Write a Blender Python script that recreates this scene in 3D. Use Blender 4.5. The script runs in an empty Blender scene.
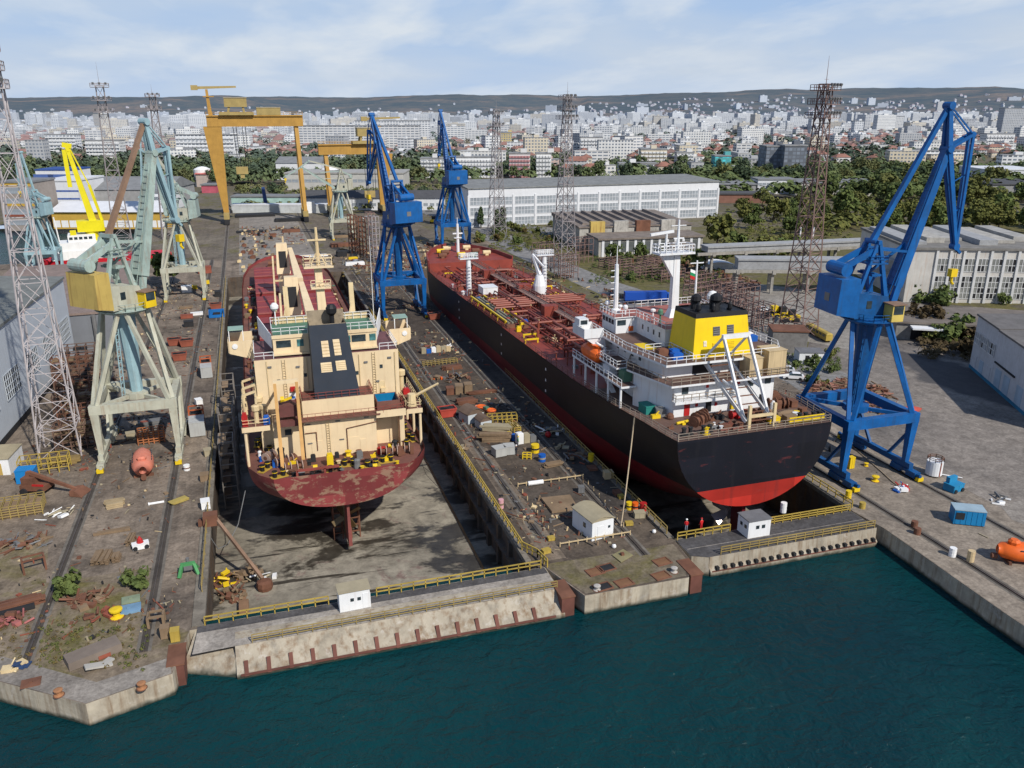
import bpy, bmesh, math, random
from mathutils import Vector, Matrix
R = math.radians
rnd = random.Random(7)
sc = bpy.context.scene
col = sc.collection
F, CX, CY, CAMH = 820.0, 512.0, 384.0, 55.0
PITCH = math.atan(277 / F)
YAW = math.atan(273 / math.hypot(F, 277))
_cp, _sp, _sy, _cy = math.cos(PITCH), math.sin(PITCH), math.sin(YAW), math.cos(YAW)
FW = Vector((_cp * _sy, _cp * _cy, -_sp)); RT = Vector((_cy, -_sy, 0)); UP = Vector((_sp * _sy, _sp * _cy, _cp))
def G(px, py, z=0.0):
 """point of the level plane z that lies on the sight line"""
 d = FW + RT * ((px - CX) / F) - UP * ((py - CY) / F)
 t = (z - CAMH) / d.z
 return Vector((d.x * t, d.y * t, z))
def polar(az, r, z=0.0):
 a = R(az)
 return Vector((r * math.sin(a), r * math.cos(a), z))
class MB:
 def __init__(s):
  s.v, s.f, s.m, s.uv = [], [], [], None
 def poly(s, pts, m=0):
  i = len(s.v); s.v += [tuple(p) for p in pts]; s.f.append(tuple(range(i, i + len(pts)))); s.m.append(m); return s
 def box(s, x0, x1, y0, y1, z0, z1, m=0):
  return s.hexa([(x0, y0, z0), (x1, y0, z0), (x1, y1, z0), (x0, y1, z0), (x0, y0, z1), (x1, y0, z1), (x1, y1, z1), (x0, y1, z1)], m)
 def hexa(s, p, m=0):
  i = len(s.v); s.v += [tuple(q) for q in p]
  for f in ((3, 2, 1, 0), (4, 5, 6, 7), (0, 1, 5, 4), (1, 2, 6, 5), (2, 3, 7, 6), (3, 0, 4, 7)):
   s.f.append(tuple(i + k for k in f)); s.m.append(m)
  return s
 def obox(s, c, sx, sy, sz, rz=0.0, m=0, rx=0.0, ry=0.0):
  M = Matrix.Translation(c) @ Matrix.Rotation(rz, 4, 'Z') @ Matrix.Rotation(rx, 4, 'X') @ Matrix.Rotation(ry, 4, 'Y')
  a, b, h = sx / 2, sy / 2, sz / 2
  return s.hexa([M @ Vector(q) for q in ((-a, -b, -h), (a, -b, -h), (a, b, -h), (-a, b, -h), (-a, -b, h), (a, -b, h), (a, b, h), (-a, b, h))], m)
 def beam(s, p, q, w, h=None, m=0, w2=None, h2=None, side=None):
  p, q = Vector(p), Vector(q); h = h or w; w2 = w2 or w; h2 = h2 or (h if w2 == w else h * w2 / w)
  d = (q - p)
  if d.length < 1e-6: return s
  d.normalize()
  if side is not None: a = Vector(side) - d * d.dot(Vector(side)); a.normalize()
  else:
   a = d.cross(Vector((0, 0, 1)))
   if a.length < 1e-3: a = Vector((1, 0, 0))
   a.normalize()
  b = a.cross(d); b.normalize()
  P = []
  for c, ww, hh in ((p, w, h), (q, w2, h2)):
   P += [c - a * ww / 2 - b * hh / 2, c + a * ww / 2 - b * hh / 2, c + a * ww / 2 + b * hh / 2, c - a * ww / 2 + b * hh / 2]
  return s.hexa(P, m)
 def tube(s, p, q, r, r2=None, n=6, m=0, cap=True):
  p, q = Vector(p), Vector(q); r2 = r if r2 is None else r2
  d = q - p
  if d.length < 1e-6: return s
  d.normalize(); a = d.cross(Vector((0, 0, 1)))
  if a.length < 1e-3: a = Vector((1, 0, 0))
  a.normalize(); b = d.cross(a)
  i = len(s.v)
  for c, rr in ((p, r), (q, r2)):
   for k in range(n):
    t = 2 * math.pi * k / n; s.v.append(tuple(c + a * rr * math.cos(t) + b * rr * math.sin(t)))
  for k in range(n):
   s.f.append((i + k, i + (k + 1) % n, i + n + (k + 1) % n, i + n + k)); s.m.append(m)
  if cap:
   s.f.append(tuple(i + k for k in reversed(range(n)))); s.m.append(m)
   s.f.append(tuple(i + n + k for k in range(n))); s.m.append(m)
  return s
 def path(s, pts, r, n=6, m=0):
  for a, b in zip(pts, pts[1:]): s.tube(a, b, r, n=n, m=m)
  return s
 def prism(s, pts, z0, z1, m=0, mt=None):
  """pts counter-clockwise in plan"""
  n = len(pts); i = len(s.v); mt = m if mt is None else mt
  s.v += [(p[0], p[1], z0) for p in pts] + [(p[0], p[1], z1) for p in pts]
  for k in range(n):
   s.f.append((i + k, i + (k + 1) % n, i + n + (k + 1) % n, i + n + k)); s.m.append(m)
  s.f.append(tuple(i + n + k for k in range(n))); s.m.append(mt)
  s.f.append(tuple(i + k for k in reversed(range(n)))); s.m.append(m)
  return s
 def lathe(s, prof, c=(0, 0, 0), n=12, m=0):
  i = len(s.v)
  for r, z in prof:
   for k in range(n):
    t = 2 * math.pi * k / n; s.v.append((c[0] + r * math.cos(t), c[1] + r * math.sin(t), c[2] + z))
  for j in range(len(prof) - 1):
   for k in range(n):
    s.f.append((i + j * n + k, i + j * n + (k + 1) % n, i + (j + 1) * n + (k + 1) % n, i + (j + 1) * n + k)); s.m.append(m)
  s.f.append(tuple(i + (len(prof) - 1) * n + k for k in range(n))); s.m.append(m)
  s.f.append(tuple(i + k for k in reversed(range(n)))); s.m.append(m)
  return s
 def loft(s, secs, m=0, caps=False):
  i = len(s.v); n = len(secs[0])
  for q in secs: s.v += [tuple(p) for p in q]
  for j in range(len(secs) - 1):
   for k in range(n - 1):
    a = i + j * n + k
    s.f.append((a, a + 1, a + n + 1, a + n)); s.m.append(m)
  if caps:
   s.f.append(tuple(i + k for k in range(n))); s.m.append(m)
   s.f.append(tuple(i + (len(secs) - 1) * n + k for k in reversed(range(n)))); s.m.append(m)
  return s
 def rail(s, pts, h=1.05, step=2.0, r=.035, m=0, rails=(1.0, .55), closed=False):
  pts = [Vector(p) for p in pts]
  if closed: pts = pts + [pts[0]]
  up = Vector((0, 0, h))
  for a, b in zip(pts, pts[1:]):
   L = (b - a).length; n = max(1, round(L / step))
   for k in range(n + 1):
    p = a.lerp(b, k / n); s.beam(p, p + up, r * 2, m=m)
   for f in rails: s.beam(a + up * f, b + up * f, r * 2, m=m)
  return s
 def xf(s, M, start=0):
  s.v[start:] = [tuple(M @ Vector(p)) for p in s.v[start:]]; return s
 def build(s, name, mats, parent=None, smooth=False, recalc=False, loc=None, rotz=0.0, angle=None):
  me = bpy.data.meshes.new(name); me.from_pydata(s.v, [], s.f)
  for mt in (mats if isinstance(mats, (list, tuple)) else [mats]): me.materials.append(mt)
  me.polygons.foreach_set('material_index', s.m)
  if recalc:
   bm = bmesh.new(); bm.from_mesh(me); bmesh.ops.remove_doubles(bm, verts=bm.verts, dist=1e-4); bmesh.ops.recalc_face_normals(bm, faces=bm.faces); bm.to_mesh(me); bm.free()
  if smooth:
   me.polygons.foreach_set('use_smooth', [True] * len(me.polygons))
   if angle: me.set_sharp_from_angle(angle=R(angle))
  if s.uv is not None:
   l = me.uv_layers.new(name='UVMap'); l.data.foreach_set('uv', [c for q in s.uv for c in q])
  me.update()
  o = bpy.data.objects.new(name, me); col.objects.link(o)
  if parent: o.parent = parent
  if loc is not None: o.location = loc
  if rotz: o.rotation_euler = (0, 0, rotz)
  return o
def tag(o, label=None, cat=None, group=None, kind=None):
 if label: o['label'] = label
 if cat: o['category'] = cat
 if group: o['group'] = group
 if kind: o['kind'] = kind
 return o
def thing(name, label, cat, loc=(0, 0, 0), rz=0.0, group=None, scale=None):
 o = bpy.data.objects.new(name, None); col.objects.link(o)
 o.location = loc; o.rotation_euler = (0, 0, rz); o.empty_display_size = .1
 if scale: o.scale = (scale,) * 3 if not hasattr(scale, '__len__') else scale
 return tag(o, label, cat, group)
KIDS = {}
def copy_tree(o, parent=None, kids=None):
 c = o.copy(); col.objects.link(c)
 if parent: c.parent = parent
 for ch in list(o.children): copy_tree(ch, c)
 return c
def dup(root, loc, rz=0.0, label=None, group=None, scale=None):
 c = copy_tree(root); c.location = loc; c.rotation_euler = (0, 0, rz)
 if scale: c.scale = (scale,) * 3 if not hasattr(scale, '__len__') else scale
 if label: c['label'] = label
 if group: c['group'] = group
 return c
def _nt(name):
 m = bpy.data.materials.new(name); m.use_nodes = True
 nt = m.node_tree; b = nt.nodes['Principled BSDF']
 return m, nt, b
def L(nt, a, b): nt.links.new(a, b)
def noise(nt, vec, scale, detail=3.0, rough=.6, dist=0.0):
 n = nt.nodes.new('ShaderNodeTexNoise'); n.inputs['Scale'].default_value = scale; n.inputs['Detail'].default_value = detail
 n.inputs['Roughness'].default_value = rough; n.inputs['Distortion'].default_value = dist
 if vec is not None: L(nt, vec, n.inputs['Vector'])
 return n.outputs['Fac']
def ramp(nt, fac, lo, hi, c0=(0, 0, 0, 1), c1=(1, 1, 1, 1)):
 n = nt.nodes.new('ShaderNodeValToRGB'); e = n.color_ramp.elements
 e[0].position = lo; e[1].position = hi; e[0].color = c0; e[1].color = c1
 L(nt, fac, n.inputs['Fac']); return n.outputs['Color']
def mix(nt, fac, a, b, mode='MIX'):
 n = nt.nodes.new('ShaderNodeMix'); n.data_type = 'RGBA'; n.blend_type = mode
 for sock, v in ((n.inputs[0], fac), (n.inputs[6], a), (n.inputs[7], b)):
  if isinstance(v, (int, float)): sock.default_value = v
  elif isinstance(v, tuple): sock.default_value = (*v[:3], 1)
  else: L(nt, v, sock)
 return n.outputs[2]
def math_(nt, op, a, b=None, c=None, clamp=False):
 n = nt.nodes.new('ShaderNodeMath'); n.operation = op; n.use_clamp = clamp
 for k, v in enumerate((a, b, c)):
  if v is None: continue
  if isinstance(v, (int, float)): n.inputs[k].default_value = v
  else: L(nt, v, n.inputs[k])
 return n.outputs[0]
def coords(nt, kind='Object', scale=(1, 1, 1), loc=(0, 0, 0), rot=(0, 0, 0)):
 t = nt.nodes.new('ShaderNodeTexCoord'); mp = nt.nodes.new('ShaderNodeMapping')
 mp.inputs['Scale'].default_value = scale; mp.inputs['Location'].default_value = loc; mp.inputs['Rotation'].default_value = rot
 L(nt, t.outputs[kind], mp.inputs['Vector']); return mp.outputs['Vector']
def wpos(nt, scale=(1, 1, 1), rot=(0, 0, 0)):
 g = nt.nodes.new('ShaderNodeNewGeometry'); mp = nt.nodes.new('ShaderNodeMapping')
 mp.inputs['Scale'].default_value = scale; mp.inputs['Rotation'].default_value = rot
 L(nt, g.outputs['Position'], mp.inputs['Vector']); return mp.outputs['Vector']
def bump(nt, b, h, strength=.3, dist=.05):
 n = nt.nodes.new('ShaderNodeBump'); n.inputs['Strength'].default_value = strength; n.inputs['Distance'].default_value = dist
 L(nt, h, n.inputs['Height']); L(nt, n.outputs['Normal'], b.inputs['Normal'])
HAZE = (.40, .47, .58)  # aerial haze tint, mixed into the base colour of distant materials
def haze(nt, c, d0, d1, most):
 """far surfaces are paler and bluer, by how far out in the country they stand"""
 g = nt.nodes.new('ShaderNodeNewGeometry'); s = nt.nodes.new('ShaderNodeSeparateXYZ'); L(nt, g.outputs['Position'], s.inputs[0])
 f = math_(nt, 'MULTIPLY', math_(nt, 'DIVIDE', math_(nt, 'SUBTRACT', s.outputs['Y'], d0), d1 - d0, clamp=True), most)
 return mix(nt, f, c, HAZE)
MC = {}
def paint(name, c, rough=.55, var=.2, rust=0.0, rcol=(.13, .05, .025), sc_=.6, streak=0.0, dirt=0.0, metal=0.0, dcol=(.06, .05, .04), spec=.35, far=False):
 if name in MC: return MC[name]
 m, nt, b = _nt(name); v = coords(nt)
 n1 = noise(nt, v, sc_ * .5, 4, .65)
 cc = mix(nt, ramp(nt, n1, .3, .72), tuple(x * (1 - var) for x in c), tuple(min(1, x * (1 + var * .7)) for x in c))
 if streak:
  sv = coords(nt, scale=(1.6, 1.6, .12)); n2 = noise(nt, sv, 1.1, 3, .6)
  f = math_(nt, 'MULTIPLY', ramp(nt, n2, .52, .74), streak)
  cc = mix(nt, f, cc, rcol if rust else dcol)
 if dirt:
  n3 = noise(nt, v, sc_ * 1.7, 5, .7, .4)
  cc = mix(nt, math_(nt, 'MULTIPLY', ramp(nt, n3, .46, .7), dirt), cc, dcol)
 if rust:
  n4 = noise(nt, v, sc_ * 2.3, 6, .72, .6)
  cc = mix(nt, ramp(nt, n4, .74 - rust * .3, .8 - rust * .22), cc, rcol)
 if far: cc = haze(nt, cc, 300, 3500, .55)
 L(nt, cc, b.inputs['Base Color']); b.inputs['Roughness'].default_value = rough; b.inputs['Metallic'].default_value = metal
 b.inputs['Specular IOR Level'].default_value = spec
 MC[name] = m; return m
def glass(name, c=(.02, .03, .035), rough=.12):
 if name in MC: return MC[name]
 m, nt, b = _nt(name); v = coords(nt)
 L(nt, mix(nt, ramp(nt, noise(nt, v, .7, 2), .4, .65), c, tuple(x * 2.2 for x in c)), b.inputs['Base Color'])
 b.inputs['Roughness'].default_value = rough; MC[name] = m; return m
# ================================================================ light, sky, camera
SUN_AZ, SUN_EL = 22.0, 42.0      # the sun stands behind the camera, a little to the east of the dock axis
to_sun = Vector((math.sin(R(SUN_AZ)) * math.cos(R(SUN_EL)), -math.cos(R(SUN_AZ)) * math.cos(R(SUN_EL)), math.sin(R(SUN_EL))))
sun = bpy.data.lights.new('sun', 'SUN'); sun.energy = 4.5; sun.angle = R(.9); sun.color = (1, .95, .87)
so = bpy.data.objects.new('sun', sun); col.objects.link(so); so.rotation_euler = (-to_sun).to_track_quat('-Z', 'Y').to_euler()
cam = bpy.data.cameras.new('camera'); co = bpy.data.objects.new('camera', cam); col.objects.link(co)
cam.sensor_fit = 'HORIZONTAL'; cam.sensor_width = 36.0; cam.lens = 36.0 * F / 1024; cam.clip_start = 1; cam.clip_end = 30000
co.location = (0, 0, CAMH); co.rotation_euler = (math.pi / 2 - PITCH, 0, -YAW); sc.camera = co
w = bpy.data.worlds.new('World'); sc.world = w; w.use_nodes = True
nt = w.node_tree; bg = nt.nodes['Background']
sky = nt.nodes.new('ShaderNodeTexSky'); sky.sky_type = 'NISHITA'; sky.sun_disc = False; sky.sun_elevation = R(SUN_EL); sky.sun_rotation = R(180 - SUN_AZ)
sky.altitude = 50; sky.air_density = 1.2; sky.dust_density = 2.0; sky.ozone_density = 1.5
tc = nt.nodes.new('ShaderNodeTexCoord'); sp = nt.nodes.new('ShaderNodeSeparateXYZ'); L(nt, tc.outputs['Generated'], sp.inputs[0])
zc = math_(nt, 'ADD', math_(nt, 'MAXIMUM', sp.outputs['Z'], 0.0), .16)
cb = nt.nodes.new('ShaderNodeCombineXYZ'); L(nt, math_(nt, 'DIVIDE', sp.outputs['X'], zc), cb.inputs[0]); L(nt, math_(nt, 'DIVIDE', sp.outputs['Y'], zc), cb.inputs[1])
n1 = noise(nt, cb.outputs[0], .55, 5, .52, .15)
m1 = nt.nodes.new('ShaderNodeMapping'); m1.inputs['Scale'].default_value = (1, .55, 1); m1.inputs['Location'].default_value = (3.1, 1.2, 0); L(nt, cb.outputs[0], m1.inputs['Vector'])
n2 = noise(nt, m1.outputs[0], 1.5, 5, .55, .2)
skyc = mix(nt, 1.0, sky.outputs['Color'], (.088, .088, .088), 'MULTIPLY')
c1 = mix(nt, ramp(nt, n1, .36, .64), (.38, .55, .84), (.60, .68, .80))
c2 = mix(nt, math_(nt, 'MULTIPLY', ramp(nt, n2, .46, .68), .85), c1, (.80, .84, .89))
c2 = mix(nt, .86, skyc, c2)
low = math_(nt, 'POWER', math_(nt, 'SUBTRACT', 1.0, math_(nt, 'MAXIMUM', sp.outputs['Z'], 0.0), clamp=True), 14.0)
c3 = mix(nt, math_(nt, 'MULTIPLY', low, .5), c2, (.62, .73, .88))
up_ = ramp(nt, sp.outputs['Z'], .16, .5)
c3 = mix(nt, math_(nt, 'MULTIPLY', up_, .86), c3, (.10, .19, .40))
L(nt, c3, bg.inputs['Color']); bg.inputs['Strength'].default_value = 1.0
sc.view_settings.view_transform = 'Standard'; sc.view_settings.look = 'None'; sc.view_settings.exposure = 0; sc.view_settings.gamma = 1
sc.cycles.max_bounces = 6; sc.cycles.diffuse_bounces = 3; sc.cycles.glossy_bounces = 2; sc.cycles.use_denoising = True
# ================================================================ ground materials
def ground_mat(name, light, mid, dark, big=.035, patch=.11, green=0.0, greenc=(.075, .085, .025), streak=.5, speck=.5, rough=.92, axis=0.0, oil=.5):
 m, nt, b = _nt(name); v = wpos(nt)
 base = mix(nt, ramp(nt, noise(nt, v, big, 6, .62, .3), .36, .64), mid, light)
 f2 = ramp(nt, noise(nt, v, patch, 7, .68, .7), .5, .66)
 base = mix(nt, math_(nt, 'MULTIPLY', f2, oil), base, dark)
 sv = wpos(nt, scale=(.55, .028, 1), rot=(0, 0, axis)); s1 = ramp(nt, noise(nt, sv, 1.0, 5, .65), .5, .7)
 base = mix(nt, math_(nt, 'MULTIPLY', s1, streak * .7), base, dark)
 s2 = ramp(nt, noise(nt, sv, 2.7, 4, .6), .6, .78)
 base = mix(nt, math_(nt, 'MULTIPLY', s2, streak * .45), base, tuple(min(.5, x * 1.5) for x in light))
 if green:
  gf = ramp(nt, noise(nt, v, .09, 7, .72, .8), .64 - green * .3, .74 - green * .22)
  gcol = mix(nt, noise(nt, v, .6, 4), greenc, (.16, .13, .055))
  base = mix(nt, gf, base, gcol)
 vo = nt.nodes.new('ShaderNodeTexVoronoi'); vo.inputs['Scale'].default_value = 1.3; L(nt, v, vo.inputs['Vector'])
 sf = math_(nt, 'MULTIPLY', ramp(nt, vo.outputs['Distance'], .12, .2, (1, 1, 1, 1), (0, 0, 0, 1)), math_(nt, 'MULTIPLY', ramp(nt, noise(nt, v, .16, 3), .5, .62), speck))
 base = mix(nt, sf, base, mix(nt, vo.outputs['Color'], (.30, .22, .16), (.06, .05, .045)))
 fine = noise(nt, v, 2.2, 5, .7)
 base = mix(nt, .55, base, mix(nt, 1.0, base, mix(nt, ramp(nt, fine, .3, .7), (.45, .43, .41), (1.5, 1.5, 1.5)), 'MULTIPLY'))
 base = mix(nt, .5, base, mix(nt, 1.0, base, mix(nt, ramp(nt, noise(nt, v, .5, 6, .72, .5), .34, .66), (.45, .42, .40), (1.5, 1.48, 1.45)), 'MULTIPLY'))
 L(nt, base, b.inputs['Base Color']); b.inputs['Roughness'].default_value = rough; b.inputs['Specular IOR Level'].default_value = .2
 bump(nt, b, noise(nt, v, 1.1, 5, .7), .5, .12)
 return m
M_yard = ground_mat('yard dirt', (.27, .22, .172), (.115, .093, .075), (.036, .031, .028), green=.0, big=.05, oil=.6)
M_front = ground_mat('quay head dirt and weeds', (.25, .20, .145), (.15, .122, .09), (.06, .05, .042), green=.6, greenc=(.10, .10, .03), speck=.7)
M_pier = ground_mat('pier deck', (.118, .094, .072), (.066, .053, .043), (.024, .021, .020), streak=.75, oil=.6)
M_right = ground_mat('apron concrete', (.30, .255, .205), (.20, .17, .14), (.085, .073, .064), streak=.35, speck=.15, oil=.35, axis=R(3))
M_asph = ground_mat('grey asphalt', (.25, .222, .195), (.165, .148, .134), (.055, .053, .055), big=.022, patch=.035, streak=.3, speck=.08, oil=.75)
_n = M_asph.node_tree; _b = _n.nodes['Principled BSDF']; _src = _b.inputs['Base Color'].links[0].from_socket
_g = _n.nodes.new('ShaderNodeSeparateXYZ'); L(_n, wpos(_n), _g.inputs[0]); _c = G(950, 375)
_d = math_(_n, 'ADD', math_(_n, 'ABSOLUTE', math_(_n, 'DIVIDE', math_(_n, 'SUBTRACT', math_(_n, 'ADD', _g.outputs['X'], math_(_n, 'MULTIPLY', math_(_n, 'SUBTRACT', _g.outputs['Y'], _c.y), -.12)), _c.x), 17.0)), math_(_n, 'ABSOLUTE', math_(_n, 'DIVIDE', math_(_n, 'SUBTRACT', _g.outputs['Y'], _c.y), 48.0)))
_d = math_(_n, 'ADD', _d, math_(_n, 'MULTIPLY', noise(_n, wpos(_n), .06, 5), .9))
L(_n, mix(_n, math_(_n, 'MULTIPLY', ramp(_n, _d, .9, 1.35, (1, 1, 1, 1), (0, 0, 0, 1)), .8), _src, (.05, .05, .056)), _b.inputs['Base Color'])
M_wild = ground_mat('waste ground', (.15, .125, .095), (.085, .075, .058), (.04, .038, .03), green=1.0, big=.02, patch=.06, streak=.15, speck=.9)
M_road = ground_mat('road asphalt', (.235, .23, .225), (.18, .178, .176), (.12, .12, .12), big=.03, streak=.3, speck=.03, oil=.3)
M_slab = ground_mat('pale slab', (.27, .245, .215), (.205, .185, .165), (.12, .11, .10), big=.05, streak=.3, speck=.35, oil=.3)
M_far = ground_mat('country', (.17, .15, .12), (.12, .105, .08), (.06, .058, .042), big=.008, patch=.02, green=.55, streak=0, speck=0)
def wall_mat(name, c, c2, wet=True):
 m, nt, b = _nt(name); v = wpos(nt)
 base = mix(nt, ramp(nt, noise(nt, v, .35, 6, .7, .3), .35, .65), c, c2)
 sv = wpos(nt, scale=(1.1, 1.1, .12)); s = ramp(nt, noise(nt, sv, 1.0, 4, .65), .48, .7)
 base = mix(nt, math_(nt, 'MULTIPLY', s, .75), base, (.16, .085, .035))
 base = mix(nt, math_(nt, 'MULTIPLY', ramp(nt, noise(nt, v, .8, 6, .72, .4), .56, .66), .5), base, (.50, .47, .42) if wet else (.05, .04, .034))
 s2 = ramp(nt, noise(nt, sv, .6, 4, .65), .52, .75)
 base = mix(nt, math_(nt, 'MULTIPLY', s2, .5), base, (.06, .055, .05))
 if wet:
  g = nt.nodes.new('ShaderNodeSeparateXYZ'); gp = nt.nodes.new('ShaderNodeNewGeometry'); L(nt, gp.outputs['Position'], g.inputs[0])
  zz = math_(nt, 'ADD', g.outputs['Z'], math_(nt, 'MULTIPLY', noise(nt, v, .5, 4), 1.0))
  f = ramp(nt, math_(nt, 'ADD', math_(nt, 'MULTIPLY', zz, .2), .6), .2, .3, (1, 1, 1, 1), (0, 0, 0, 1))
  base = mix(nt, f, base, (.035, .04, .03))
 L(nt, base, b.inputs['Base Color']); b.inputs['Roughness'].default_value = .9; b.inputs['Specular IOR Level'].default_value = .2
 bump(nt, b, noise(nt, v, 1.6, 5, .7), .5, .1); return m
M_quay = wall_mat('quay concrete', (.36, .32, .25), (.24, .21, .165))
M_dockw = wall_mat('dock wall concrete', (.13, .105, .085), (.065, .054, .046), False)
M_water, nt, b = _nt('harbour water'); v = wpos(nt)
wc = mix(nt, ramp(nt, noise(nt, v, .02, 4, .6, .4), .35, .65), (.001, .024, .032), (.002, .043, .046))
L(nt, wc, b.inputs['Base Color']); L(nt, math_(nt, 'ADD', .05, math_(nt, 'MULTIPLY', noise(nt, wpos(nt, scale=(1, .4, 1), rot=(0, 0, .4)), .025, 5), .22)), b.inputs['Roughness']); b.inputs['IOR'].default_value = 1.33; b.inputs['Specular IOR Level'].default_value = .33
h1 = noise(nt, wpos(nt, scale=(1, 1.5, 1), rot=(0, 0, .5)), .42, 5, .6, .5); h2 = noise(nt, wpos(nt, scale=(1.5, .8, 1), rot=(0, 0, -.6)), 1.4, 4, .65, .3)
bump(nt, b, math_(nt, 'ADD', h1, math_(nt, 'MULTIPLY', h2, .35)), .8, .8)
M_floor, nt, b = _nt('dock floor'); v = wpos(nt)
base = mix(nt, ramp(nt, noise(nt, v, .09, 6, .65, .3), .35, .65), (.19, .17, .135), (.31, .28, .225))
base = mix(nt, ramp(nt, noise(nt, v, .22, 6, .7, .6), .58, .68), base, (.20, .14, .12))
wv = wpos(nt, scale=(.07, .13, 1)); wet = ramp(nt, noise(nt, wv, 1.0, 7, .66, .25), .50, .555)
wet2 = ramp(nt, noise(nt, wpos(nt, scale=(.035, .33, 1)), 1.0, 5, .66, .2), .58, .62)
wf = math_(nt, 'MAXIMUM', wet, wet2)
base = mix(nt, math_(nt, 'MULTIPLY', wf, .9), base, (.030, .026, .021))
L(nt, base, b.inputs['Base Color']); L(nt, math_(nt, 'SUBTRACT', .9, math_(nt, 'MULTIPLY', wf, .55)), b.inputs['Roughness']); b.inputs['Specular IOR Level'].default_value = .3
base = b.inputs['Base Color'].links[0].from_socket; L(nt, mix(nt, .6, base, mix(nt, 1.0, base, mix(nt, ramp(nt, noise(nt, v, .55, 7, .74, .3), .34, .66), (.40, .38, .35), (1.4, 1.38, 1.32)), 'MULTIPLY')), b.inputs['Base Color'])
bump(nt, b, noise(nt, v, 1.2, 5, .7), .35, .08)
# ================================================================ ground, water, docks
DX0, DX1, PX0, PX1 = -9.5, 29.5, 50.0, 78.5
WZ = -2.6
yard = [(-400, 343), (-28.6, 81.2), (-19.8, 75.0), (-12.1, 77.3), (-10.8, 84.6), (DX0, 84.6), (DX0, 292), (DX1, 292), (DX1, 86), (31.2, 85.2), (33.6, 77.7), (47.4, 77.6), (49.6, 81.5), (PX0, 86),
  (PX0, 286), (PX1, 286), (PX1, 86), (79.2, 80.6), (78.2, 60), (77, -120), (900, -120), (900, 343)]
M_edge = wall_mat('edge concrete', (.50, .44, .34), (.33, .285, .22))
mb = MB(); mb.prism(yard, -14, 0, m=0, mt=1)
o = mb.build('ground', [M_edge, M_yard]); tag(o, kind='structure')
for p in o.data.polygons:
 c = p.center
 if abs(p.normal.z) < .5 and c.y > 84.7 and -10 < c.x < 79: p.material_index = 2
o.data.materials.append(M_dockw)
mb = MB(); mb.poly([(-50, 343, 0), (900, 343, 0), (14000, 343, 0), (14000, 12000, 0), (-6000, 12000, 0), (-6000, 462, 0), (-50, 462, 0)]); tag(mb.build('country_ground', M_far), kind='structure')
mb = MB(); mb.poly([(-6000, -900, WZ), (2000, -900, WZ), (2000, 90, WZ), (-6000, 90, WZ)]); mb.poly([(-6000, 90, WZ), (-20, 90, WZ), (-20, 470, WZ), (-6000, 470, WZ)])
tag(mb.build('water', M_water), kind='structure')
mb = MB(); mb.poly([(DX0, 84, -6.7), (DX1, 84, -6.7), (DX1, 292, -6.7), (DX0, 292, -6.7)]); tag(mb.build('dock_floor', M_floor), kind='structure')
mb = MB(); mb.poly([(PX0, 85, -8.2), (PX1, 85, -8.2), (PX1, 286, -12.4), (PX0, 286, -12.4)]); tag(mb.build('dock_floor', M_floor), kind='structure')
def sheet(name, pts, m, z=.004):
 mb = MB(); mb.poly([(p[0], p[1], z) for p in pts]); return tag(mb.build(name, m), kind='structure')
sheet('quay_ground', [(-10.9, 84.4), (-12.3, 77.6), (-19.8, 75.3), (-28.5, 81.4), (-60, 103.7), (-60, 112), (-30, 112), (-28, 100), (-16, 100), (-16, 90)], M_front)
sheet('pier_ground', [(DX1 + .05, 86), (31.4, 85.3), (33.7, 77.8), (47.3, 77.7), (49.5, 81.6), (PX0 - .05, 86), (PX0 - .05, 285), (DX1 + .05, 285)], M_pier)
sheet('quay_apron', [(PX1 + .05, 86), (79.3, 80.6), (78.3, 60), (77.1, -119), (110, -119), (99.5, 60), (99.5, 125), (PX1 + .05, 150)], M_right)
sheet('asphalt_yard', [(110.1, -119), (880, -119), (700, 230), (210, 172), (176, 200), (150, 190), (117, 150), (99.6, 125), (99.6, 60)], M_asph)
sheet('concrete_slab', [(-5.5, 296), (23, 296), (23, 462), (-5.5, 462)], M_slab)
RD = [G(*p) for p in ((470, 232), (520, 258), (575, 283), (640, 312), (700, 338), (790, 384), (850, 425))]
RD2 = [G(*p) for p in ((500, 230), (552, 256), (610, 280), (690, 305), (760, 330), (830, 365), (905, 405))]
sheet('waste_ground', [(112, 343), (82, 300), (80, 200), (86, 150), (117, 150), (150, 190), (176, 200), (210, 172), (500, 200), (600, 342)], M_wild, .002)
sheet('road', [(p.x, p.y) for p in RD] + [(p.x, p.y) for p in reversed(RD2)], M_road, .008)
sheet('road', [tuple(G(*p)[:2]) for p in ((230, 206), (420, 212), (470, 232), (500, 230), (640, 245), (640, 238), (500, 222), (420, 204), (230, 200))], M_road, .012)
sheet('pier_ground', [(31.6, 84.6), (33.9, 78.1), (47.2, 78.0), (49.2, 81.8), (49.4, 85.5), (31.6, 85.8)], ground_mat('pier head', (.20, .165, .12), (.13, .11, .082), (.055, .047, .038), green=.5, greenc=(.10, .095, .04), big=.15, patch=.3, streak=.2, speck=.5), .008)
sheet('quay_lip', [(-12.2, 77.4), (-19.8, 75.1), (-28.6, 81.3), (-60, 103.5), (-58, 106.5), (-27.4, 84.2), (-19.3, 78.2), (-12.6, 80.2)], M_slab, .012)
sheet('concrete_yard', [G(*p)[:2] for p in ((770, 334), (860, 352), (860, 296), (735, 281), (690, 296))], ground_mat('yard concrete', (.30, .28, .25), (.22, .205, .185), (.13, .12, .11), big=.05, streak=.2, speck=.05, oil=.4), .006)
sheet('yard_ground', [(-44, 330), (80, 330), (80, 458), (-44, 458)], ground_mat('rail yard dirt', (.19, .165, .13), (.12, .10, .08), (.055, .05, .045), green=.35, speck=.8), .003)
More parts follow.
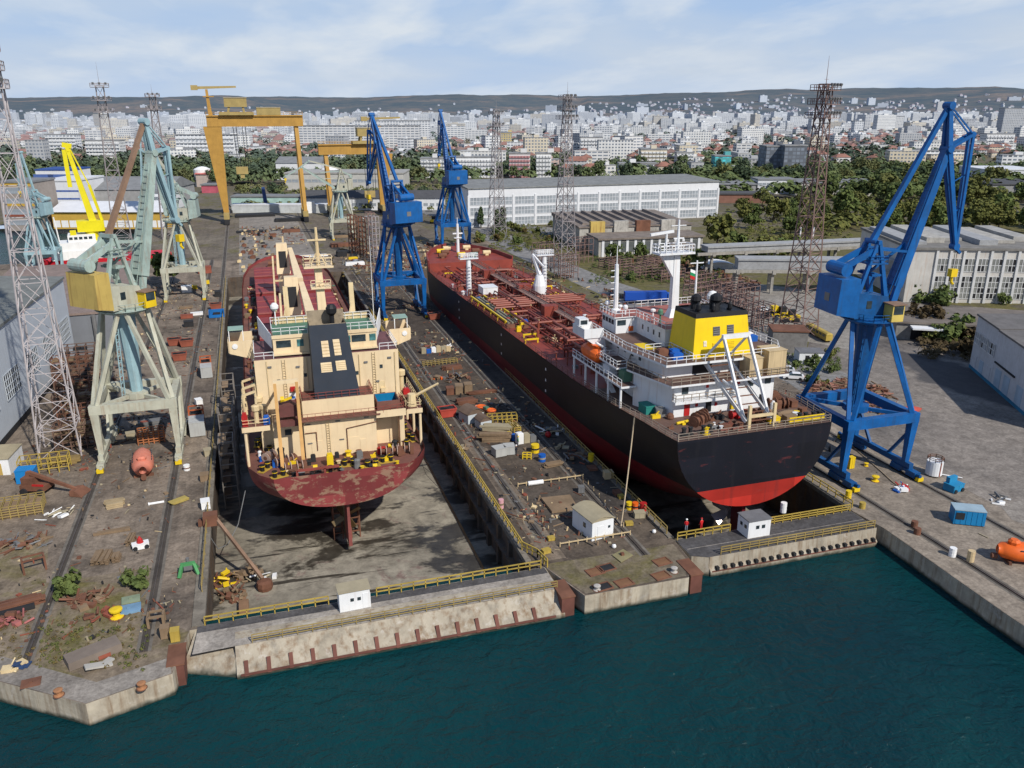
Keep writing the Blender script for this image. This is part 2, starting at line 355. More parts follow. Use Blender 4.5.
sheet('pier_strip', [(31.6, 86.5), (34.6, 86.5), (34.6, 124), (31.6, 130)], ground_mat('pier planks', (.22, .175, .13), (.14, .11, .085), (.06, .05, .042), streak=1.0, oil=.3), .007)
sheet('pier_lane', [(43.6, 96), (49.3, 96), (49.3, 284), (43.6, 284)], ground_mat('pier tar', (.085, .072, .062), (.05, .044, .04), (.022, .02, .02), streak=.6), .007)
sheet('pier_pit', [G(*q)[:2] for q in ((518, 487), (583, 478), (630, 535), (560, 547))], ground_mat('pit floor', (.10, .082, .066), (.065, .054, .045), (.03, .028, .026), streak=.1, oil=.4), .009)
M_steel = paint('worn rail steel', (.16, .13, .11), .45, .3, metal=.6); M_chan = paint('rail channel', (.065, .055, .047), .95, .5, dirt=.5)
M_curb = paint('rail beam concrete', (.17, .15, .125), .9, .35, dirt=.6)
RAILS = [(-26.9, 84, -26.9, 330), (-15.3, 82, -15.3, 330), (-10.9, 230, -10.9, 470), (33.2, 92, 33.2, 330), (44.6, 84, 44.6, 330), (25.0, 300, 25.0, 470), (83.0, 76, 81.6, 330), (95.0, 66, 93.6, 330)]
RAILS = [(a, b, c, d) for a, b, c, d in RAILS] + [(82.6, 52, 83.0, 76), (94.8, 52, 95.0, 66)]
for a, b_, c, d in RAILS:
 mb = MB()
 for off, wd, z, mm in ((.6, .35, .010, 2), (-.6, .35, .010, 2), (0, .85, .012, 1)):
  mb.poly([(a + off - wd / 2, b_, z), (a + off + wd / 2, b_, z), (c + off + wd / 2, d, z), (c + off - wd / 2, d, z)], mm)
 mb.beam((a, b_, .07), (c, d, .07), .14, .13, 0)
 tag(mb.build('crane_rail', [M_steel, M_chan, M_curb]), kind='structure')
M_cop = paint('coping concrete', (.20, .175, .14), .92, .35, dirt=.6)
for x0, x1, y0, y1, n in ((DX0 - 1.1, DX0 + .25, 85, 291.5, 0), (DX1 - .25, DX1 + .5, 87, 291.5, 0), (PX0 - .5, PX0 + .25, 87, 285, 0), (PX1 - .25, PX1 + .6, 87, 285, 0)):
 mb = MB(); mb.box(x0, x1, y0, y1, -.5, .16); tag(mb.build('dock_coping', M_cop), kind='structure')
mb = MB()
y = 88
while y < 290:   # counterforts on the east wall of the first dock
 mb.box(DX1 - .55, DX1, y, y + .9, -6.7, -.55); y += 5.2
mb.box(DX1 - .9, DX1, 87, 291, -3.1, -2.75)
tag(mb.build('dock_wall_ribs', M_dockw), kind='structure')
mb = MB(); mb.box(26.4, 26.75, 88, 200, -6.7, -6.62); tag(mb.build('dock_floor_gutter', paint('rusty gutter', (.28, .15, .06), .8, .4)), kind='structure')
# ================================================================ portal cranes with double-lever jibs
M_blue = paint('crane blue paint', (.003, .10, .33), .45, .3, rust=.22, rcol=(.03, .04, .06), dirt=.35, dcol=(.012, .06, .15), streak=.4)
M_blue2 = paint('crane blue paint shade', (.003, .08, .25), .5, .3, rust=.2, rcol=(.03, .035, .05), dirt=.35, dcol=(.012, .03, .07), streak=.35)
M_mint = paint('faded mint paint', (.33, .42, .38), .62, .22, rust=.45, rcol=(.24, .13, .075), streak=.5, dirt=.2, dcol=(.16, .15, .12))
M_cream = paint('faded cream paint', (.45, .45, .36), .62, .18, rust=.32, rcol=(.25, .13, .06), streak=.45, dirt=.2, dcol=(.22, .19, .13))
M_aqua = paint('faded aqua paint', (.28, .42, .46), .6, .2, rust=.3, rcol=(.18, .12, .08), streak=.3)
M_rustp = paint('rust streaked steel', (.24, .15, .10), .75, .35, rust=.35, rcol=(.30, .24, .18))
M_ochre = paint('ochre house paint', (.50, .36, .10), .6, .15, rust=.15, rcol=(.22, .10, .03), streak=.75)
M_yel = paint('safety yellow', (.72, .50, .015), .5, .15, rust=.12, rcol=(.2, .1, .02))
M_dark = paint('dark grime', (.022, .022, .024), .8, .3)
M_grey = paint('grey machinery', (.16, .16, .16), .6, .3, rust=.2)
M_win = glass('dark window glass')
def crane(label, loc, slew, S, base_rot=0.0, scale=1.0, group=None, base=True, name='portal_crane'):
 """S: materials and the pose of the jib: K knuckle, R rear end of the fly jib, T its tip, S strut head"""
 t = thing(name, label, 'crane', loc, base_rot, group, scale)
 P, J, H, B, C = S['portal'], S['jib'], S['house'], S['back'], S['column']
 gx, gy = S.get('gx', 5.8), S.get('gy', 5.8)
 Z1, ZR = 9.6, 24.3
 if base:
  cor = {(sx, sy): Vector((sx * gx, sy * gy, Z1)) for sx in (-1, 1) for sy in (-1, 1)}
  mb = MB()
  for sy in (-1, 1): mb.beam(cor[(-1, sy)] + Vector((-.7, 0, 0)), cor[(1, sy)] + Vector((.7, 0, 0)), 1.15, 1.5)
  for sx in (-1, 1): mb.beam(cor[(sx, -1)] + Vector((0, .58, .02)), cor[(sx, 1)] - Vector((0, .58, -.02)), 1.05, 1.4)
  mb.build('portal_frame', P, t)
  mb = MB()
  for k in (-1, 1):
   mb.beam((-gx + .5, k * gy * .97, Z1 + .3), (0, 0, Z1 + .2), .55, .6); mb.beam((gx - .5, k * gy * .97, Z1 + .25), (0, 0, Z1 + .15), .5, .55)
  mb.tube((0, 0, Z1 - .2), (0, 0, Z1 + .8), 2.0, n=12)
  mb.build('cross_bracing', S.get('brace', P), t)
  for (sx, sy), c in cor.items():
   mb = MB(); f = Vector((sx * gx, sy * (gy - .2), 1.9))
   mb.beam(f, c - Vector((0, 0, .6)), .75, .75, w2=1.25, h2=1.25, side=(1, 0, 0)); mb.build('leg', P, t)
  for sx in (-1, 1):
   mb = MB(); x = sx * gx
   mb.beam((x, -gy - 1.2, 1.7), (x, gy + 1.2, 1.7), .8, .9, side=(1, 0, 0))
   mb.beam((x, -gy * .35, 2.0), (x, -gy + .1, Z1 - 2.2), .42, side=(1, 0, 0)); mb.beam((x, gy * .35, 2.0), (x, gy - .1, Z1 - 2.2), .42, side=(1, 0, 0))
   sb = mb.build('sill_beam', S.get('sill', P), t)
   for sy in (-1, 1):
    b = MB(); y = sy * (gy + .1)
    b.box(x - .55, x + .55, y - 2.6, y + 2.6, .75, 1.22)
    for q in (-1.7, 1.7): b.box(x - .5, x + .5, y + q - 1.1, y + q + 1.1, .28, .74)
    for q in (-2.3, -1.1, 1.1, 2.3):
     b.tube((x - .34, y + q, .42), (x + .34, y + q, .42), .36, n=10, m=1)
    b.tube((x - .2 * sx, y + sy * 2.5, .9), (x - .2 * sx, y + sy * 3.4, 1.0), .28, n=8)
    bo = b.build('bogie', [S.get('bogie', P), M_dark], sb)
    b = MB(); b.box(x - .5, x + .5, y + sy * 3.0 - .4, y + sy * 3.0 + .4 + .5 * (sy < 0) * 0, .12, .72); b.build('buffer', M_yel, sb)
  ring = [Vector((0, -3.3, ZR)), Vector((3.3, 0, ZR)), Vector((0, 3.3, ZR)), Vector((-3.3, 0, ZR))]
  for k, (a, b2) in enumerate((((-1, -1), (1, -1)), ((1, -1), (1, 1)), ((1, 1), (-1, 1)), ((-1, 1), (-1, -1)))):
   for j, c in enumerate((a, b2)):
    mb = MB(); off = Vector((-.35 if c[0] * (1 if k % 2 == 0 else 0) < 0 else .35, 0, 0)) if k % 2 == 0 else Vector((0, .35 * c[1], 0))
    foot = cor[c] + Vector((0, 0, .7)) - (off if False else Vector((0, 0, 0))) + (Vector((-c[0] * .45, 0, 0)) if k % 2 == 0 else Vector((0, -c[1] * .45, 0)))
    top = ring[k] + (Vector((c[0] * .55, 0, 0)) if k % 2 == 0 else Vector((0, c[1] * .55, 0)))
    mb.beam(foot, top, .62, .62, w2=.55); mb.build('tower_strut', S.get('strut', P), t)
  mb = MB(); mb.tube((0, 0, Z1 + .8), (0, 0, ZR), .95, 1.5, n=8); mb.build('column', C, t)
  mb = MB()
  for q in (-.9, .9):
   mb.beam((-1.9 + q * .2, -1.3 + q * .4, Z1 + .4), (-1.3 + q * .2, -1.3 + q * .4, ZR - .3), .14)
  for k in range(22):
   z = Z1 + .8 + k * .58; mb.beam((-2.05 + .6 * k / 22, -1.65, z), (-1.7 + .6 * k / 22, -.95, z + (.3 if k % 2 else -.3)), .1)
  mb.build('ladder', S.get('ladder', C), t)
  mb = MB(); mb.lathe([(3.3, ZR - .35), (3.9, ZR), (3.9, ZR + .55), (3.2, ZR + .56)], n=24); mb.lathe([(4.35, ZR + .2), (4.35, ZR + .34)], n=24)
  mb.rail([(4.25 * math.cos(a), 4.25 * math.sin(a), ZR + .34) for a in [k * math.pi / 9 for k in range(18)]], 1.05, 3, .035, 0, closed=True)
  mb.build('slewing_ring', S.get('ring', P), t)
 Ms = Matrix.Rotation(slew, 4, 'Z')
 def sl(mb, name, m, parent=t, **k): return mb.xf(Ms).build(name, m, parent, **k)
 zb = ZR + .6
 hw = S.get('hw', 3.0)
 mb = MB(); mb.hexa([(-4.2, -hw + .25, zb), (2.2, -hw + .25, zb), (2.2, hw - .25, zb), (-4.2, hw - .25, zb), (-4.2, -hw + .25, zb + 4.0), (1.2, -hw + .25, zb + 3.2), (1.2, hw - .25, zb + 3.2), (-4.2, hw - .25, zb + 4.0)])
 mb.box(2.1, 4.2, -2.2, 2.2, zb, zb + .5)
 mh = sl(mb, 'machinery_house', H)
 for v in (-1, 1):
  w_ = MB(); w_.box(-2.4, -1.5, v * (hw - .25) - .03, v * (hw - .25) + .03, zb + 1.5, zb + 2.7); sl(w_, 'window', M_win, mh)
 mb = MB(); bl = S.get('bl', 7.7); mb.hexa([(-bl, -hw - .3, zb + .9), (-4.25, -hw - .3, zb + .3), (-4.25, hw + .3, zb + .3), (-bl, hw + .3, zb + .9), (.2 - bl, -hw - .3, zb + 6.2), (-4.25, -hw - .3, zb + 6.2), (-4.25, hw + .3, zb + 6.2), (.2 - bl, hw + .3, zb + 6.2)])
 cb = sl(mb, 'counterweight_box', B)
 if S.get('grille'):
  w_ = MB(); w_.box(-bl + .02, -bl + .14, -.6, .6, zb + 2.6, zb + 3.8); sl(w_, 'vent', M_grey, cb)
 ztop = zb + 11.4
 mb = MB()
 for v in (-1, 1):
  mb.beam((1.6, v * 1.9, zb + .4), (-.9, v * 1.35, ztop), .75, .7, w2=.5, side=(0, 1, 0)); mb.beam((-3.8, v * 1.9, zb + 3.8), (-1.3, v * 1.35, ztop - .5), .6, .55, w2=.45, side=(0, 1, 0))
  mb.beam((-1.7, v * 1.6, zb + 6.4), (.1, v * 1.6, zb + 6.4), .35)
 for z in (zb + 6.4, zb + 9.0, ztop - .2): mb.beam((-1.0, -1.7, z), (-1.0, 1.7, z), .55, .6)
 mb.box(-2.5, .7, -1.9, 1.9, zb + 8.0, zb + 8.2)
 mb.rail([(-2.4, -1.85, zb + 8.2), (.6, -1.85, zb + 8.2), (.6, 1.85, zb + 8.2), (-2.4, 1.85, zb + 8.2)], 1, 1.6, .04, closed=True)
 mb.beam((-.6, -1.3, zb + 1), (-.9, 1.3, zb + 6.2), .25); mb.beam((-.6, 1.3, zb + 1), (-.9, -1.3, zb + 6.2), .25)
 sl(mb, 'tower_frame', S.get('tower', J))
 mb = MB()
 for v in (-1, 1):
  mb.beam((-1.0, v * 1.15, ztop - 1.2), (-6.4, v * 1.15, zb + 7.6), .55, .8, side=(0, 1, 0)); mb.beam((-1.0, v * 1.15, ztop - 1.2), (S['K'][0] * .45 + 1, v * .7, zb + 9.5), .3, .35, side=(0, 1, 0))
 mb.tube((-6.2, -2.0, zb + 7.4), (-6.2, 2.0, zb + 7.4), .95, n=14)
 sl(mb, 'balance_lever', S.get('lever', J))
 K, Rr, T, SS = [Vector((p[0], 0, p[1])) for p in (S['K'], S['R'], S['T'], S['S'])]
 foot = Vector((2.9, 0, zb + 1.6)); jw = S.get('jw', 2.2)
 mb = MB()
 d = (K - foot)
 m1_ = foot + d * .12
 for v in (-1, 1): mb.beam(foot + Vector((0, v * 1.15, 0)), m1_ + d * .1 + Vector((0, v * .75, 0)), .6, 1.0, side=(0, 1, 0))
 mb.beam(m1_, K, jw, 1.5, w2=jw * .55, h2=.95, side=(0, 1, 0))
 mb.tube(K + Vector((0, -1.0, 0)), K + Vector((0, 1.0, 0)), .55, n=10)
 mb.beam(foot + Vector((0, -1.3, 0)), foot + Vector((0, 1.3, 0)), .8)
 jo = sl(mb, 'jib', J)
 mb = MB()
 for v in (-.75, .75): mb.beam(foot + d * .05 + Vector((-.9, v, .2)), foot + d * .93 + Vector((-.65, v * .6, 0)), .09)
 for k in range(18):
  q = foot + d * (.08 + .047 * k) + Vector((-.85 + .012 * k, 0, .15)); mb.beam(q + Vector((0, -.7 + .012 * k, 0)), q + Vector((0, .7 - .012 * k, 0)), .09)
 sl(mb, 'walkway', S.get('rail', J), jo)
 mb = MB(); a = Vector((-.9, 0, ztop - .2)) if S.get('tie') else Vector((-1.2, 0, ztop - .2))
 mb.beam(a, Rr, .75, .75, w2=.6, side=(0, 1, 0)); mb.tube(a + Vector((0, -1.2, 0)), a + Vector((0, 1.2, 0)), .35, n=8); sl(mb, 'tie_bar', S.get('tie', J))
 mb = MB(); mb.beam((-.5, .4, zb + 6.6), foot + d * .42 + Vector((0, .4, 0)), .3, .36); sl(mb, 'luffing_rack', S.get('tower', J))
 mb = MB()
 for v in (-.55, .55):
  o_ = Vector((0, v, 0))
  mb.beam(Rr + o_ * .5, K + o_, .45, .6, w2=.55, h2=.8, side=(0, 1, 0)); mb.beam(K + o_, T + o_ * .6, .5, .75, w2=.35, h2=.5, side=(0, 1, 0))
  mb.beam(K + o_, SS + o_ * .8, .34, .42, side=(0, 1, 0)); mb.beam(SS + o_ * .8, T + o_ * .6, .34, .42, side=(0, 1, 0)); mb.beam(SS + o_ * .8, Rr + o_ * .6, .16, .2, side=(0, 1, 0))
 mb.tube(Rr + Vector((0, -.8, 0)), Rr + Vector((0, .8, 0)), .55, n=10); mb.tube(T + Vector((0, -.6, 0)), T + Vector((0, .6, 0)), .55, n=10); mb.tube(SS + Vector((0, -.6, 0)), SS + Vector((0, .6, 0)), .4, n=8)
 e = (T - K).normalized(); mb.beam(T, T + e * .9 + Vector((.9, 0, -.2)), .5, .4, side=(0, 1, 0))
 for f in (.35, .65): mb.beam(K.lerp(T, f), SS.lerp(T, f), .14)
 sl(mb, 'fly_jib', S.get('fly', J))
 hk = T + Vector((.5, 0, -S.get('drop', 5.0)))
 mb = MB()
 for v in (-.2, .2): mb.tube(T + Vector((.5, v, -.3)), hk + Vector((0, v, .5)), .05, n=4)
 ho = sl(mb, 'hoist_rope', M_dark)
 mb = MB(); mb.box(hk.x - .55, hk.x + .55, -.45, .45, hk.z - .7, hk.z + .5); mb.tube((hk.x, 0, hk.z - .7), (hk.x, 0, hk.z - 1.5), .22, n=6); mb.tube((hk.x, 0, hk.z - 1.5), (hk.x + .4, 0, hk.z - 1.9), .2, n=6)
 sl(mb, 'hook_block', M_yel, ho)
 cy_ = S.get('cabv', -3.5)
 mb = MB(); mb.box(.6, 2.6, cy_ - 1.0, cy_ + 1.0, zb - .2, zb + 2.3); ca = sl(mb, 'cab', S['cab'])
 mb = MB(); mb.box(.4, 2.8, cy_ - 1.2, cy_ + 1.2, zb + 2.3, zb + 2.45); sl(mb, 'cab_roof', M_rustp, ca)
 for q in ((2.58, 2.64, cy_ - .8, cy_ + .8), (.8, 2.4, cy_ - 1.04, cy_ - .98), (.8, 2.4, cy_ + .98, cy_ + 1.04)):
  mb = MB(); mb.box(*q, zb + .9, zb + 2.2); sl(mb, 'window', M_win, ca)
 return t
S_mint = dict(portal=M_cream, jib=M_mint, house=M_cream, back=M_ochre, column=M_aqua, tie=M_rustp, fly=M_aqua, tower=M_mint, lever=M_mint, cab=M_yel, ring=M_mint, bl=6.9, K=(9.2, 48.0), R=(8.6, 52.8), T=(12.2, 37.0), S=(12.2, 48.6), hw=3.0, bogie=M_cream, jw=2.9, drop=3.0, ladder=M_aqua)
S_blue = dict(portal=M_blue, jib=M_blue, house=M_blue2, back=M_blue, column=M_blue2, cab=paint('cab cream yellow', (.55, .42, .10), .6, .2, rust=.25), K=(9.2, 49.2), R=(8.4, 55.2), T=(13.4, 34.8), S=(13.0, 51.2), hw=2.6, gx=5.9, gy=6.0, sill=M_blue2, bogie=M_blue2, grille=1, drop=4.0)
crane('faded mint and cream portal crane with an ochre counterweight end, beside the lattice mast', (-20.7, 141.6, 0), R(45), S_mint)
crane('bright blue portal crane towering beside the black stern of the tanker', (89.0, 100.4, 0), R(-4), S_blue)
S_b2 = dict(S_blue, K=(10, 45.8), R=(13, 53.0), T=(17.5, 34.5), S=(15.2, 48.6), hw=3.7, gx=5.7)
crane('blue portal crane seen from behind, standing between the two ships', (38.2, 226.0, 0), R(106), S_b2)
S_b3 = dict(S_b2, K=(8.5, 46.5), R=(10.5, 53.6), T=(13.5, 36.0), S=(12.2, 49.4))
crane('smaller looking blue portal crane standing beyond the bow of the tanker', (79.5, 334, 0), R(98), S_b3)
S_g2 = dict(S_mint, back=M_mint, house=M_cream, jib=M_mint, tie=M_cream, fly=M_aqua, K=(4.5, 44), R=(7.5, 51.5), T=(9.5, 33), S=(8, 46.5), hw=2.4, jw=1.6)
crane('pale green portal crane in the middle of the west rails, behind the mint crane', (-20.9, 266.5, 0), R(172), S_g2, scale=.93)
S_g3 = dict(S_mint, back=M_cream, house=M_cream, jib=M_mint, tie=M_cream, fly=M_mint, tower=M_cream, K=(19, 37.5), R=(15, 40.5), T=(27, 33), S=(23, 35), hw=2.4, jw=1.3, drop=1.5)
crane('slim cream portal crane with its jib lowered, under the gantry cranes', (38.5, 372, 0), R(180), S_g3, scale=.82)
S_l = dict(S_mint, portal=M_aqua, back=M_aqua, house=M_aqua, jib=M_aqua, tie=M_aqua, fly=M_aqua, tower=M_aqua, lever=M_aqua, K=(3.4, 46), R=(2.2, 52), T=(6.0, 38), S=(5.5, 47), hw=2.2, jw=1.4)
crane('small light blue quay crane behind the grey shed', (G(47, 272).x, G(47, 272).y, 0), R(150), S_l, scale=.78)
# ================================================================ gantry cranes over the building slip
M_gan = paint('gantry ochre', (.43, .24, .05), .6, .16, rust=.12, rcol=(.25, .13, .04), streak=.35)
M_gan2 = paint('gantry dull yellow', (.36, .27, .10), .6, .2, rust=.2)
def gantry(label, xl, xr, y, H, bw, left_rigid, trolley_x, house_x, topx):
 t = thing('gantry_crane', label, 'gantry crane', (xl, y, 0)); W = xr - xl
 mb = MB(); mb.box(-4.5, W + 2.5, -bw, bw, H, H + 5.2); mb.box(-4.5, W + 2.5, -bw - .7, -bw, H + 4.7, H + 5.3); mb.rail([(-4.5, -bw - .4, H + 5.3), (W + 2.5, -bw - .4, H + 5.3)], 1.4, 3, .08)
 mb.build('main_girder', M_gan, t)
 def rigid(x, dx):
  mb = MB(); mb.hexa([(x - 1.2, -1.4, 5), (x + 1.2, -1.4, 5), (x + 1.2, 1.4, 5), (x - 1.2, 1.4, 5), (x - dx - 4.2, -2.4, H - .01), (x - dx + 4.2, -2.4, H - .01), (x - dx + 4.2, 2.4, H - .01), (x - dx - 4.2, 2.4, H - .01)]); return mb
 def hinge(x):
  mb = MB()
  for s in (-1, 1): mb.beam((x, s * 6.5, 5), (x - 1.0, s * .8, H), 1.7, 1.7, w2=1.9)
  return mb
 mb = rigid(0, 2.2) if left_rigid else hinge(0); mb.build('leg', M_gan, t)
 mb = hinge(W) if left_rigid else rigid(W, -2.2); mb.build('leg', M_gan, t)
 for x in (0, W):
  mb = MB(); mb.box(x - 1.3, x + 1.3, -9, 9, 2.6, 5.2); b = mb.build('sill_beam', M_gan2, t)
  for s in (-1, 1):
   mb = MB(); mb.box(x - 1.1, x + 1.1, s * 7 - 4, s * 7 + 4, .3, 2.55); mb.build('bogie', M_dark, b)
 mb = MB()
 for q in (-4, 4):
  for s in (-1, 1): mb.beam((trolley_x + q, s * 3, H + 5.2), (trolley_x + q * .8, s * 3, H + 9.0), 1.0)
 mb.box(trolley_x - 5.2, trolley_x + 5.2, -4, 4, H + 9.0, H + 13.0); mb.box(trolley_x - 8, trolley_x + 8, -4.5, 4.5, H + 5.3, H + 6.6)
 tr = mb.build('trolley', M_gan2, t)
 mb = MB(); mb.box(trolley_x - 5.4, trolley_x + 5.4, -4.2, 4.2, H + 13.0, H + 13.4); mb.build('trolley_roof', paint('tan roof', (.35, .30, .2), .8), tr)
 mb = MB()
 for q in (-2.5, -1, 2, 3.5): mb.tube((trolley_x + q, 0, H + 6), (trolley_x + q * .8 + .5, 0, H - 19), .14, n=4)
 hk = mb.build('hoist_rope', M_dark, t)
 mb = MB(); mb.box(trolley_x - 2.8, trolley_x + 2.8, -1, 1, H - 22.5, H - 19); mb.box(trolley_x - 1, trolley_x + 1, -.6, .6, H - 24.5, H - 22.4); mb.build('hook_block', M_gan2, hk)
 if house_x is not None:
  mb = MB(); mb.box(house_x - 5.6, house_x + 5.6, -3.4, 3.4, H + 5.3, H + 8.6); h2 = mb.build('machinery_house', M_gan2, t)
  mb = MB(); mb.box(house_x - 5.7, house_x + 5.7, -3.6, 3.6, H + 8.6, H + 9.0); mb.build('roof', paint('tan roof', (.35, .30, .2), .8), h2)
 mb = MB(); mb.beam((topx, 0, H + 5.2), (topx - .6, 0, H + 17), 1.8, 1.8, w2=1.1); mb.box(topx - 2.5, topx + 2.5, -1.2, 1.2, H + 13.5, H + 13.9)
 mast = mb.build('service_crane_mast', M_gan, t)
 mb = MB(); mb.beam((topx - 7, 0, H + 17.6), (topx + 13, 0, H + 18.2), 1.3, 1.3, w2=.8); mb.box(topx - 7.5, topx - 4.5, -1.2, 1.2, H + 16.6, H + 18.8); mb.build('service_crane_jib', M_gan2, mast)
 return t
ga, gb = G(228, 217), G(304, 224)
gantry('great ochre gantry crane spanning the slip, with a small service crane on its girder end', -11.0, 27.0, 440, 46.0, 2.6, True, 9.5, 24.5, -2.5)
gantry('lower ochre gantry crane half hidden behind a blue crane', 41.5, 69, 452, 31.5, 2.4, False, 21, None, 26)
# ================================================================ lattice masts
M_galv = paint('galvanised lattice', (.46, .42, .42), .6, .2, rust=.38, rcol=(.33, .14, .12))
M_galr = paint('rusty lattice', (.22, .14, .12), .75, .3, rust=.3, rcol=(.12, .06, .045))
M_galf = paint('far lattice', (.30, .27, .27), .7, .2, rust=.25, rcol=(.22, .13, .11))
def lattice(label, loc, bw, tw, h, n, m, r=.16, rz=0.0, plats=(), whip=6.0, drums=0):
 t = thing('lattice_mast', label, 'lattice mast', loc, rz)
 mb = MB()
 def ring_(z):
  f = z / h; w_ = bw + (tw - bw) * (1 - (1 - f) ** 1.25); return [Vector((a * w_ / 2, b * w_ / 2, z)) for a, b in ((-1, -1), (1, -1), (1, 1), (-1, 1))]
 zs = [h * (1 - (1 - k / n) ** 1.0) for k in range(n + 1)]
 prev = ring_(zs[0])
 legs = [MB() for _ in range(4)]
 for k in range(n):
  nx = ring_(zs[k + 1])
  for q in range(4):
   legs[q].beam(prev[q], nx[q], r * 1.5)
   a, b = q, (q + 1) % 4
   mb.beam(nx[a], nx[b], r * .8); mb.beam(prev[a], nx[b], r * .75); mb.beam(prev[b], nx[a], r * .75)
   if k % 3 == 0: mb.beam((nx[a] + nx[b]) / 2, (nx[(a + 1) % 4] + nx[(b + 1) % 4]) / 2, r * .7)
  prev = nx
 for q in range(4): legs[q].build('leg', m, t)
 mb.build('bracing', m, t)
 for z, wd, lamps in plats:
  mb = MB(); mb.box(-wd / 2, wd / 2, -wd / 2, wd / 2, z, z + .14); mb.rail([(-wd / 2, -wd / 2, z + .14), (wd / 2, -wd / 2, z + .14), (wd / 2, wd / 2, z + .14), (-wd / 2, wd / 2, z + .14)], 1.2, 1.4, .06, closed=True)
  p = mb.build('platform', m, t)
  for k in range(lamps):
   a = -wd / 2 + wd * (k + .5) / lamps
   mb = MB(); mb.obox((a, -wd / 2 - .3, z + 1.3), .7, .4, .6, rx=R(25)); mb.build('floodlight', M_grey, p)
 if whip:
  mb = MB(); mb.tube((0, 0, h), (0, 0, h + whip), .09, .03, n=5); mb.beam((-.8, 0, h + 1), (.8, 0, h + 1), .06); mb.build('antenna', m, t)
 for k in range(drums):
  mb = MB(); a = k * 2.1; mb.beam((tw * .9 * math.cos(a), tw * .9 * math.sin(a), h * .42), (tw * .9 * math.cos(a), tw * .9 * math.sin(a), h * .42 + 2.2), .35, .2); mb.build('panel_antenna', paint('antenna white', (.7, .7, .7), .5), t)
 return t
lattice('tall white and rust lattice floodlight mast by the grey shed', (-33.9, 144.2, 0), 6.2, 2.0, 63, 13, M_galv, .13, R(4), plats=((57.5, 3.6, 4), (60.0, 3.2, 4), (62.6, 3.0, 3)), whip=3)
pR = G(797, 337); lattice('tall rusty lattice mast with panel antennas behind the big blue crane', (pR.x, pR.y, 0), 7.0, 2.2, 60, 14, M_galr, .17, R(20), plats=((52.5, 5.6, 5), (55.5, 5.2, 5), (58.5, 4.8, 4)), whip=6, drums=5)
pM = G(564, 268); lattice('rusty lattice mast standing in the scrub beside the road', (pM.x, pM.y, 0), 6.5, 2.0, 59, 14, M_galf, .17, R(10), plats=((51, 5.5, 4), (54, 5, 4), (57.5, 4.5, 3)), whip=4)
pN = G(497, 235); lattice('slim grey lattice mast before the long white factory', (pN.x, pN.y, 0), 6.5, 2.0, 54, 13, M_galf, .17, R(12), plats=((47, 5.5, 3), (52, 5, 3)), whip=4)
pO = G(126, 262); lattice('grey lattice mast with a wide head behind the mint crane', (pO.x, pO.y, 0), 7, 2.4, 62, 13, M_galf, .19, R(8), plats=((53, 6.5, 4), (57, 6.5, 4), (61.5, 6, 3)), whip=8)
pQ = G(171, 238); lattice('grey lattice mast beyond the pale green crane', (pQ.x, pQ.y, 0), 7, 2.2, 60, 12, M_galf, .2, R(8), plats=((54, 6, 3), (59, 5.5, 3)), whip=4)
# ================================================================ hull helper
def sstep(a, b, x):
 t = max(0.0, min(1.0, (x - a) / (b - a))); return t * t * (3 - 2 * t)
def lerp_tab(tab, y):
 for (a, *va), (b, *vb) in zip(tab, tab[1:]):
  if y <= b:
   t = max(0, (y - a) / (b - a)); return [p + (q - p) * t for p, q in zip(va, vb)]
 return tab[-1][1:]
def hull(tab, ys, K=14, lip=0.0, rake=0.0):
 """tab rows: y, half breadth, deck z, bottom z, fullness; sections run from port rail under the keel to starboard"""
 secs = []
 for y in ys:
  B, zd, zb, n = lerp_tab(tab, y); zt = zd + lip; s = []
  for k in range(-K, K + 1):
   t = math.pi / 2 * (1 - abs(k) / K)      # 0 at the rail, pi/2 at the keel
   cx, cz = math.cos(t) ** (2 / n), math.sin(t) ** (2 / n)
   s.append(((1 if k > 0 else -1) * B * cx if k else 0.0, y, zt - (zt - zb) * cz))
  secs.append(s)
 return secs
def deck_strip(mb, tab, ys, inset=.12, m=0, dz=0.0):
 for a, b in zip(ys, ys[1:]):
  A, B_ = lerp_tab(tab, a), lerp_tab(tab, b)
  mb.poly([(-A[0] + inset, a, A[1] + dz), (A[0] - inset, a, A[1] + dz), (B_[0] - inset, b, B_[1] + dz), (-B_[0] + inset, b, B_[1] + dz)], m)
def wins(parent, pts, sx, sz, axis='y', m=None, name='window', d=.05, frame=None):
 """panes set in a wall, each its own part; axis = the wall's normal"""
 o0 = None
 for p in pts:
  if o0 is None:
   mb = MB()
   if axis == 'y': mb.box(-sx / 2, sx / 2, -d, d, -sz / 2, sz / 2)
   else: mb.box(-d, d, -sx / 2, sx / 2, -sz / 2, sz / 2)
   o0 = mb.build(name, m or M_win, parent); o0.location = p
  else:
   o = o0.copy(); col.objects.link(o); o.location = p
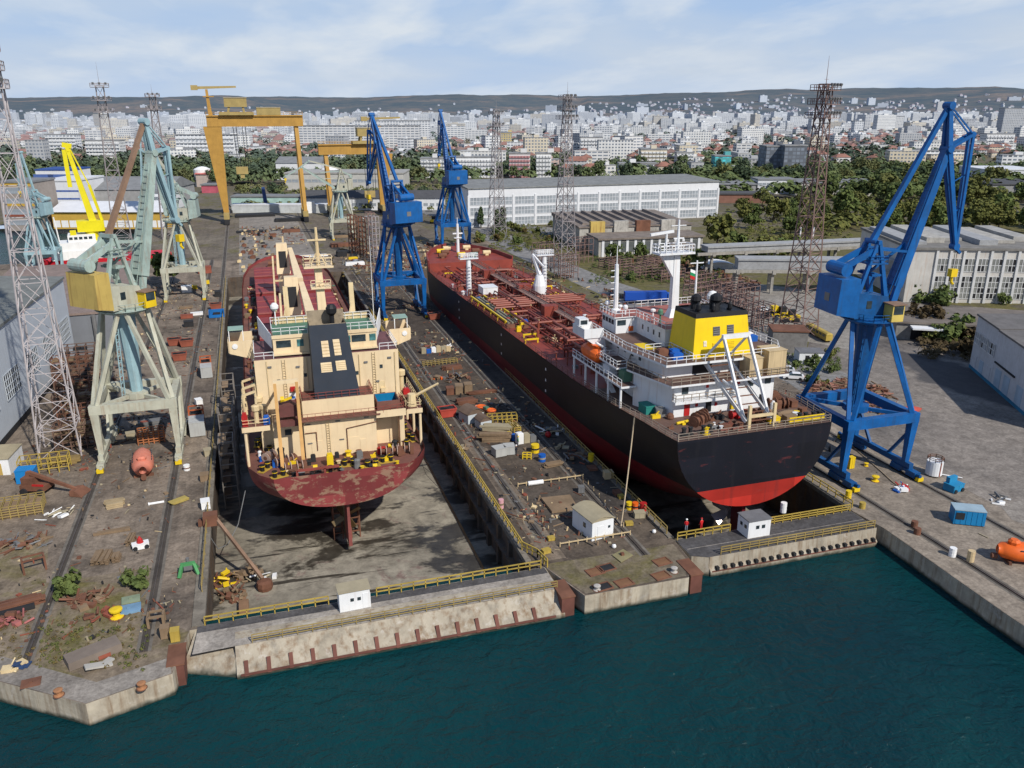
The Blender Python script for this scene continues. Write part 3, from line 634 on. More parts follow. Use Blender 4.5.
# ================================================================ the cream and red bulk carrier
def hull_mat(name, top, low, zsplit, patch, pc, sc2=None):
 m, nt, b = _nt(name); v = coords(nt); s = nt.nodes.new('ShaderNodeSeparateXYZ'); L(nt, v, s.inputs[0])
 f = math_(nt, 'GREATER_THAN', s.outputs['Z'], zsplit)
 base = mix(nt, f, low, top)
 pc_ = nt.nodes.new('ShaderNodeCombineXYZ'); L(nt, math_(nt, 'FLOOR', math_(nt, 'DIVIDE', math_(nt, 'ADD', s.outputs['Y'], math_(nt, 'MULTIPLY', math_(nt, 'FLOOR', math_(nt, 'DIVIDE', s.outputs['Z'], 2.3)), 3.7)), 9.0)), pc_.inputs[0]); L(nt, math_(nt, 'FLOOR', math_(nt, 'DIVIDE', s.outputs['Z'], 2.3)), pc_.inputs[1]); L(nt, math_(nt, 'FLOOR', math_(nt, 'DIVIDE', s.outputs['X'], 7.0)), pc_.inputs[2])
 wn_ = nt.nodes.new('ShaderNodeTexWhiteNoise'); L(nt, pc_.outputs[0], wn_.inputs['Vector'])
 base = mix(nt, .4, base, mix(nt, 1.0, base, mix(nt, wn_.outputs['Value'], (.35, .35, .35), (1.7, 1.65, 1.6)), 'MULTIPLY'))
 sc3 = ramp(nt, noise(nt, coords(nt, scale=(.3, .05, .9)), 1.0, 6, .7, .3), .60, .72); base = mix(nt, math_(nt, 'MULTIPLY', sc3, .45), base, tuple(x * .6 + .035 for x in low))
 base = mix(nt, ramp(nt, noise(nt, v, .12, 5, .65), .3, .7), mix(nt, 1.0, base, (.62, .62, .62), 'MULTIPLY'), base)
 sv = coords(nt, scale=(.9, .9, .07)); st = ramp(nt, noise(nt, sv, .9, 4, .6), .55, .75)
 base = mix(nt, math_(nt, 'MULTIPLY', st, .35), base, sc2 or tuple(x * .5 + .02 for x in low))
 if patch:
  pz = coords(nt, scale=(.42, .12, .75)); pn = noise(nt, pz, 1.0, 7, .72, .3)
  aft = math_(nt, 'SUBTRACT', 1.0, math_(nt, 'DIVIDE', s.outputs['Y'], 9.0), clamp=True)
  pf = ramp(nt, math_(nt, 'ADD', pn, math_(nt, 'MULTIPLY', aft, .14)), 0.66, 0.71)
  base = mix(nt, math_(nt, 'MULTIPLY', pf, patch), base, pc)
  p2 = ramp(nt, noise(nt, v, .9, 5, .7, .5), .66, .72); base = mix(nt, math_(nt, 'MULTIPLY', p2, .5), base, pc)
 L(nt, base, b.inputs['Base Color']); b.inputs['Roughness'].default_value = .5; b.inputs['Specular IOR Level'].default_value = .3
 return m
M_hullr = hull_mat('worn red hull', (.25, .05, .05), (.26, .05, .05), 5.0, .75, (.30, .20, .13))
M_cr = paint('ship cream paint', (.74, .585, .37), .5, .09, rust=.06, rcol=(.36, .17, .07), streak=.22, dirt=.06, dcol=(.4, .3, .18), sc_=.5)
M_crd = paint('old cream paint', (.66, .52, .30), .55, .15, rust=.25, rcol=(.34, .17, .05), streak=.4)
M_orc = paint('orange cream paint', (.66, .38, .14), .55, .2, rust=.25, rcol=(.34, .17, .05))
M_dkr = paint('red brown deck', (.18, .075, .055), .75, .3, rust=.2, rcol=(.10, .05, .035), dirt=.35, dcol=(.09, .06, .05))
M_hat = paint('hatch red', (.25, .035, .035), .55, .18, dirt=.2, dcol=(.16, .05, .045), streak=.2)
M_grn = paint('deck green', (.085, .19, .125), .7, .25, dirt=.3, dcol=(.12, .12, .07))
M_fun = paint('funnel slate', (.022, .030, .045), .55, .2, dirt=.15)
M_white = paint('white paint', (.78, .78, .77), .5, .06, rust=.05, rcol=(.4, .25, .15), streak=.15)
M_blk = paint('black paint', (.012, .012, .014), .6, .3)
M_red = paint('red paint', (.42, .02, .02), .5, .2)
M_pool = paint('pool blue', (.005, .16, .33), .4, .2)
M_tarp = paint('blue tarpaulin', (.01, .10, .42), .5, .2)
M_rust = paint('rusty steel', (.17, .075, .045), .85, .4, rust=.3, rcol=(.09, .04, .028))
M_wood = paint('weathered timber', (.24, .165, .10), .85, .35, dirt=.4, dcol=(.1, .075, .05))
M_teal = paint('teal canvas', (.02, .20, .17), .7, .2)
bx, by, bz = 9.0, 107.0, -5.9
bc = thing('bulk_carrier', 'red hulled bulk carrier with cream superstructure, stern towards the water, in the first dock', 'ship', (bx, by, bz))
DZ = 11.8                       # poop deck above the keel
tabB = [(0, 9.4, DZ, 7.4, 2.3), (2, 11.2, DZ, 7.2, 2.3), (5, 12.6, DZ, 6.2, 2.4), (9, 13.0, DZ, 4.0, 2.3), (16, 13.1, DZ - .2, 1.2, 2.2), (30, 13.1, DZ - .6, .1, 3.2), (55, 13.1, DZ - .8, 0, 7), (135, 13.1, DZ - .2, 0, 7), (150, 12.6, DZ + .3, 0, 4), (160, 11.0, DZ + 1.0, 0, 2.6), (167, 8.2, DZ + 1.6, .4, 1.9), (171, 5.0, DZ + 2.0, 1.0, 1.5), (173, 1.2, DZ + 2.2, 2.0, 1.2)]
ys = [0, .7, 2, 3.5, 5, 7, 9, 12, 16, 22, 30, 40, 55, 80, 110, 135, 143, 150, 155, 160, 164, 167, 169, 171, 172.3, 173]
mb = MB(); secs = hull(tabB, ys, lip=.9); mb.loft(secs); mb.poly(list(reversed(secs[0])))
ho = mb.build('hull', M_hullr, bc, smooth=True, angle=40)
mb = MB(); deck_strip(mb, tabB, ys); mb.build('deck', M_dkr, bc)
mb = MB(); mb.hexa([(.15, .6, .4), (.65, .6, .4), (.7, 4.2, .3), (.1, 4.2, .3), (.22, 1.0, 7.3), (.58, 1.0, 7.3), (.62, 4.0, 7.3), (.18, 4.0, 7.3)]); mb.build('rudder', paint('rudder red', (.24, .07, .06), .6, .3, rust=.2), bc)
mb = MB(); mb.beam((.4, 4.4, .3), (.4, 6.5, 7), .8, 1.4); mb.tube((.4, 5.2, 3.2), (.4, 9.5, 3.2), .6, .9, n=10)
for k in range(4):
 a = k * math.pi / 2 + .5; mb.beam((.4 + .5 * math.cos(a), 5.0, 3.2 + .5 * math.sin(a)), (.4 + 2.3 * math.cos(a), 4.8, 3.2 + 2.3 * math.sin(a)), .9, .12, side=(math.sin(a) * .8, .6, -math.cos(a) * .8))
mb.build('propeller', paint('bronze', (.20, .14, .07), .4, .3, metal=.6), bc)
def Z(w): return w - bz          # world height -> ship height
def Y(w): return w - by
def X(w): return w - bx
M_rbin0 = paint('dull red fitting', (.26, .06, .045), .7, .3, rust=.3)
mb = MB(); mb.box(X(-1.5), X(19.6), Y(120), Y(131), DZ - .1, Z(20.0)); house = mb.build('deckhouse', M_cr, bc)
mb = MB(); mb.box(X(4.5), X(15.0), Y(115), Y(119.99), DZ - .1, Z(11.9)); casing = mb.build('engine_casing', M_cr, bc)
mb = MB(); mb.box(X(4.55), X(14.95), Y(115.6), Y(119.98), Z(12.05), Z(14.6)); up = mb.build('casing_upper', M_cr, bc)
mb = MB(); mb.box(X(.2), X(4.45), Y(116.2), Y(119.99), DZ - .1, Z(11.6)); side1 = mb.build('deckhouse_annex', M_cr, bc)
mb = MB(); mb.box(X(15.05), X(19.2), Y(117.6), Y(119.97), DZ - .1, Z(11.85)); mb.box(X(18.6), X(19.3), Y(115.4), Y(117.5), DZ - .1, Z(11.85)); side2 = mb.build('deckhouse_annex', M_cr, bc)
mb = MB(); mb.box(X(3.9), X(15.6), Y(114.1), Y(115.55), Z(11.9), Z(12.05)); mb.box(X(15.05), X(19.4), Y(114.6), Y(119.95), Z(11.9), Z(12.1)); b1 = mb.build('walkway', M_dkr, bc)
mb = MB(); mb.box(X(15.0), X(19.42), Y(114.3), Y(114.6), Z(11.3), Z(12.32)); mb.build('walkway_fascia', M_cr, b1)
mb = MB(); mb.box(X(4.6), X(14.9), Y(115.8), Y(119.9), Z(14.6), Z(14.66)); mb.build('casing_deck', M_dkr, bc)
mb = MB(); mb.box(X(-1.4), X(19.5), Y(120.15), Y(130.8), Z(20.0), Z(20.06)); mb.build('bridge_deck', paint('purple brown deck', (.15, .065, .07), .75, .3, dirt=.3), bc)
mb = MB()
x0, x1, y0, y1, z0, z1 = X(15.35), X(18.8), Y(115.5), Y(119.3), Z(12.1), Z(13.4)
mb.box(x0, x1, y0, y0 + .15, z0, z1); mb.box(x0, x1, y1 - .15, y1, z0, z1); mb.box(x0, x0 + .15, y0 + .15, y1 - .15, z0, z1); mb.box(x1 - .15, x1, y0 + .15, y1 - .15, z0, z1)
po = mb.build('swimming_pool', M_dkr, bc)
mb = MB(); mb.poly([(x0 + .16, y0 + .16, z0 + .05), (x1 - .16, y0 + .16, z0 + .05), (x1 - .16, y1 - .16, z0 + .05), (x0 + .16, y1 - .16, z0 + .05)]); mb.box(x0 + .17, x1 - .17, y1 - .2, y1 - .16, z0 + .06, z1 - .02); mb.build('pool_lining', M_pool, po)
for xa, xb, ya, yb, px in ((-4.0, -.2, 114.2, 128, -3.6), (19.65, 22.0, 114.8, 127, 21.7)):
 mb = MB(); mb.box(X(xa), X(xb), Y(ya), Y(yb), Z(11.75), Z(12.0)); pl = mb.build('boat_deck', M_dkr, bc)
 mb = MB(); mb.box(X(xa) - .02, X(xb) + .02, Y(ya) - .12, Y(ya) - .01, Z(11.3), Z(12.02)); mb.box(X(px) - .4, X(px) - .3, Y(ya), Y(yb), Z(11.4), Z(12.02)); mb.build('fascia', M_cr, pl)
 for yy in (ya + .4, ya + 6, yb - .5):
  mb = MB(); mb.tube((X(px), Y(yy), DZ), (X(px), Y(yy), Z(11.75)), .22, n=8); mb.build('pillar', M_cr, pl)
 mb = MB(); mb.rail([(X(xa) + .1, Y(yb), Z(12)), (X(xa) + .1, Y(ya) + .05, Z(12)), (X(xb) - .1, Y(ya) + .05, Z(12)), (X(xb) - .1, Y(yb), Z(12))], 1.05, 1.5, .035); mb.build('railing', M_crd, pl)
mb = MB(); cx_ = X(-2.6)
for yy in (115.4, 118.5, 122):
 mb.tube((cx_ - .6, Y(yy), Z(12)), (cx_ - .9, Y(yy), Z(16.4)), .22, .16, n=6); mb.beam((cx_ - .9, Y(yy), Z(16.4)), (cx_ + .9, Y(yy), Z(16.9)), .3); mb.beam((cx_ + .9, Y(yy), Z(16.9)), (cx_ + 1.0, Y(yy), Z(14.2)), .12)
mb.beam((cx_ - .9, Y(115.4), Z(15.2)), (cx_ - .9, Y(122), Z(15.2)), .2); mb.beam((cx_ + .8, Y(115.4), Z(14.6)), (cx_ + .8, Y(122), Z(14.6)), .25)
mb.build('davit', M_crd, bc)
for (x_, y_, r, h, m) in ((-1.9, 115.6, .5, 2.8, M_crd), (-.9, 117.3, .45, 2.2, M_crd), (-1.4, 119.8, .5, 2.6, M_crd), (20.6, 124.2, .55, 3.4, M_crd)):
 mb = MB(); mb.lathe([(r * .7, 0), (r * .7, h * .7), (r * 1.15, h * .72), (r * 1.2, h * .95), (r * .6, h)], (X(x_), Y(y_), Z(12)), 10); mb.build('ventilator', m, bc)
for (x_, y_, a, b_, h, m, n) in ((-3.5, 115.0, .8, .7, 2.0, M_red, 'locker'), (-.55, 115.0, .9, .7, 1.3, M_tarp, 'covered_box'), (20.4, 126, 1.6, 1.4, 1.6, M_teal, 'covered_winch'), (20.0, 118.3, 1.2, 1.0, 1.0, M_rust, 'winch'), (20.9, 122, 1, 1, .9, M_red, 'winch')):
 mb = MB(); mb.box(X(x_) - a / 2, X(x_) + a / 2, Y(y_) - b_ / 2, Y(y_) + b_ / 2, Z(12), Z(12) + h * .8); mb.box(X(x_) - a * .35, X(x_) + a * .35, Y(y_) - b_ * .35, Y(y_) + b_ * .35, Z(12) + h * .8, Z(12) + h); mb.build(n, m, bc)
mb = MB(); mb.tube((X(20.7), Y(116.2), Z(12)), (X(20.7), Y(116.2), Z(13.9)), .75, .6, n=10); mb.tube((X(20.7), Y(116.2), Z(13.3)), (X(24.6), Y(114.9), Z(15.6)), .26, .16, n=6); mb.build('provision_crane', M_crd, bc)
WX0, WX1 = 1.4, 16.6
mb = MB(); mb.box(X(WX0), X(WX1), Y(121.2), Y(128.6), Z(20.06), Z(23.1)); wh = mb.build('wheelhouse', M_cr, bc)
mb = MB(); mb.box(X(WX0) + .1, X(WX1) - .1, Y(121.35), Y(128.5), Z(23.1), Z(23.16)); mb.build('monkey_island', M_grn, wh)
mb = MB(); mb.box(X(WX0) - .12, X(WX1) + .12, Y(121.05), Y(121.3), Z(22.75), Z(23.25)); mb.box(X(WX0) - .05, X(WX1) + .05, Y(120.4), Y(121.18), Z(20.35), Z(20.5)); mb.build('eave', M_cr, wh)
wins(wh, [(X(2.9), Y(121.18), Z(21.9)), (X(13.9), Y(121.18), Z(21.9))], 2.1, 1.05, frame=1)
wins(wh, [(X(5.3), Y(121.18), Z(21.9)), (X(12.2), Y(121.18), Z(21.9)), (X(16.0), Y(121.18), Z(21.9))], .95, 1.05, m=glass('green tinted glass', (.04, .11, .11)))
mb = MB(); mb.rail([(X(WX0), Y(128.4), Z(23.16)), (X(WX0), Y(121.2), Z(23.25)), (X(WX1), Y(121.2), Z(23.25)), (X(WX1), Y(128.4), Z(23.16)), (X(WX0), Y(128.4), Z(23.16))], 1.1, 1.3, .035); mb.build('railing', M_white, wh)
mb = MB(); mb.box(X(WX0) + .3, X(WX1) - .3, Y(128.62), Y(128.75), Z(22.6), Z(24.1)); mb.build('front_screen', M_crd, wh)
for s, xx in ((-1, WX0), (1, WX1)):     # sloping white wind screens at the front corners
 mb = MB(); mb.hexa([(X(xx) + s * .1, Y(122.5), Z(21)), (X(xx) + s * .2, Y(122.5), Z(21)), (X(xx) + s * 1.9, Y(129.4), Z(21.5)), (X(xx) + s * 1.8, Y(129.4), Z(21.5)), (X(xx) + s * .1, Y(122.8), Z(23)), (X(xx) + s * .2, Y(122.8), Z(23)), (X(xx) + s * 1.9, Y(129.4), Z(24.4)), (X(xx) + s * 1.8, Y(129.4), Z(24.4))]); mb.build('wind_screen', M_white, wh)
for s in (-1, 1):                       # bridge wings
 xe, xi = (-5.0, -1.5) if s < 0 else (22.9, 19.6)
 a, b_ = min(xe, xi), max(xe, xi)
 mb = MB(); mb.box(X(a) + .02, X(b_) - .02, Y(127.6), Y(131.4), Z(19.75), Z(20.0)); wg = mb.build('bridge_wing', M_dkr, bc)
 mb = MB(); mb.hexa([(X(xe), Y(127.45), Z(19.3)), (X(xi), Y(127.45), Z(18.1)), (X(xi), Y(127.58), Z(18.1)), (X(xe), Y(127.58), Z(19.3)), (X(xe), Y(127.45), Z(21.2)), (X(xi), Y(127.45), Z(21.2)), (X(xi), Y(127.58), Z(21.2)), (X(xe), Y(127.58), Z(21.2))][::1] if s < 0 else [(X(xi), Y(127.45), Z(18.1)), (X(xe), Y(127.45), Z(19.3)), (X(xe), Y(127.58), Z(19.3)), (X(xi), Y(127.58), Z(18.1)), (X(xi), Y(127.45), Z(21.2)), (X(xe), Y(127.45), Z(21.2)), (X(xe), Y(127.58), Z(21.2)), (X(xi), Y(127.58), Z(21.2))])
 mb.box(X(a), X(b_) + 0, Y(131.42), Y(131.6), Z(19.4), Z(21.6)); mb.box(min(X(xe), X(xe) + s * .12), max(X(xe), X(xe) + s * .12), Y(127.6), Y(131.4), Z(19.4), Z(21.2))
 mb.build('wing_bulwark', M_cr, wg)
 mb = MB(); q0, q1 = (X(xe) + .05, X(xe) + 2.3) if s < 0 else (X(xe) - 2.3, X(xe) - .05)
 mb.box(q0, q1, Y(128.9), Y(131.3), Z(22.5), Z(22.65)); mb.build('wing_roof', paint('pale green roof', (.25, .36, .30), .7, .2), wg)
 mb = MB()
 for qx in (q0 + .1, q1 - .1): mb.beam((qx, Y(129.0), Z(20)), (qx, Y(129.0), Z(22.5)), .12)
 mb.build('wing_post', M_white, wg)
 mb = MB(); mb.lathe([(.05, -.02), (.42, 0), (.42, .08), (.05, .1)], (0, 0, 0), 12); o = mb.build('lifebuoy', M_white, wg); o.location = (X(xe) - s * .9, Y(127.40), Z(20.4)); o.rotation_euler = (R(90), 0, 0)
mb = MB(); mb.rail([(X(-1.4), Y(127.5), Z(20.06)), (X(-1.4), Y(120.15), Z(20.06)), (X(1.3), Y(120.15), Z(20.06))], 1.05, 1.2, .035); mb.rail([(X(19.5), Y(127.5), Z(20.06)), (X(19.5), Y(120.15), Z(20.06)), (X(16.8), Y(120.15), Z(20.06))], 1.05, 1.2, .035); mb.build('railing', M_white, bc)
wins(house, [(X(a), Y(119.98), Z(b_)) for a, b_ in ((1.7, 16.6), (5.6, 17.2), (13.2, 16.8), (16.9, 17.5))], .45, .55)
mb = MB(); mb.box(X(3.0), X(4.0), Y(119.9), Y(119.99), Z(13.6), Z(14.6)); n = mb.build('notice_board', M_white, house); mb = MB(); mb.box(X(3.2), X(3.8), Y(119.88), Y(119.9), Z(13.7), Z(14.1)); mb.build('blue_emblem', M_tarp, n)
wins(side1, [(X(2.3), Y(116.18), Z(9.9))], .95, .9)
for (a, b_) in ((5.1, 11.2), (9.4, 11.3), (13.6, 11.4), (5.2, 8.2), (9.8, 8.3)):
 mb = MB(); mb.box(X(a) - .35, X(a) + .35, Y(114.93), Y(115), Z(b_) - .09, Z(b_) + .09); mb.build('lamp', M_grey, casing)
for (a, w_, h) in ((6.2, 1.6, 2.6), (11.4, 1.9, 2.6), (12.9, .9, 2.1)):
 mb = MB(); mb.box(X(a) - w_ / 2, X(a) + w_ / 2, Y(114.94), Y(115.0), DZ, DZ + h); mb.build('door', M_cr, casing)
mb = MB()
for pth in ([(4.6, 9.9), (6.2, 9.9), (6.2, 7.0)], [(10.6, 6.4), (10.6, 10.0), (15.1, 10.6)], [(15.1, 11.0), (18.4, 11.2), (18.4, 6.5)]):
 mb.path([(X(a), Y(114.85), Z(b_)) for a, b_ in pth], .07, 5)
mb.build('pipe', M_rust, casing)
for pts in ([(X(4.0), Y(114.2), Z(12.05)), (X(15.0), Y(114.2), Z(12.05)), (X(19.3), Y(114.7), Z(12.1)), (X(19.3), Y(119.6), Z(12.1))], [(X(4.65), Y(119.8), Z(14.66)), (X(4.65), Y(115.7), Z(14.66)), (X(14.85), Y(115.7), Z(14.66)), (X(14.85), Y(119.8), Z(14.66))], [(X(.4), Y(116.3), Z(11.6)), (X(4.3), Y(116.3), Z(11.6))]):
 mb = MB(); mb.rail(pts, 1.0, 1.1, .028); mb.build('railing', M_rbin0, bc)
for a, z0, z1 in ((.2, 13.4, 19.8), (5.9, 15, 19.9), (13.6, 14.8, 19.7), (19.0, 13, 19.6)):
 mb = MB(); mb.tube((X(a), Y(119.9), Z(z0)), (X(a), Y(119.9), Z(z1)), .07, n=5); mb.build('pipe', M_crd, house)
for a, z in ((.6, 18.9), (3.4, 16.4), (4.6, 18.6), (14.6, 18.4), (16.2, 15.2), (18.2, 18.8)):
 mb = MB(); mb.box(X(a) - .28, X(a) + .28, Y(119.82), Y(119.99), Z(z) - .12, Z(z) + .12); mb.build('lamp', M_grey, house)
for a, z0, z1, yy in ((2.6, 13.2, 19.9, 119.9), (15.8, 13.4, 19.9, 119.9), (7.9, 6.2, 11.8, 114.9)):
 mb = MB()
 for s in (-.22, .22): mb.beam((X(a) + s, Y(yy) - .05, Z(z0)), (X(a) + s, Y(yy) - .05, Z(z1)), .06)
 for k in range(int((z1 - z0) / .4)): mb.beam((X(a) - .22, Y(yy) - .05, Z(z0) + .2 + k * .4), (X(a) + .22, Y(yy) - .05, Z(z0) + .2 + k * .4), .05)
 mb.build('ladder', M_crd, house)
for a, z, m in ((17.0, 13.4, M_crd), (4.2, 13.0, M_red), (3.6, 14.9, M_red)):
 mb = MB(); mb.box(X(a) - .35, X(a) + .35, Y(119.6), Y(119.98), Z(z), Z(z) + .7); mb.build('locker', m, house)
mb = MB(); mb.box(X(16.4), X(17.3), Y(119.93), Y(120.0), Z(13.1), Z(15.1)); mb.build('door', M_crd, house)
mb = MB()
fb = [(X(6.5), Y(115.9), Z(14.66)), (X(13.0), Y(115.9), Z(14.66)), (X(13.0), Y(119.9), Z(14.66)), (X(6.5), Y(119.9), Z(14.66))]
ft = [(X(6.55), Y(117.9), Z(25.2)), (X(11.85), Y(117.9), Z(25.2)), (X(11.85), Y(121.1), Z(25.2)), (X(6.55), Y(121.1), Z(25.2))]
for k in range(4): mb.poly([fb[k], fb[(k + 1) % 4], ft[(k + 1) % 4], ft[k]])
fu = mb.build('funnel', M_fun, bc)
mb = MB(); tw_ = .12
for (a, b_, c, d) in ((6.62, 11.78, 117.98, 118.02), (6.62, 11.78, 121.0, 121.04)): mb.box(X(a), X(b_), Y(c), Y(d), Z(23.2), Z(25.25))
for a in (6.6, 11.74): mb.box(X(a), X(a + .04), Y(118.02), Y(121.0), Z(23.2), Z(25.25))
mb.poly([(X(6.6), Y(118), Z(23.6)), (X(11.8), Y(118), Z(23.6)), (X(11.8), Y(121), Z(23.6)), (X(6.6), Y(121), Z(23.6))]); mb.box(X(6.55), X(11.85), Y(121.05), Y(121.3), Z(23), Z(26.6))
mb.build('funnel_lining', paint('sooty cream', (.36, .29, .2), .8, .3, dirt=.5), fu)
mb = MB(); mb.tube((X(10.0), Y(119.6), Z(23.6)), (X(10.0), Y(119.6), Z(26.2)), .35, n=8); mb.lathe([(.3, 0), (.75, .5), (.8, 1.2), (.5, 1.7)], (X(10.0), Y(119.6), Z(26)), 10); mb.build('exhaust_pipe', M_blk, fu)
for a, w_ in ((7.8, .4), (8.6, .4), (11.2, .4)):
 mb = MB(); mb.tube((X(a), Y(119.8), Z(23.6)), (X(a), Y(119.8), Z(24.4)), .3, n=8); mb.build('exhaust_pipe', M_blk, fu)
def fpt(u, z):   # a point on the raked after face of the funnel
 t = (z - 14.66) / (25.2 - 14.66); a = 6.5 + .05 * t; b_ = 13.0 - 1.15 * t
 return Vector((X(a + (b_ - a) * u), Y(115.9 + 2.0 * t - .05), Z(z)))
for u0, u1, za, zb_ in ((.27, .45, 20.6, 22.9), (.57, .74, 20.7, 23.0), (.20, .46, 18.4, 19.8), (.56, .80, 18.5, 19.9)):
 mb = MB(); q = [fpt(u0, za), fpt(u1, za), fpt(u1, zb_), fpt(u0, zb_)]; mb.hexa(q[:2] + [p + Vector((0, .08, 0)) for p in (q[1], q[0])] + [q[3], q[2]] + [p + Vector((0, .08, 0)) for p in (q[2], q[3])])
 lo = mb.build('louvre', M_cr, fu)
 mb = MB()
 for k in range(1, 5):
  f = k / 5; mb.beam(q[0].lerp(q[3], f) - Vector((0, .03, 0)), q[1].lerp(q[2], f) - Vector((0, .03, 0)), .05, .1)
 mb.build('louvre_slats', M_crd, lo)
for xx in (4.1, 14.2):
 mb = MB(); mb.beam((X(xx), Y(129.6), Z(20.5)), (X(xx), Y(130.4), Z(28.6)), .85, .85, w2=.7); mb.beam((X(xx) - .9, Y(128.2), Z(23.2)), (X(xx), Y(130), Z(26)), .14); mb.build('signal_post', M_crd, bc)
mb = MB(); mb.beam((X(9.6), Y(130.4), Z(20.5)), (X(9.3), Y(130.4), Z(31.4)), 2.1, 1.5, w2=1.5); rm = mb.build('radar_mast', M_cr, bc)
mb = MB(); mb.box(X(7.1), X(11.6), Y(128.8), Y(131.8), Z(31.4), Z(31.7)); mb.rail([(X(7.2), Y(128.9), Z(31.7)), (X(11.5), Y(128.9), Z(31.7)), (X(11.5), Y(131.7), Z(31.7)), (X(7.2), Y(131.7), Z(31.7))], 1.3, 1.1, .05, closed=True); mb.box(X(8.0), X(11.0), Y(129), Y(131.5), Z(28.1), Z(28.4)); mb.rail([(X(8), Y(129), Z(28.4)), (X(11), Y(129), Z(28.4))], 1.1, .8, .05); mb.build('mast_platform', M_cr, rm)
mb = MB(); mb.tube((X(9.4), Y(130.2), Z(31.7)), (X(9.4), Y(130.2), Z(37.5)), .35, .2, n=8); mb.beam((X(8.0), Y(130), Z(35.6)), (X(10.8), Y(130), Z(35.6)), .25); mb.beam((X(8.3), Y(130.2), Z(31.8)), (X(9.4), Y(130.2), Z(34)), .15); mb.beam((X(10.5), Y(130.2), Z(31.8)), (X(9.4), Y(130.2), Z(34)), .15); mb.build('topmast', M_crd, rm)
mb = MB(); mb.tube((X(2.2), Y(127.8), Z(23.1)), (X(2.2), Y(127.8), Z(25.6)), .1, n=6); mb.lathe([(.3, 0), (.62, .35), (.62, .75), (.3, 1.15)], (X(2.2), Y(127.8), Z(25.5)), 12); mb.build('satellite_dome', M_white, bc)
mb = MB(); mb.tube((X(17.4), Y(129), Z(21)), (X(17.4), Y(129), Z(36)), .07, .03, n=5); mb.build('whip_antenna', M_white, bc)
for k, (a, b_) in enumerate(((138, 148), (150.5, 168.5), (171.5, 190), (194, 213), (217, 236), (240, 254))):
 mb = MB(); mb.box(X(.2), X(17.8), Y(a), Y(b_), DZ - 1.0, Z(8.6)); hc = mb.build('hatch_coaming', M_hat, bc)
 mb = MB(); n = 3
 for q in range(n):
  y0, y1 = a + (b_ - a) * q / n, a + (b_ - a) * (q + 1) / n
  mb.box(X(-.5), X(18.5), Y(y0) + .06, Y(y1) - .06, Z(8.6), Z(9.7))
  mb.box(X(-.5), X(18.5), Y(y0) - .05, Y(y0) + .05, Z(9.5), Z(9.86), 1)
  for r_ in range(9): mb.box(X(-.4 + r_ * 2.33), X(-.25 + r_ * 2.33), Y(y0) + .1, Y(y1) - .1, Z(9.7), Z(9.8))
 mb.build('hatch_cover', [M_hat, paint('pale hatch seam', (.33, .10, .09), .6, .2)], hc)
for k, (yy, xx) in enumerate(((169.9, 6.6), (215, 6.8))):
 mb = MB(); mb.tube((X(xx), Y(yy), DZ - .8), (X(xx), Y(yy), Z(15.0)), 1.5, 1.4, n=14); dc = mb.build('deck_crane', M_cr, bc)
 mb = MB(); mb.hexa([(X(xx) - 1.7, Y(yy) - 1.8, Z(15)), (X(xx) + 1.7, Y(yy) - 1.8, Z(15)), (X(xx) + 1.7, Y(yy) + 1.8, Z(15)), (X(xx) - 1.7, Y(yy) + 1.8, Z(15)), (X(xx) - 1.3, Y(yy) - .6, Z(22.5)), (X(xx) + 1.3, Y(yy) - .6, Z(22.5)), (X(xx) + 1.3, Y(yy) + 1.2, Z(22.5)), (X(xx) - 1.3, Y(yy) + 1.2, Z(22.5))]); h_ = mb.build('crane_house', M_cr, dc)
 mb = MB(); mb.hexa([(X(xx) - .9, Y(yy) - 1.68, Z(16.6)), (X(xx) + .9, Y(yy) - 1.68, Z(16.6)), (X(xx) + .9, Y(yy) - 1.4, Z(16.6)), (X(xx) - .9, Y(yy) - 1.4, Z(16.6)), (X(xx) - .9, Y(yy) - .98, Z(20.6)), (X(xx) + .9, Y(yy) - .98, Z(20.6)), (X(xx) + .9, Y(yy) - .7, Z(20.6)), (X(xx) - .9, Y(yy) - .7, Z(20.6))]); mb.build('grille', M_blk, h_)
 mb = MB(); mb.beam((X(xx) + 2.1, Y(yy) + 1.5, Z(20.5)), (X(xx) + 2.6, Y(yy) - 21, Z(16.8)), 1.0, 1.2, w2=1.9, h2=1.4); mb.build('crane_jib', M_cr, dc)
 mb = MB(); mb.beam((X(xx) - 2.4, Y(yy) - 2, Z(19.5)), (X(xx) - 3.2, Y(yy) - 24, Z(10.6)), .4); mb.beam((X(xx) - 2.4, Y(yy) - 5, Z(14.0)), (X(xx) + 1, Y(yy) - 5, Z(14.0)), .4); mb.build('jib_stay', M_crd, dc)
r2 = random.Random(3)
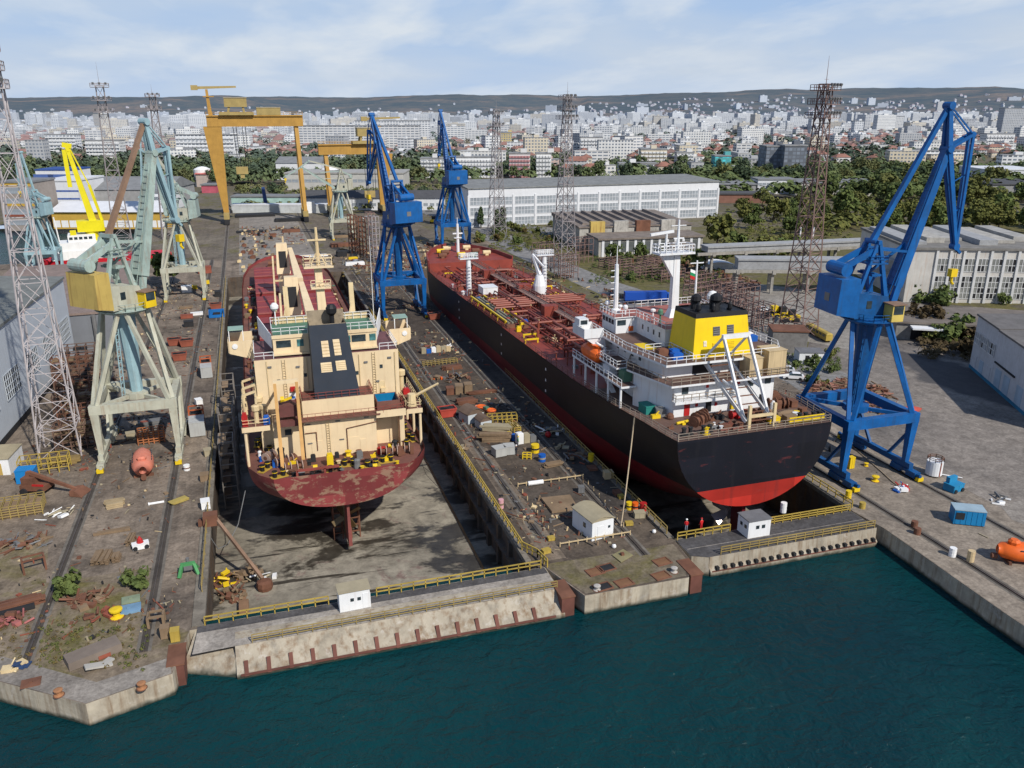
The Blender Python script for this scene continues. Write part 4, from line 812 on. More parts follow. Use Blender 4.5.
for s in (-1, 1):
 mb = MB()
 for k in range(4): mb.beam((s * (10.0 + k * .55), Y(136), DZ - .5 + .1 * k), (s * (10.0 + k * .55), Y(250), DZ - .1), .16)
 mb.build('deck_pipes', M_rust, bc)
 for k in range(34):
  yy = Y(137 + k * 3.3 + r2.uniform(-.8, .8)); xx = s * r2.uniform(9.9, 12.3); h = r2.uniform(.5, 1.5)
  mb = MB(); mb.lathe([(.3, -.3), (.3, h * .7), (.5, h * .72), (.42, h)], (xx, yy, DZ - .7), 7); mb.build('air_vent', r2.choice([M_rust, M_crd, M_hat, M_yel, M_grn, M_grey]), bc)
 for k in range(16):
  yy = Y(138 + k * 7 + r2.uniform(-1, 1)); xx = s * r2.uniform(10.2, 12.2); a, b_, c = r2.uniform(.5, 1.4), r2.uniform(.6, 2.2), r2.uniform(.5, 1.2)
  mb = MB(); mb.box(xx - a / 2, xx + a / 2, yy - b_ / 2, yy + b_ / 2, DZ - 1, DZ - .7 + c); mb.box(xx - a * .3, xx + a * .3, yy - b_ * .3, yy + b_ * .3, DZ - .7 + c, DZ - .55 + c); mb.build('locker', r2.choice([M_rust, M_wood, M_crd, M_grey, M_hat]), bc)
mb = MB(); mb.beam((0, Y(266), DZ), (0, Y(266), DZ + 11), .9, w2=.5); mb.beam((-1.5, Y(266), DZ + 7), (1.5, Y(266), DZ + 7), .4); mb.build('foremast', M_crd, bc)
for s in (-1, 1):
 mb = MB(); mb.tube((s * 2, Y(268), DZ + 2.4), (s * 5, Y(268), DZ + 2.4), .7, n=10); mb.box(s * 3.5 - 1.8, s * 3.5 + 1.8, Y(267), Y(269), DZ + .8, DZ + 1.8); mb.build('windlass', M_rust, bc)
for xx in (1.0, 3.95):
 mb = MB(); mb.beam((X(xx), Y(112.2), DZ), (X(xx), Y(112.9), Z(18.6)), .5, .55, w2=.4); mb.beam((X(xx), Y(112.9), Z(17.6)), (X(xx), Y(119.9), Z(15)), .3); mb.build('frame_post', M_orc, bc)
mb = MB(); mb.beam((X(.8), Y(112.95), Z(18.7)), (X(4.2), Y(112.95), Z(18.7)), .45, .5); mb.build('frame_head', M_cr, bc)
mb = MB(); mb.box(X(1.3), X(3.7), Y(113.6), Y(116.1), Z(13.2), Z(14.9)); mb.box(X(1.2), X(3.8), Y(113.5), Y(116.15), Z(11.75), Z(12.6)); hp = mb.build('hoist_box', paint('maroon box', (.14, .05, .045), .7, .3, dirt=.3), bc)
mb = MB(); mb.beam((X(1.5), Y(114.2), Z(15.4)), (X(3.2), Y(114.2), Z(15.9)), .3); mb.tube((X(1.6), Y(113.8), Z(15.9)), (X(2.1), Y(113.8), Z(15.9)), .4, n=8); mb.build('hoist_gear', M_yel, hp)
M_yold0 = paint('worn deck yellow', (.42, .28, .04), .7, .3, rust=.35, rcol=(.16, .06, .04))
def bitts(x, y, rz=0):
 mb = MB(); mb.obox((0, 0, .05), 2.4, 1.0, .1, 0, 0); pad = mb.build('bitts', M_yold0, bc); pad.location = (x, y, DZ + .02); pad.rotation_euler = (0, 0, rz)
 for s in (-.6, .6):
  mb = MB(); mb.lathe([(.3, .1), (.3, .85), (.4, .87), (.38, 1.05)], (s, 0, 0), 9); b_ = mb.build('bollard', M_blk, pad)
  mb = MB(); mb.lathe([(.405, .82), (.405, .92)], (s, 0, 0), 9); mb.build('band', M_yel, b_)
for x, y, rz in ((-10.4, 5.6, .9), (-8.6, 2.6, .3), (-9.8, 11.5, 1.2), (-1.0, 1.9, 0), (1.2, 3.6, 0), (4.3, 2.3, .1), (6.6, 3.2, .1), (10.2, 8.8, -1.1), (11.6, 10.5, -1.3), (11.4, 16, -1.4), (-11.2, 15.5, 1.4)):
 bitts(x, y, rz)
def winch(x, y, rz=0, m=M_rust):
 mb = MB(); mb.tube((-1.4, 0, .9), (1.4, 0, .9), .3, n=8); mb.box(-.4, .4, -.6, .6, 0, .9); mb.box(1.2, 1.7, -.6, .6, .05, 1.4); mb.build('winch', m, bc).location = (x, y, DZ + .03)
 o = bpy.data.objects[mb and 'winch'] if False else col.objects[-1]; o.rotation_euler = (0, 0, rz)
 for a in (-1.3, -.5, .4, 1.1):
  q = MB(); q.tube((a - .05, 0, .9), (a + .05, 0, .9), .75, n=12); q.build('winch_flange', paint('pale rusty rim', (.42, .30, .24), .7, .3, rust=.3), o)
for x, y, rz in ((-6.4, 3.6, .1), (-7.6, 6.2, .3), (7.4, 5.2, -.1), (9.3, 5.6, -.15), (-9.4, 8.8, .9)): winch(x, y, rz)
for (x, y, a, b_, h, m, n) in ((-8.6, 6.6, 1.5, 1.3, .8, M_tarp, 'tarpaulin_bundle'), (-10.8, 8.6, .8, .8, .9, M_tarp, 'drum'), (-1.4, 4.2, .9, .7, 2.0, M_yel, 'yellow_case'), (3.0, 5.6, .9, .7, 1.2, M_grey, 'locker'), (3.8, 5.9, 1.4, .8, .8, M_rust, 'pipe_rack'), (6.4, 6.7, 1.3, .9, .9, M_red, 'valve_chest'), (-3.6, 6.6, .7, .6, 1.1, M_dark, 'reel_stand'), (2.2, 2.2, 1.0, .6, 1.5, M_grey, 'capstan'), (-.2, 6.4, .6, .6, 1.1, M_dark, 'reel_stand'), (8.6, 8.0, .9, .9, 1.3, M_dark, 'capstan'), (-8.0, 9.5, 1.4, 1.2, 1.8, M_dark, 'rope_reel'), (-11.0, 10.8, .6, .6, .9, M_white, 'drum')):
 mb = MB(); mb.lathe([(.48, 0), (.5, .15), (.42, .5), (.5, .85), (.3, 1)], (0, 0, 0), 8) if n in ('capstan', 'drum', 'rope_reel') else (mb.box(-.5, .5, -.5, .5, 0, .85), mb.box(-.4, .4, -.4, .4, .85, 1.0))
 o = mb.build(n, m, bc); o.location = (x, y, DZ + .02); o.scale = (a, b_, h)
mb = MB(); mb.beam((-6.2, 1.1, DZ), (-6.2, 1.1, DZ + 1.25), .3); mb.beam((-6.2, 1.1, DZ + 1.25), (-.4, 1.1, DZ + 1.25), .3); mb.beam((-2.4, 1.1, DZ), (-2.4, 1.1, DZ + 1.2), .3); mb.build('fairlead_frame', M_rbin0, bc)
for k in range(46):
 x = r2.uniform(-11.4, 11.4); y = r2.uniform(1.2, 7.0) if abs(x) < 8 else r2.uniform(5, 13); s_ = r2.uniform(.25, .7); mb = MB(); t_ = r2.random()
 if t_ < .4: mb.lathe([(s_, 0), (s_ * .6, .1), (s_ * .6, s_ * 1.3), (s_ * .85, s_ * 1.4)], (0, 0, 0), 8)
 elif t_ < .7: mb.tube((-s_, 0, .3), (s_, 0, .3), .28, n=8); mb.box(-s_ * .4, s_ * .4, -.4, .4, 0, .3)
 else: mb.box(-s_, s_, -s_ * .5, s_ * .5, 0, s_); mb.beam((0, 0, s_), (s_, .2, s_ * 1.6), .12)
 mb.build('mooring_fitting', r2.choice([M_dark, M_yel, M_rust, M_rbin0, M_dark, M_grey, M_yel, M_rust, M_crd]), bc).location = (x, y, DZ + .02)
# ================================================================ the black and red tanker
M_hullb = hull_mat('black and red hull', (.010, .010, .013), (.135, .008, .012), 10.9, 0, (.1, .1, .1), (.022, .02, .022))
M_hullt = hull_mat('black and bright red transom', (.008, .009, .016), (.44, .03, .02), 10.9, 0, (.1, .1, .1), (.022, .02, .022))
M_rdk = paint('tanker deck red', (.25, .046, .03), .6, .25, rust=.12, rcol=(.12, .045, .03), dirt=.3, dcol=(.13, .05, .04))
M_rpp = paint('tanker pipe red', (.25, .065, .04), .5, .25, rust=.2, rcol=(.30, .16, .11))
M_rpd = paint('tanker dark red fittings', (.15, .025, .022), .6, .3)
M_wht = paint('tanker white', (.72, .73, .74), .5, .08, rust=.07, rcol=(.35, .18, .09), streak=.3, dirt=.06, dcol=(.4, .38, .33))
M_brn = paint('tanker brown deck', (.135, .08, .062), .7, .25, dirt=.4, dcol=(.11, .075, .06), rust=.15)
M_pink = paint('monkey island red', (.33, .11, .085), .7, .2, dirt=.3, dcol=(.2, .1, .08))
M_fyel = paint('funnel yellow', (.78, .54, .005), .45, .08, streak=.2, dirt=.06, dcol=(.4, .26, .02))
M_bcr = paint('beige box', (.55, .42, .24), .6, .1, streak=.3)
M_rw = paint('rust streaked white', (.60, .58, .55), .6, .15, rust=.42, rcol=(.26, .14, .08))
M_rl = paint('dull rail', (.30, .25, .20), .7, .3, rust=.3)
M_org = paint('lifeboat orange', (.75, .13, .015), .45, .15, dirt=.15)
tk = thing('tanker', 'black hulled oil tanker with red deck, white superstructure and yellow funnel, in the second dock', 'ship', (63.9, 89.7, -6.2)); tk.rotation_euler = (-.021, 0, R(.45))
tabT = [(0, 12.3, 18.75, 7.6, 2.05), (3, 12.7, 18.75, 7.0, 2.05), (8, 13.2, 18.85, 5.2, 2.1), (14, 13.5, 18.6, 3.2, 2.2), (22, 13.6, 18.2, 1.5, 2.4), (34, 13.65, 17.7, .3, 3.6), (50, 13.65, 17.6, 0, 8), (138, 13.65, 17.6, 0, 8), (150, 13.2, 17.6, 0, 4.5), (160, 11.6, 18.0, 0, 2.8), (168, 8.6, 18.4, .3, 2.0), (173, 5.2, 18.7, 1.0, 1.5), (176, 1.5, 18.9, 2.0, 1.2)]
ysT = [0, 1.5, 3, 5.5, 8, 11, 14, 18, 22, 27, 34, 42, 50, 70, 95, 120, 138, 144, 150, 155, 160, 164, 168, 171, 173, 175, 176]
secs = hull(tabT, ysT, K=16)
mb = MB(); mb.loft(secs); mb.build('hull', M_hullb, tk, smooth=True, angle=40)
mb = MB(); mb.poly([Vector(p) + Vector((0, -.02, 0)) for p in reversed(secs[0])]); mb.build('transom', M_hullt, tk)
mb = MB(); deck_strip(mb, tabT, [y for y in ysT if y >= 27], m=0); mb.build('deck', M_rdk, tk)
mb = MB(); deck_strip(mb, tabT, [y for y in ysT if y <= 27], m=0); mb.build('poop_deck', M_brn, tk)
def dz(y): return lerp_tab(tabT, y)[1]
mb = MB(); fy = [150, 155, 160, 164, 168, 171, 173, 175, 176]
for a, b_ in zip(fy, fy[1:]):
 A, B_ = lerp_tab(tabT, a), lerp_tab(tabT, b_)
 mb.poly([(-A[0] + .15, a, A[1] + 2.2), (A[0] - .15, a, A[1] + 2.2), (B_[0] - .15, b_, B_[1] + 2.2), (-B_[0] + .15, b_, B_[1] + 2.2)])
mb.box(-13.0, 13.0, 149.7, 150, 17.5, 20.0); mb.build('forecastle_deck', M_rdk, tk)
for s in (-1, 1):
 mb = MB(); P = [(s * lerp_tab(tabT, y)[0], y, lerp_tab(tabT, y)[1]) for y in fy]
 for p, q in zip(P, P[1:]):
  mb.hexa([p, q, (q[0] * .97, q[1] - .2, q[2]), (p[0] * .97, p[1] - .2, p[2]), (p[0] * 1.015, p[1], p[2] + 3.3), (q[0] * 1.015, q[1], q[2] + 3.3), (q[0] * .985, q[1] - .2, q[2] + 3.3), (p[0] * .985, p[1] - .2, p[2] + 3.3)])
 mb.build('bulwark', paint('bulwark red', (.22, .045, .04), .6, .2), tk)
mb = MB(); mb.tube((0, 166, 20), (0, 166, 29.5), .55, .4, n=10); mb.beam((-1.6, 166, 26.5), (1.6, 166, 26.5), .4); mb.box(-1.2, 1.2, 165.4, 166.6, 25.0, 25.2); mb.tube((0, 166, 29.5), (0, 166, 31.5), .12, n=5); mb.build('foremast', M_wht, tk)
for x, y, m in ((-5, 163, M_rust), (5, 163, M_rust), (-3, 169, M_crd), (3.6, 169, M_crd), (-1, 158, M_yel), (2.8, 157, M_grn), (-7, 158, M_rust), (7.5, 159, M_crd), (-6, 165, M_yel)):
 mb = MB(); mb.tube((-1.2, 0, .9), (1.2, 0, .9), .7, n=10); mb.box(-.5, .5, -.6, .6, 0, .8); mb.build('windlass', m, tk).location = (x, y, dz(y) + 2.2)
for s in (-1, 1):
 mb = MB(); P = [(s * (lerp_tab(tabT, y)[0] - .15), y, dz(y)) for y in [27, 34, 42, 50, 60, 70, 80, 95, 110, 120, 138, 149]]; mb.rail(P, 1.05, 3.0, .04, rails=(1.0, .6, .3)); mb.build('railing', paint('rail red', (.24, .08, .06), .7, .3), tk)
 mb = MB(); P = [(s * (lerp_tab(tabT, y)[0] - .15), y, dz(y)) for y in [0.1, 3, 8, 14, 22, 27]]; mb.rail(P, 1.05, 1.6, .03, rails=(1.0, .6, .3)); mb.build('railing', M_rl, tk)
mb = MB(); mb.rail([(-12.1, .1, 18.75), (12.1, .1, 18.75)], 1.05, 1.5, .03, rails=(1.0, .6, .3)); mb.build('railing', M_rl, tk)
r3 = random.Random(11)
D0 = 17.6
M_rbr = paint('brown red pipe', (.17, .06, .042), .6, .3, rust=.25, rcol=(.32, .2, .15))
for k in range(40):
 x = r3.choice((-1, 1)) * r3.uniform(1.2, 9.5); y0 = r3.uniform(30, 110); ln = r3.uniform(12, 45); h = r3.uniform(.5, 2.2); mb = MB()
 mb.path([(x, y0, D0 + .2), (x, y0, D0 + h), (x, min(148, y0 + ln), D0 + h), (x + r3.uniform(-3, 3), min(148, y0 + ln), D0 + h), (x, min(148, y0 + ln) + .3, D0 + .2)], r3.choice((.12, .16, .2, .26)), 6); mb.build('line_pipe', r3.choice([M_rbr, M_rpp, M_rdk, M_rpd, M_rbr]), tk)
for k in range(34):
 y = r3.uniform(32, 145); x0 = r3.uniform(-12, 2); x1 = x0 + r3.uniform(4, 10); h = r3.uniform(.6, 2.4); mb = MB(); mb.path([(x0, y, D0), (x0, y, D0 + h), (min(12, x1), y, D0 + h), (min(12, x1), y, D0)], r3.choice((.12, .16, .22)), 6); mb.build('cross_pipe', r3.choice([M_rbr, M_rpp, M_rpd]), tk)
for k in range(95):
 y = r3.uniform(31, 148); x = r3.uniform(-12.8, 12.8); s_ = r3.uniform(.25, .7); mb = MB(); mb.box(-s_, s_, -s_ * .7, s_ * .7, 0, s_ * 1.3); mb.tube((0, 0, s_), (0, 0, s_ * 2.4), s_ * .25, n=6); mb.build('deck_valve', r3.choice([M_rbr, M_rpd, M_rust, M_dark, M_rbr, M_rpp, M_rust, M_grey, M_crd]), tk).location = (x, y, D0)
for k, (x, r, h) in enumerate(((-4.9, .28, 1.0), (-4.1, .28, 1.0), (-3.3, .3, 1.0), (-2.4, .3, 1.05), (1.6, .3, 1.0), (2.5, .3, 1.0), (3.4, .26, 1.0), (4.2, .26, 1.0), (5.2, .22, .8), (-6.0, .2, .8))):
 mb = MB(); y0, y1 = 32 + (k % 3) * 2, 148 - (k * 7) % 23
 mb.tube((x, y0, D0 + h), (x, y1, D0 + h), r, n=8)
 for q in range(int((y1 - y0) / 9)): mb.beam((x, y0 + 3 + q * 9, D0), (x, y0 + 3 + q * 9, D0 + h), .22)
 mb.build('cargo_pipe', M_rpp if k % 2 else M_rdk, tk)
for k, (x0, x1, y, h) in enumerate(((-11, 11, 88, 1.9), (-11, 11, 90.2, 1.9), (-11, 11, 92.4, 1.9), (-11, 11, 94.6, 1.9), (-9, 8, 70, 1.5), (-8, 9, 56, 1.5), (-9, 9, 120, 1.4), (-7, 9, 136, 1.3), (-10, 2, 48, 1.6), (-6, 10, 43, 1.6))):
 mb = MB(); mb.tube((x0, y, D0 + h), (x1, y, D0 + h), .3, n=8)
 for q in (x0 + 1, (x0 + x1) / 2, x1 - 1): mb.beam((q, y, D0), (q, y, D0 + h), .25)
 mb.build('manifold_pipe', M_rpp, tk)
for k, pts in enumerate(([(-7.5, 38, .4), (-7.5, 38, 2.4), (-7.5, 60, 2.4), (-3, 60, 2.4), (-3, 60, 1)], [(-9.2, 44, .4), (-9.2, 44, 2.2), (-3.0, 44, 2.2), (-3.0, 52, 2.2), (2, 52, 2.2)], [(-8.4, 50, 2.6), (-5.2, 50, 2.6), (-5.2, 66, 2.6), (-8.4, 66, 2.6), (-8.4, 66, .4)], [(7.5, 40, .4), (7.5, 40, 2.2), (7.5, 70, 2.2), (4, 70, 2.2)], [(-10, 62, .5), (-10, 62, 2.0), (-10, 80, 2.0), (-6, 80, 2.0)], [(-6.6, 34, .5), (-6.6, 34, 3.0), (-1, 34, 3.0), (-1, 40, 3.0)])):
 mb = MB(); mb.path([(a, b_, D0 + c) for a, b_, c in pts], .26, 8); mb.build('pipe_loop', M_rpp, tk)
mb = MB(); mb.box(-.9, .9, 31, 149, D0 + 2.2, D0 + 2.35)
for q in range(24): mb.beam((-.7, 32 + q * 5, D0), (-.7, 32 + q * 5, D0 + 2.2), .15); mb.beam((.7, 32 + q * 5, D0), (.7, 32 + q * 5, D0 + 2.2), .15)
mb.rail([(-.85, 31, D0 + 2.35), (-.85, 149, D0 + 2.35)], 1, 4, .05); mb.rail([(.85, 31, D0 + 2.35), (.85, 149, D0 + 2.35)], 1, 4, .05); mb.build('catwalk', paint('catwalk grey', (.24, .15, .125), .8, .3), tk)
for x, y in ((-1.5, 45), (-1.5, 78), (1.2, 104), (-1.0, 128)):
 mb = MB(); mb.box(x - 1.6, x + 1.6, y - 1.2, y + 1.2, D0, D0 + 3.4); mb.build('pipe_tower', M_rdk, tk)
for k in range(90):   # tank hatches, valves and vents all over the deck
 y = r3.uniform(33, 147); x = r3.choice((-1, 1)) * r3.uniform(5.6, 12.6); h = r3.uniform(.5, 1.4); t_ = r3.random()
 mb = MB()
 if t_ < .35: mb.lathe([(.55, 0), (.55, h * .6), (.7, h * .62), (.7, h * .75), (.2, h * .9)], (0, 0, 0), 9)
 elif t_ < .65: mb.tube((0, 0, 0), (0, 0, h * 1.6), .14, n=6); mb.lathe([(.1, 0), (.38, .02), (.38, .1), (.1, .12)], (0, 0, h * 1.55), 8)
 else: a, b_ = r3.uniform(.4, .9), r3.uniform(.4, 1.2); mb.box(-a, a, -b_, b_, 0, h * .7); mb.tube((0, 0, h * .7), (0, 0, h), .2, n=6)
 mb.build('tank_fitting', r3.choice([M_rdk, M_rpp, M_rpd, M_rpd, M_rust, M_rdk, M_rpp, M_rust, M_yel, M_wht]), tk).location = (x, y, dz(y))
mb = MB(); y0, y1 = 74, 104
for k in range(3): mb.beam((-12.3 + k * .9, y0, D0 + 1.0), (-12.3 + k * .9, y1, D0 + 1.0), .5, .3)
mb.build('drip_tray', paint('grey green tray', (.20, .19, .14), .8, .3), tk)
for xx in (-12.9, -9.6):
 mb = MB(); mb.beam((xx, 74, D0 + 1.4), (xx, 103, D0 + 1.4), .28, .35)
 for q in range(6): mb.beam((xx, 75 + q * 5.4, D0), (xx, 75 + q * 5.4, D0 + 1.4), .22)
 mb.build('yellow_guard', M_yel, tk)
for k, m in enumerate((M_yel, M_yel, M_tarp, M_red, M_grn, M_yel, M_grey, M_yel, M_white, M_yel, M_grn, M_yel, M_tarp, M_yel)):
 mb = MB(); mb.box(-.5, .5, -.45, .45, 0, .9); mb.box(-.35, .35, -.3, .3, .9, 1.2); mb.build('valve_wheel_box', m, tk).location = (-11.2 + (k % 3) * 1.5 + r3.uniform(-.3, .3), 70 + k * 2.7, D0 + .02)
for x, y in ((9.5, 118), (6.5, 121), (10.5, 112), (-9, 141), (8, 101), (-11, 64), (-12, 60)):
 mb = MB(); mb.beam((-1.5, 0, .8), (1.5, 0, .8), .3); mb.beam((-1.3, 0, 0), (-1.3, 0, .8), .25); mb.beam((1.3, 0, 0), (1.3, 0, .8), .25); mb.build('yellow_stand', M_yel, tk).location = (x, y, D0)
mb = MB(); mb.box(-9.4, -5.6, 104, 108.5, D0, D0 + 3.0); mb.box(-9.5, -5.5, 103.9, 108.6, D0 + 3.0, D0 + 3.12); mb.build('white_locker', M_wht, tk)
for x, y, h in ((-11.2, 111, 9.4), (8.4, 108.5, 9.6)):
 mb = MB(); mb.tube((x, y, D0), (x, y, D0 + h), .68, .6, n=12); mb.box(x - 2.4, x + 2.4, y - .9, y + .9, D0 + h, D0 + h + .25)
 p = mb.build('signal_post', M_wht, tk)
 mb = MB(); mb.rail([(x - 2.3, y - .8, D0 + h + .25), (x + 2.3, y - .8, D0 + h + .25), (x + 2.3, y + .8, D0 + h + .25), (x - 2.3, y + .8, D0 + h + .25)], 1.1, 1.1, .07, closed=True); mb.build('post_platform', M_wht, p)
 mb = MB()
 for q in range(9): mb.box(x - .4, x + .4, y - 1.15, y - .95, D0 + .8 + q * .85, D0 + .92 + q * .85)
 mb.build('ladder', M_wht, p)
mb = MB(); mb.lathe([(1.6, 0), (1.6, 3.2), (1.1, 5.2), (.9, 5.8)], (4.8, 102, D0), 14); hc = mb.build('hose_crane', M_wht, tk)
mb = MB(); mb.beam((4.8, 102, D0 + 5.8), (3.6, 104, D0 + 10.8), .9, .8, w2=.5); mb.beam((3.6, 104, D0 + 10.8), (5.4, 101, D0 + 8.0), .4); mb.build('crane_jib', M_wht, hc)
TA, TB, TC, TD, TE = 18.8, 21.5, 24.1, 26.7, 29.5
mb = MB(); mb.prism([(-8.3, 8.6), (8.3, 8.6), (10.6, 12), (10.6, 31), (-9.2, 31), (-9.2, 20), (-10.9, 16.5)], TA - .3, TC - .3); hA = mb.build('deckhouse', M_wht, tk)
mb = MB(); mb.prism([(-9.0, 11.2), (9.2, 11.2), (9.2, 31), (-9.2, 31), (-9.2, 14)], TC, TD - .35); hC = mb.build('upper_house', M_wht, tk)
mb = MB(); mb.prism([(-9.6, 7.2), (9.8, 7.2), (11.2, 10.5), (11.2, 30), (-9.3, 30), (-9.3, 21), (-11.8, 17.2)], TC - .3, TC, m=0, mt=1); sC = mb.build('upper_deck', [M_wht, M_brn], tk)
mb = MB(); mb.prism([(-9.6, 9.0), (9.2, 9.0), (11.2, 12.5), (11.2, 33), (-10.8, 33), (-11.2, 19)], TD - .35, TD, m=0, mt=1); sD = mb.build('bridge_deck', [M_wht, M_brn], tk)
mb = MB(); mb.poly([(-8.6, 17.5, TD + .01), (-6.4, 17.5, TD + .01), (-6.4, 21.5, TD + .01), (-8.6, 21.5, TD + .01)]); mb.build('deck_marking', M_yel, sD)
mb = MB(); mb.prism([(-8.6, 28.2), (-5.0, 28.2), (-5.0, 18.2), (5.0, 18.2), (5.0, 28.2), (8.6, 28.2), (8.6, 33.6), (-8.6, 33.6)], TD + .01, TE - .15); wh2 = mb.build('wheelhouse', M_wht, tk)
mb = MB(); mb.prism([(-9.0, 27.9), (-5.2, 27.9), (-5.2, 17.9), (5.2, 17.9), (5.2, 27.9), (9.0, 27.9), (9.0, 34.0), (-9.0, 34.0)], TE - .15, TE, m=0, mt=1); rf = mb.build('monkey_island', [M_wht, M_pink], wh2)
wins(wh2, [(-8.62, 29.4 + k * 1.15, TD + 1.75) for k in range(4)], .8, .75, 'x')
wins(wh2, [(-7.6, 28.17, TD + 1.8)], 1.5, .85, 'y'); wins(wh2, [(-5.02, 20 + k * 1.9, TD + 1.5) for k in range(4)], .35, .8, 'x')
mb = MB(); mb.box(-6.3, -5.5, 28.1, 28.2, TD + .3, TD + 1.1); mb.build('fire_box', M_org, wh2)
wins(hA, [(-6.6, 8.58, TB + 1.3), (4.2, 8.58, TB + 1.4), (7.2, 8.58, TB + 1.5)], 1.0, 1.1); wins(hA, [(6.4, 8.58, TA + 1.2), (-2.6, 8.58, TA + 1.15)], .9, 1.7, m=M_blk, name='doorway')
mb = MB(); mb.box(-6.6, -5.7, 8.52, 8.6, TA + .1, TA + 2.1); mb.build('red_door', M_red, hA)
mb = MB(); mb.box(1.0, 1.9, 8.45, 8.6, TA + .3, TA + 1.5); mb.build('yellow_cabinet', M_yel, hA)
for x, z in ((-4.6, TA + 1.6), (-1.4, TA + 1.4), (-3.0, TB + 1.6), (2.2, TB + 1.6)):
 mb = MB(); mb.box(x - .2, x + .2, 8.5, 8.6, z - .25, z + .25); mb.build('fire_point', M_red, hA)
mb = MB(); mb.poly([(-8.8, 8.4, TB), (1.5, 8.4, TB), (1.5, 7.4, TB), (-8.8, 7.4, TB)]); mb.box(-8.8, 1.5, 7.3, 7.45, TB - .35, TB + .02); mb.box(-8.8, 1.5, 7.45, 8.59, TB - .2, TB - .02); mb.build('balcony', [M_wht], tk)
mb = MB(); mb.rail([(-8.7, 8.3, TB), (-8.7, 7.4, TB), (1.4, 7.4, TB)], 1.05, 1.3, .04); mb.build('railing', M_rl, tk)
wins(hC, [(-2.5, 11.18, TC + 1.2)], 3.2, 2.1, m=M_blk, name='doorway')
mb = MB(); mb.rail([(-9.3, 21, TC), (-11.7, 17.2, TC), (-9.5, 7.3, TC), (9.7, 7.3, TC), (11.1, 10.5, TC), (11.1, 20, TC)], 1.05, 1.5, .04); mb.build('railing', M_rl, sC)
mb = MB(); mb.rail([(-10.7, 32.8, TD), (-11.1, 19, TD), (-9.5, 9.1, TD), (9.1, 9.1, TD), (11.1, 12.5, TD), (11.1, 32.8, TD)], 1.05, 1.5, .04); mb.rail([(-9, 16.8, TD), (-4.8, 16.8, TD), (-4.8, 10, TD)], 1.05, 1.2, .04); mb.build('railing', M_wht, sD)
mb = MB(); mb.rail([(-8.9, 33.9, TE), (-8.9, 28, TE), (-5.1, 28, TE), (-5.1, 18, TE), (5.1, 18, TE), (5.1, 28, TE), (8.9, 28, TE), (8.9, 33.9, TE), (-8.9, 33.9, TE)], 1.1, 1.3, .04); mb.build('railing', M_wht, rf)
for s in (-1, 1):     # bridge wings
 mb = MB(); x0, x1 = sorted((s * 10.8, s * 14.2)); mb.box(x0, x1, 28.0, 33, TD - .35, TD)
 mb.box(x0, x1, 28.0, 28.15, TD, TD + 1.2); mb.box(x0, x1, 32.85, 33, TD, TD + 1.2); xe = s * 14.2; mb.box(min(xe, xe - s * .15), max(xe, xe - s * .15), 28.15, 32.85, TD, TD + 1.2)
 mb.hexa([(s * 13.9, 28.2, TD - .36), (s * 13.9, 33, TD - .36), (s * 10.2, 33, TD - 3.2), (s * 10.2, 28.2, TD - 3.2), (s * 14.0, 28.2, TD - .34), (s * 14.0, 33, TD - .34), (s * 10.5, 33, TD - .34), (s * 10.5, 28.2, TD - .34)])
 wg = mb.build('bridge_wing', M_wht, tk)
 mb = MB(); mb.box(min(s * 12.4, s * 14), max(s * 12.4, s * 14), 30.6, 32.7, TD + 1.2, TD + 2.3); mb.build('wing_cab', M_wht, wg); mb = MB(); mb.box(min(s * 12.6, s * 13.8), max(s * 12.6, s * 13.8), 30.56, 30.62, TD + 1.4, TD + 2.1); mb.build('window', M_win, wg)
wins(hA, [(-9.22, 22.5 + k * 2.2, z) for k in range(3) for z in (TB + 1.3,)], .7, .8, 'x'); wins(hC, [(-9.22, 18 + k * 2.6, TC + 1.3) for k in range(5)], .7, .8, 'x')
for y0, y1, z in ((20.5, 27, TB), (19, 25.5, TC - .3)):
 mb = MB(); mb.box(-12.6, -9.25, y0, y1, z - .25, z); q = mb.build('side_platform', M_wht, tk)
 mb = MB(); mb.box(-12.5, -9.3, y0 + .1, y1 - .1, z + .005, z + .03); mb.build('platform_deck', M_brn, q)
 mb = MB(); mb.rail([(-9.3, y0 + .1, z), (-12.5, y0 + .1, z), (-12.5, y1 - .1, z), (-9.3, y1 - .1, z)], 1.05, 1.3, .04); mb.build('railing', M_wht, q)
 mb = MB(); mb.beam((-11.6, y0 + 1.4, z - 2.6), (-11.6, y1 - .8, z), .8, .12, side=(1, 0, 0)); mb.build('stair', M_wht, q)
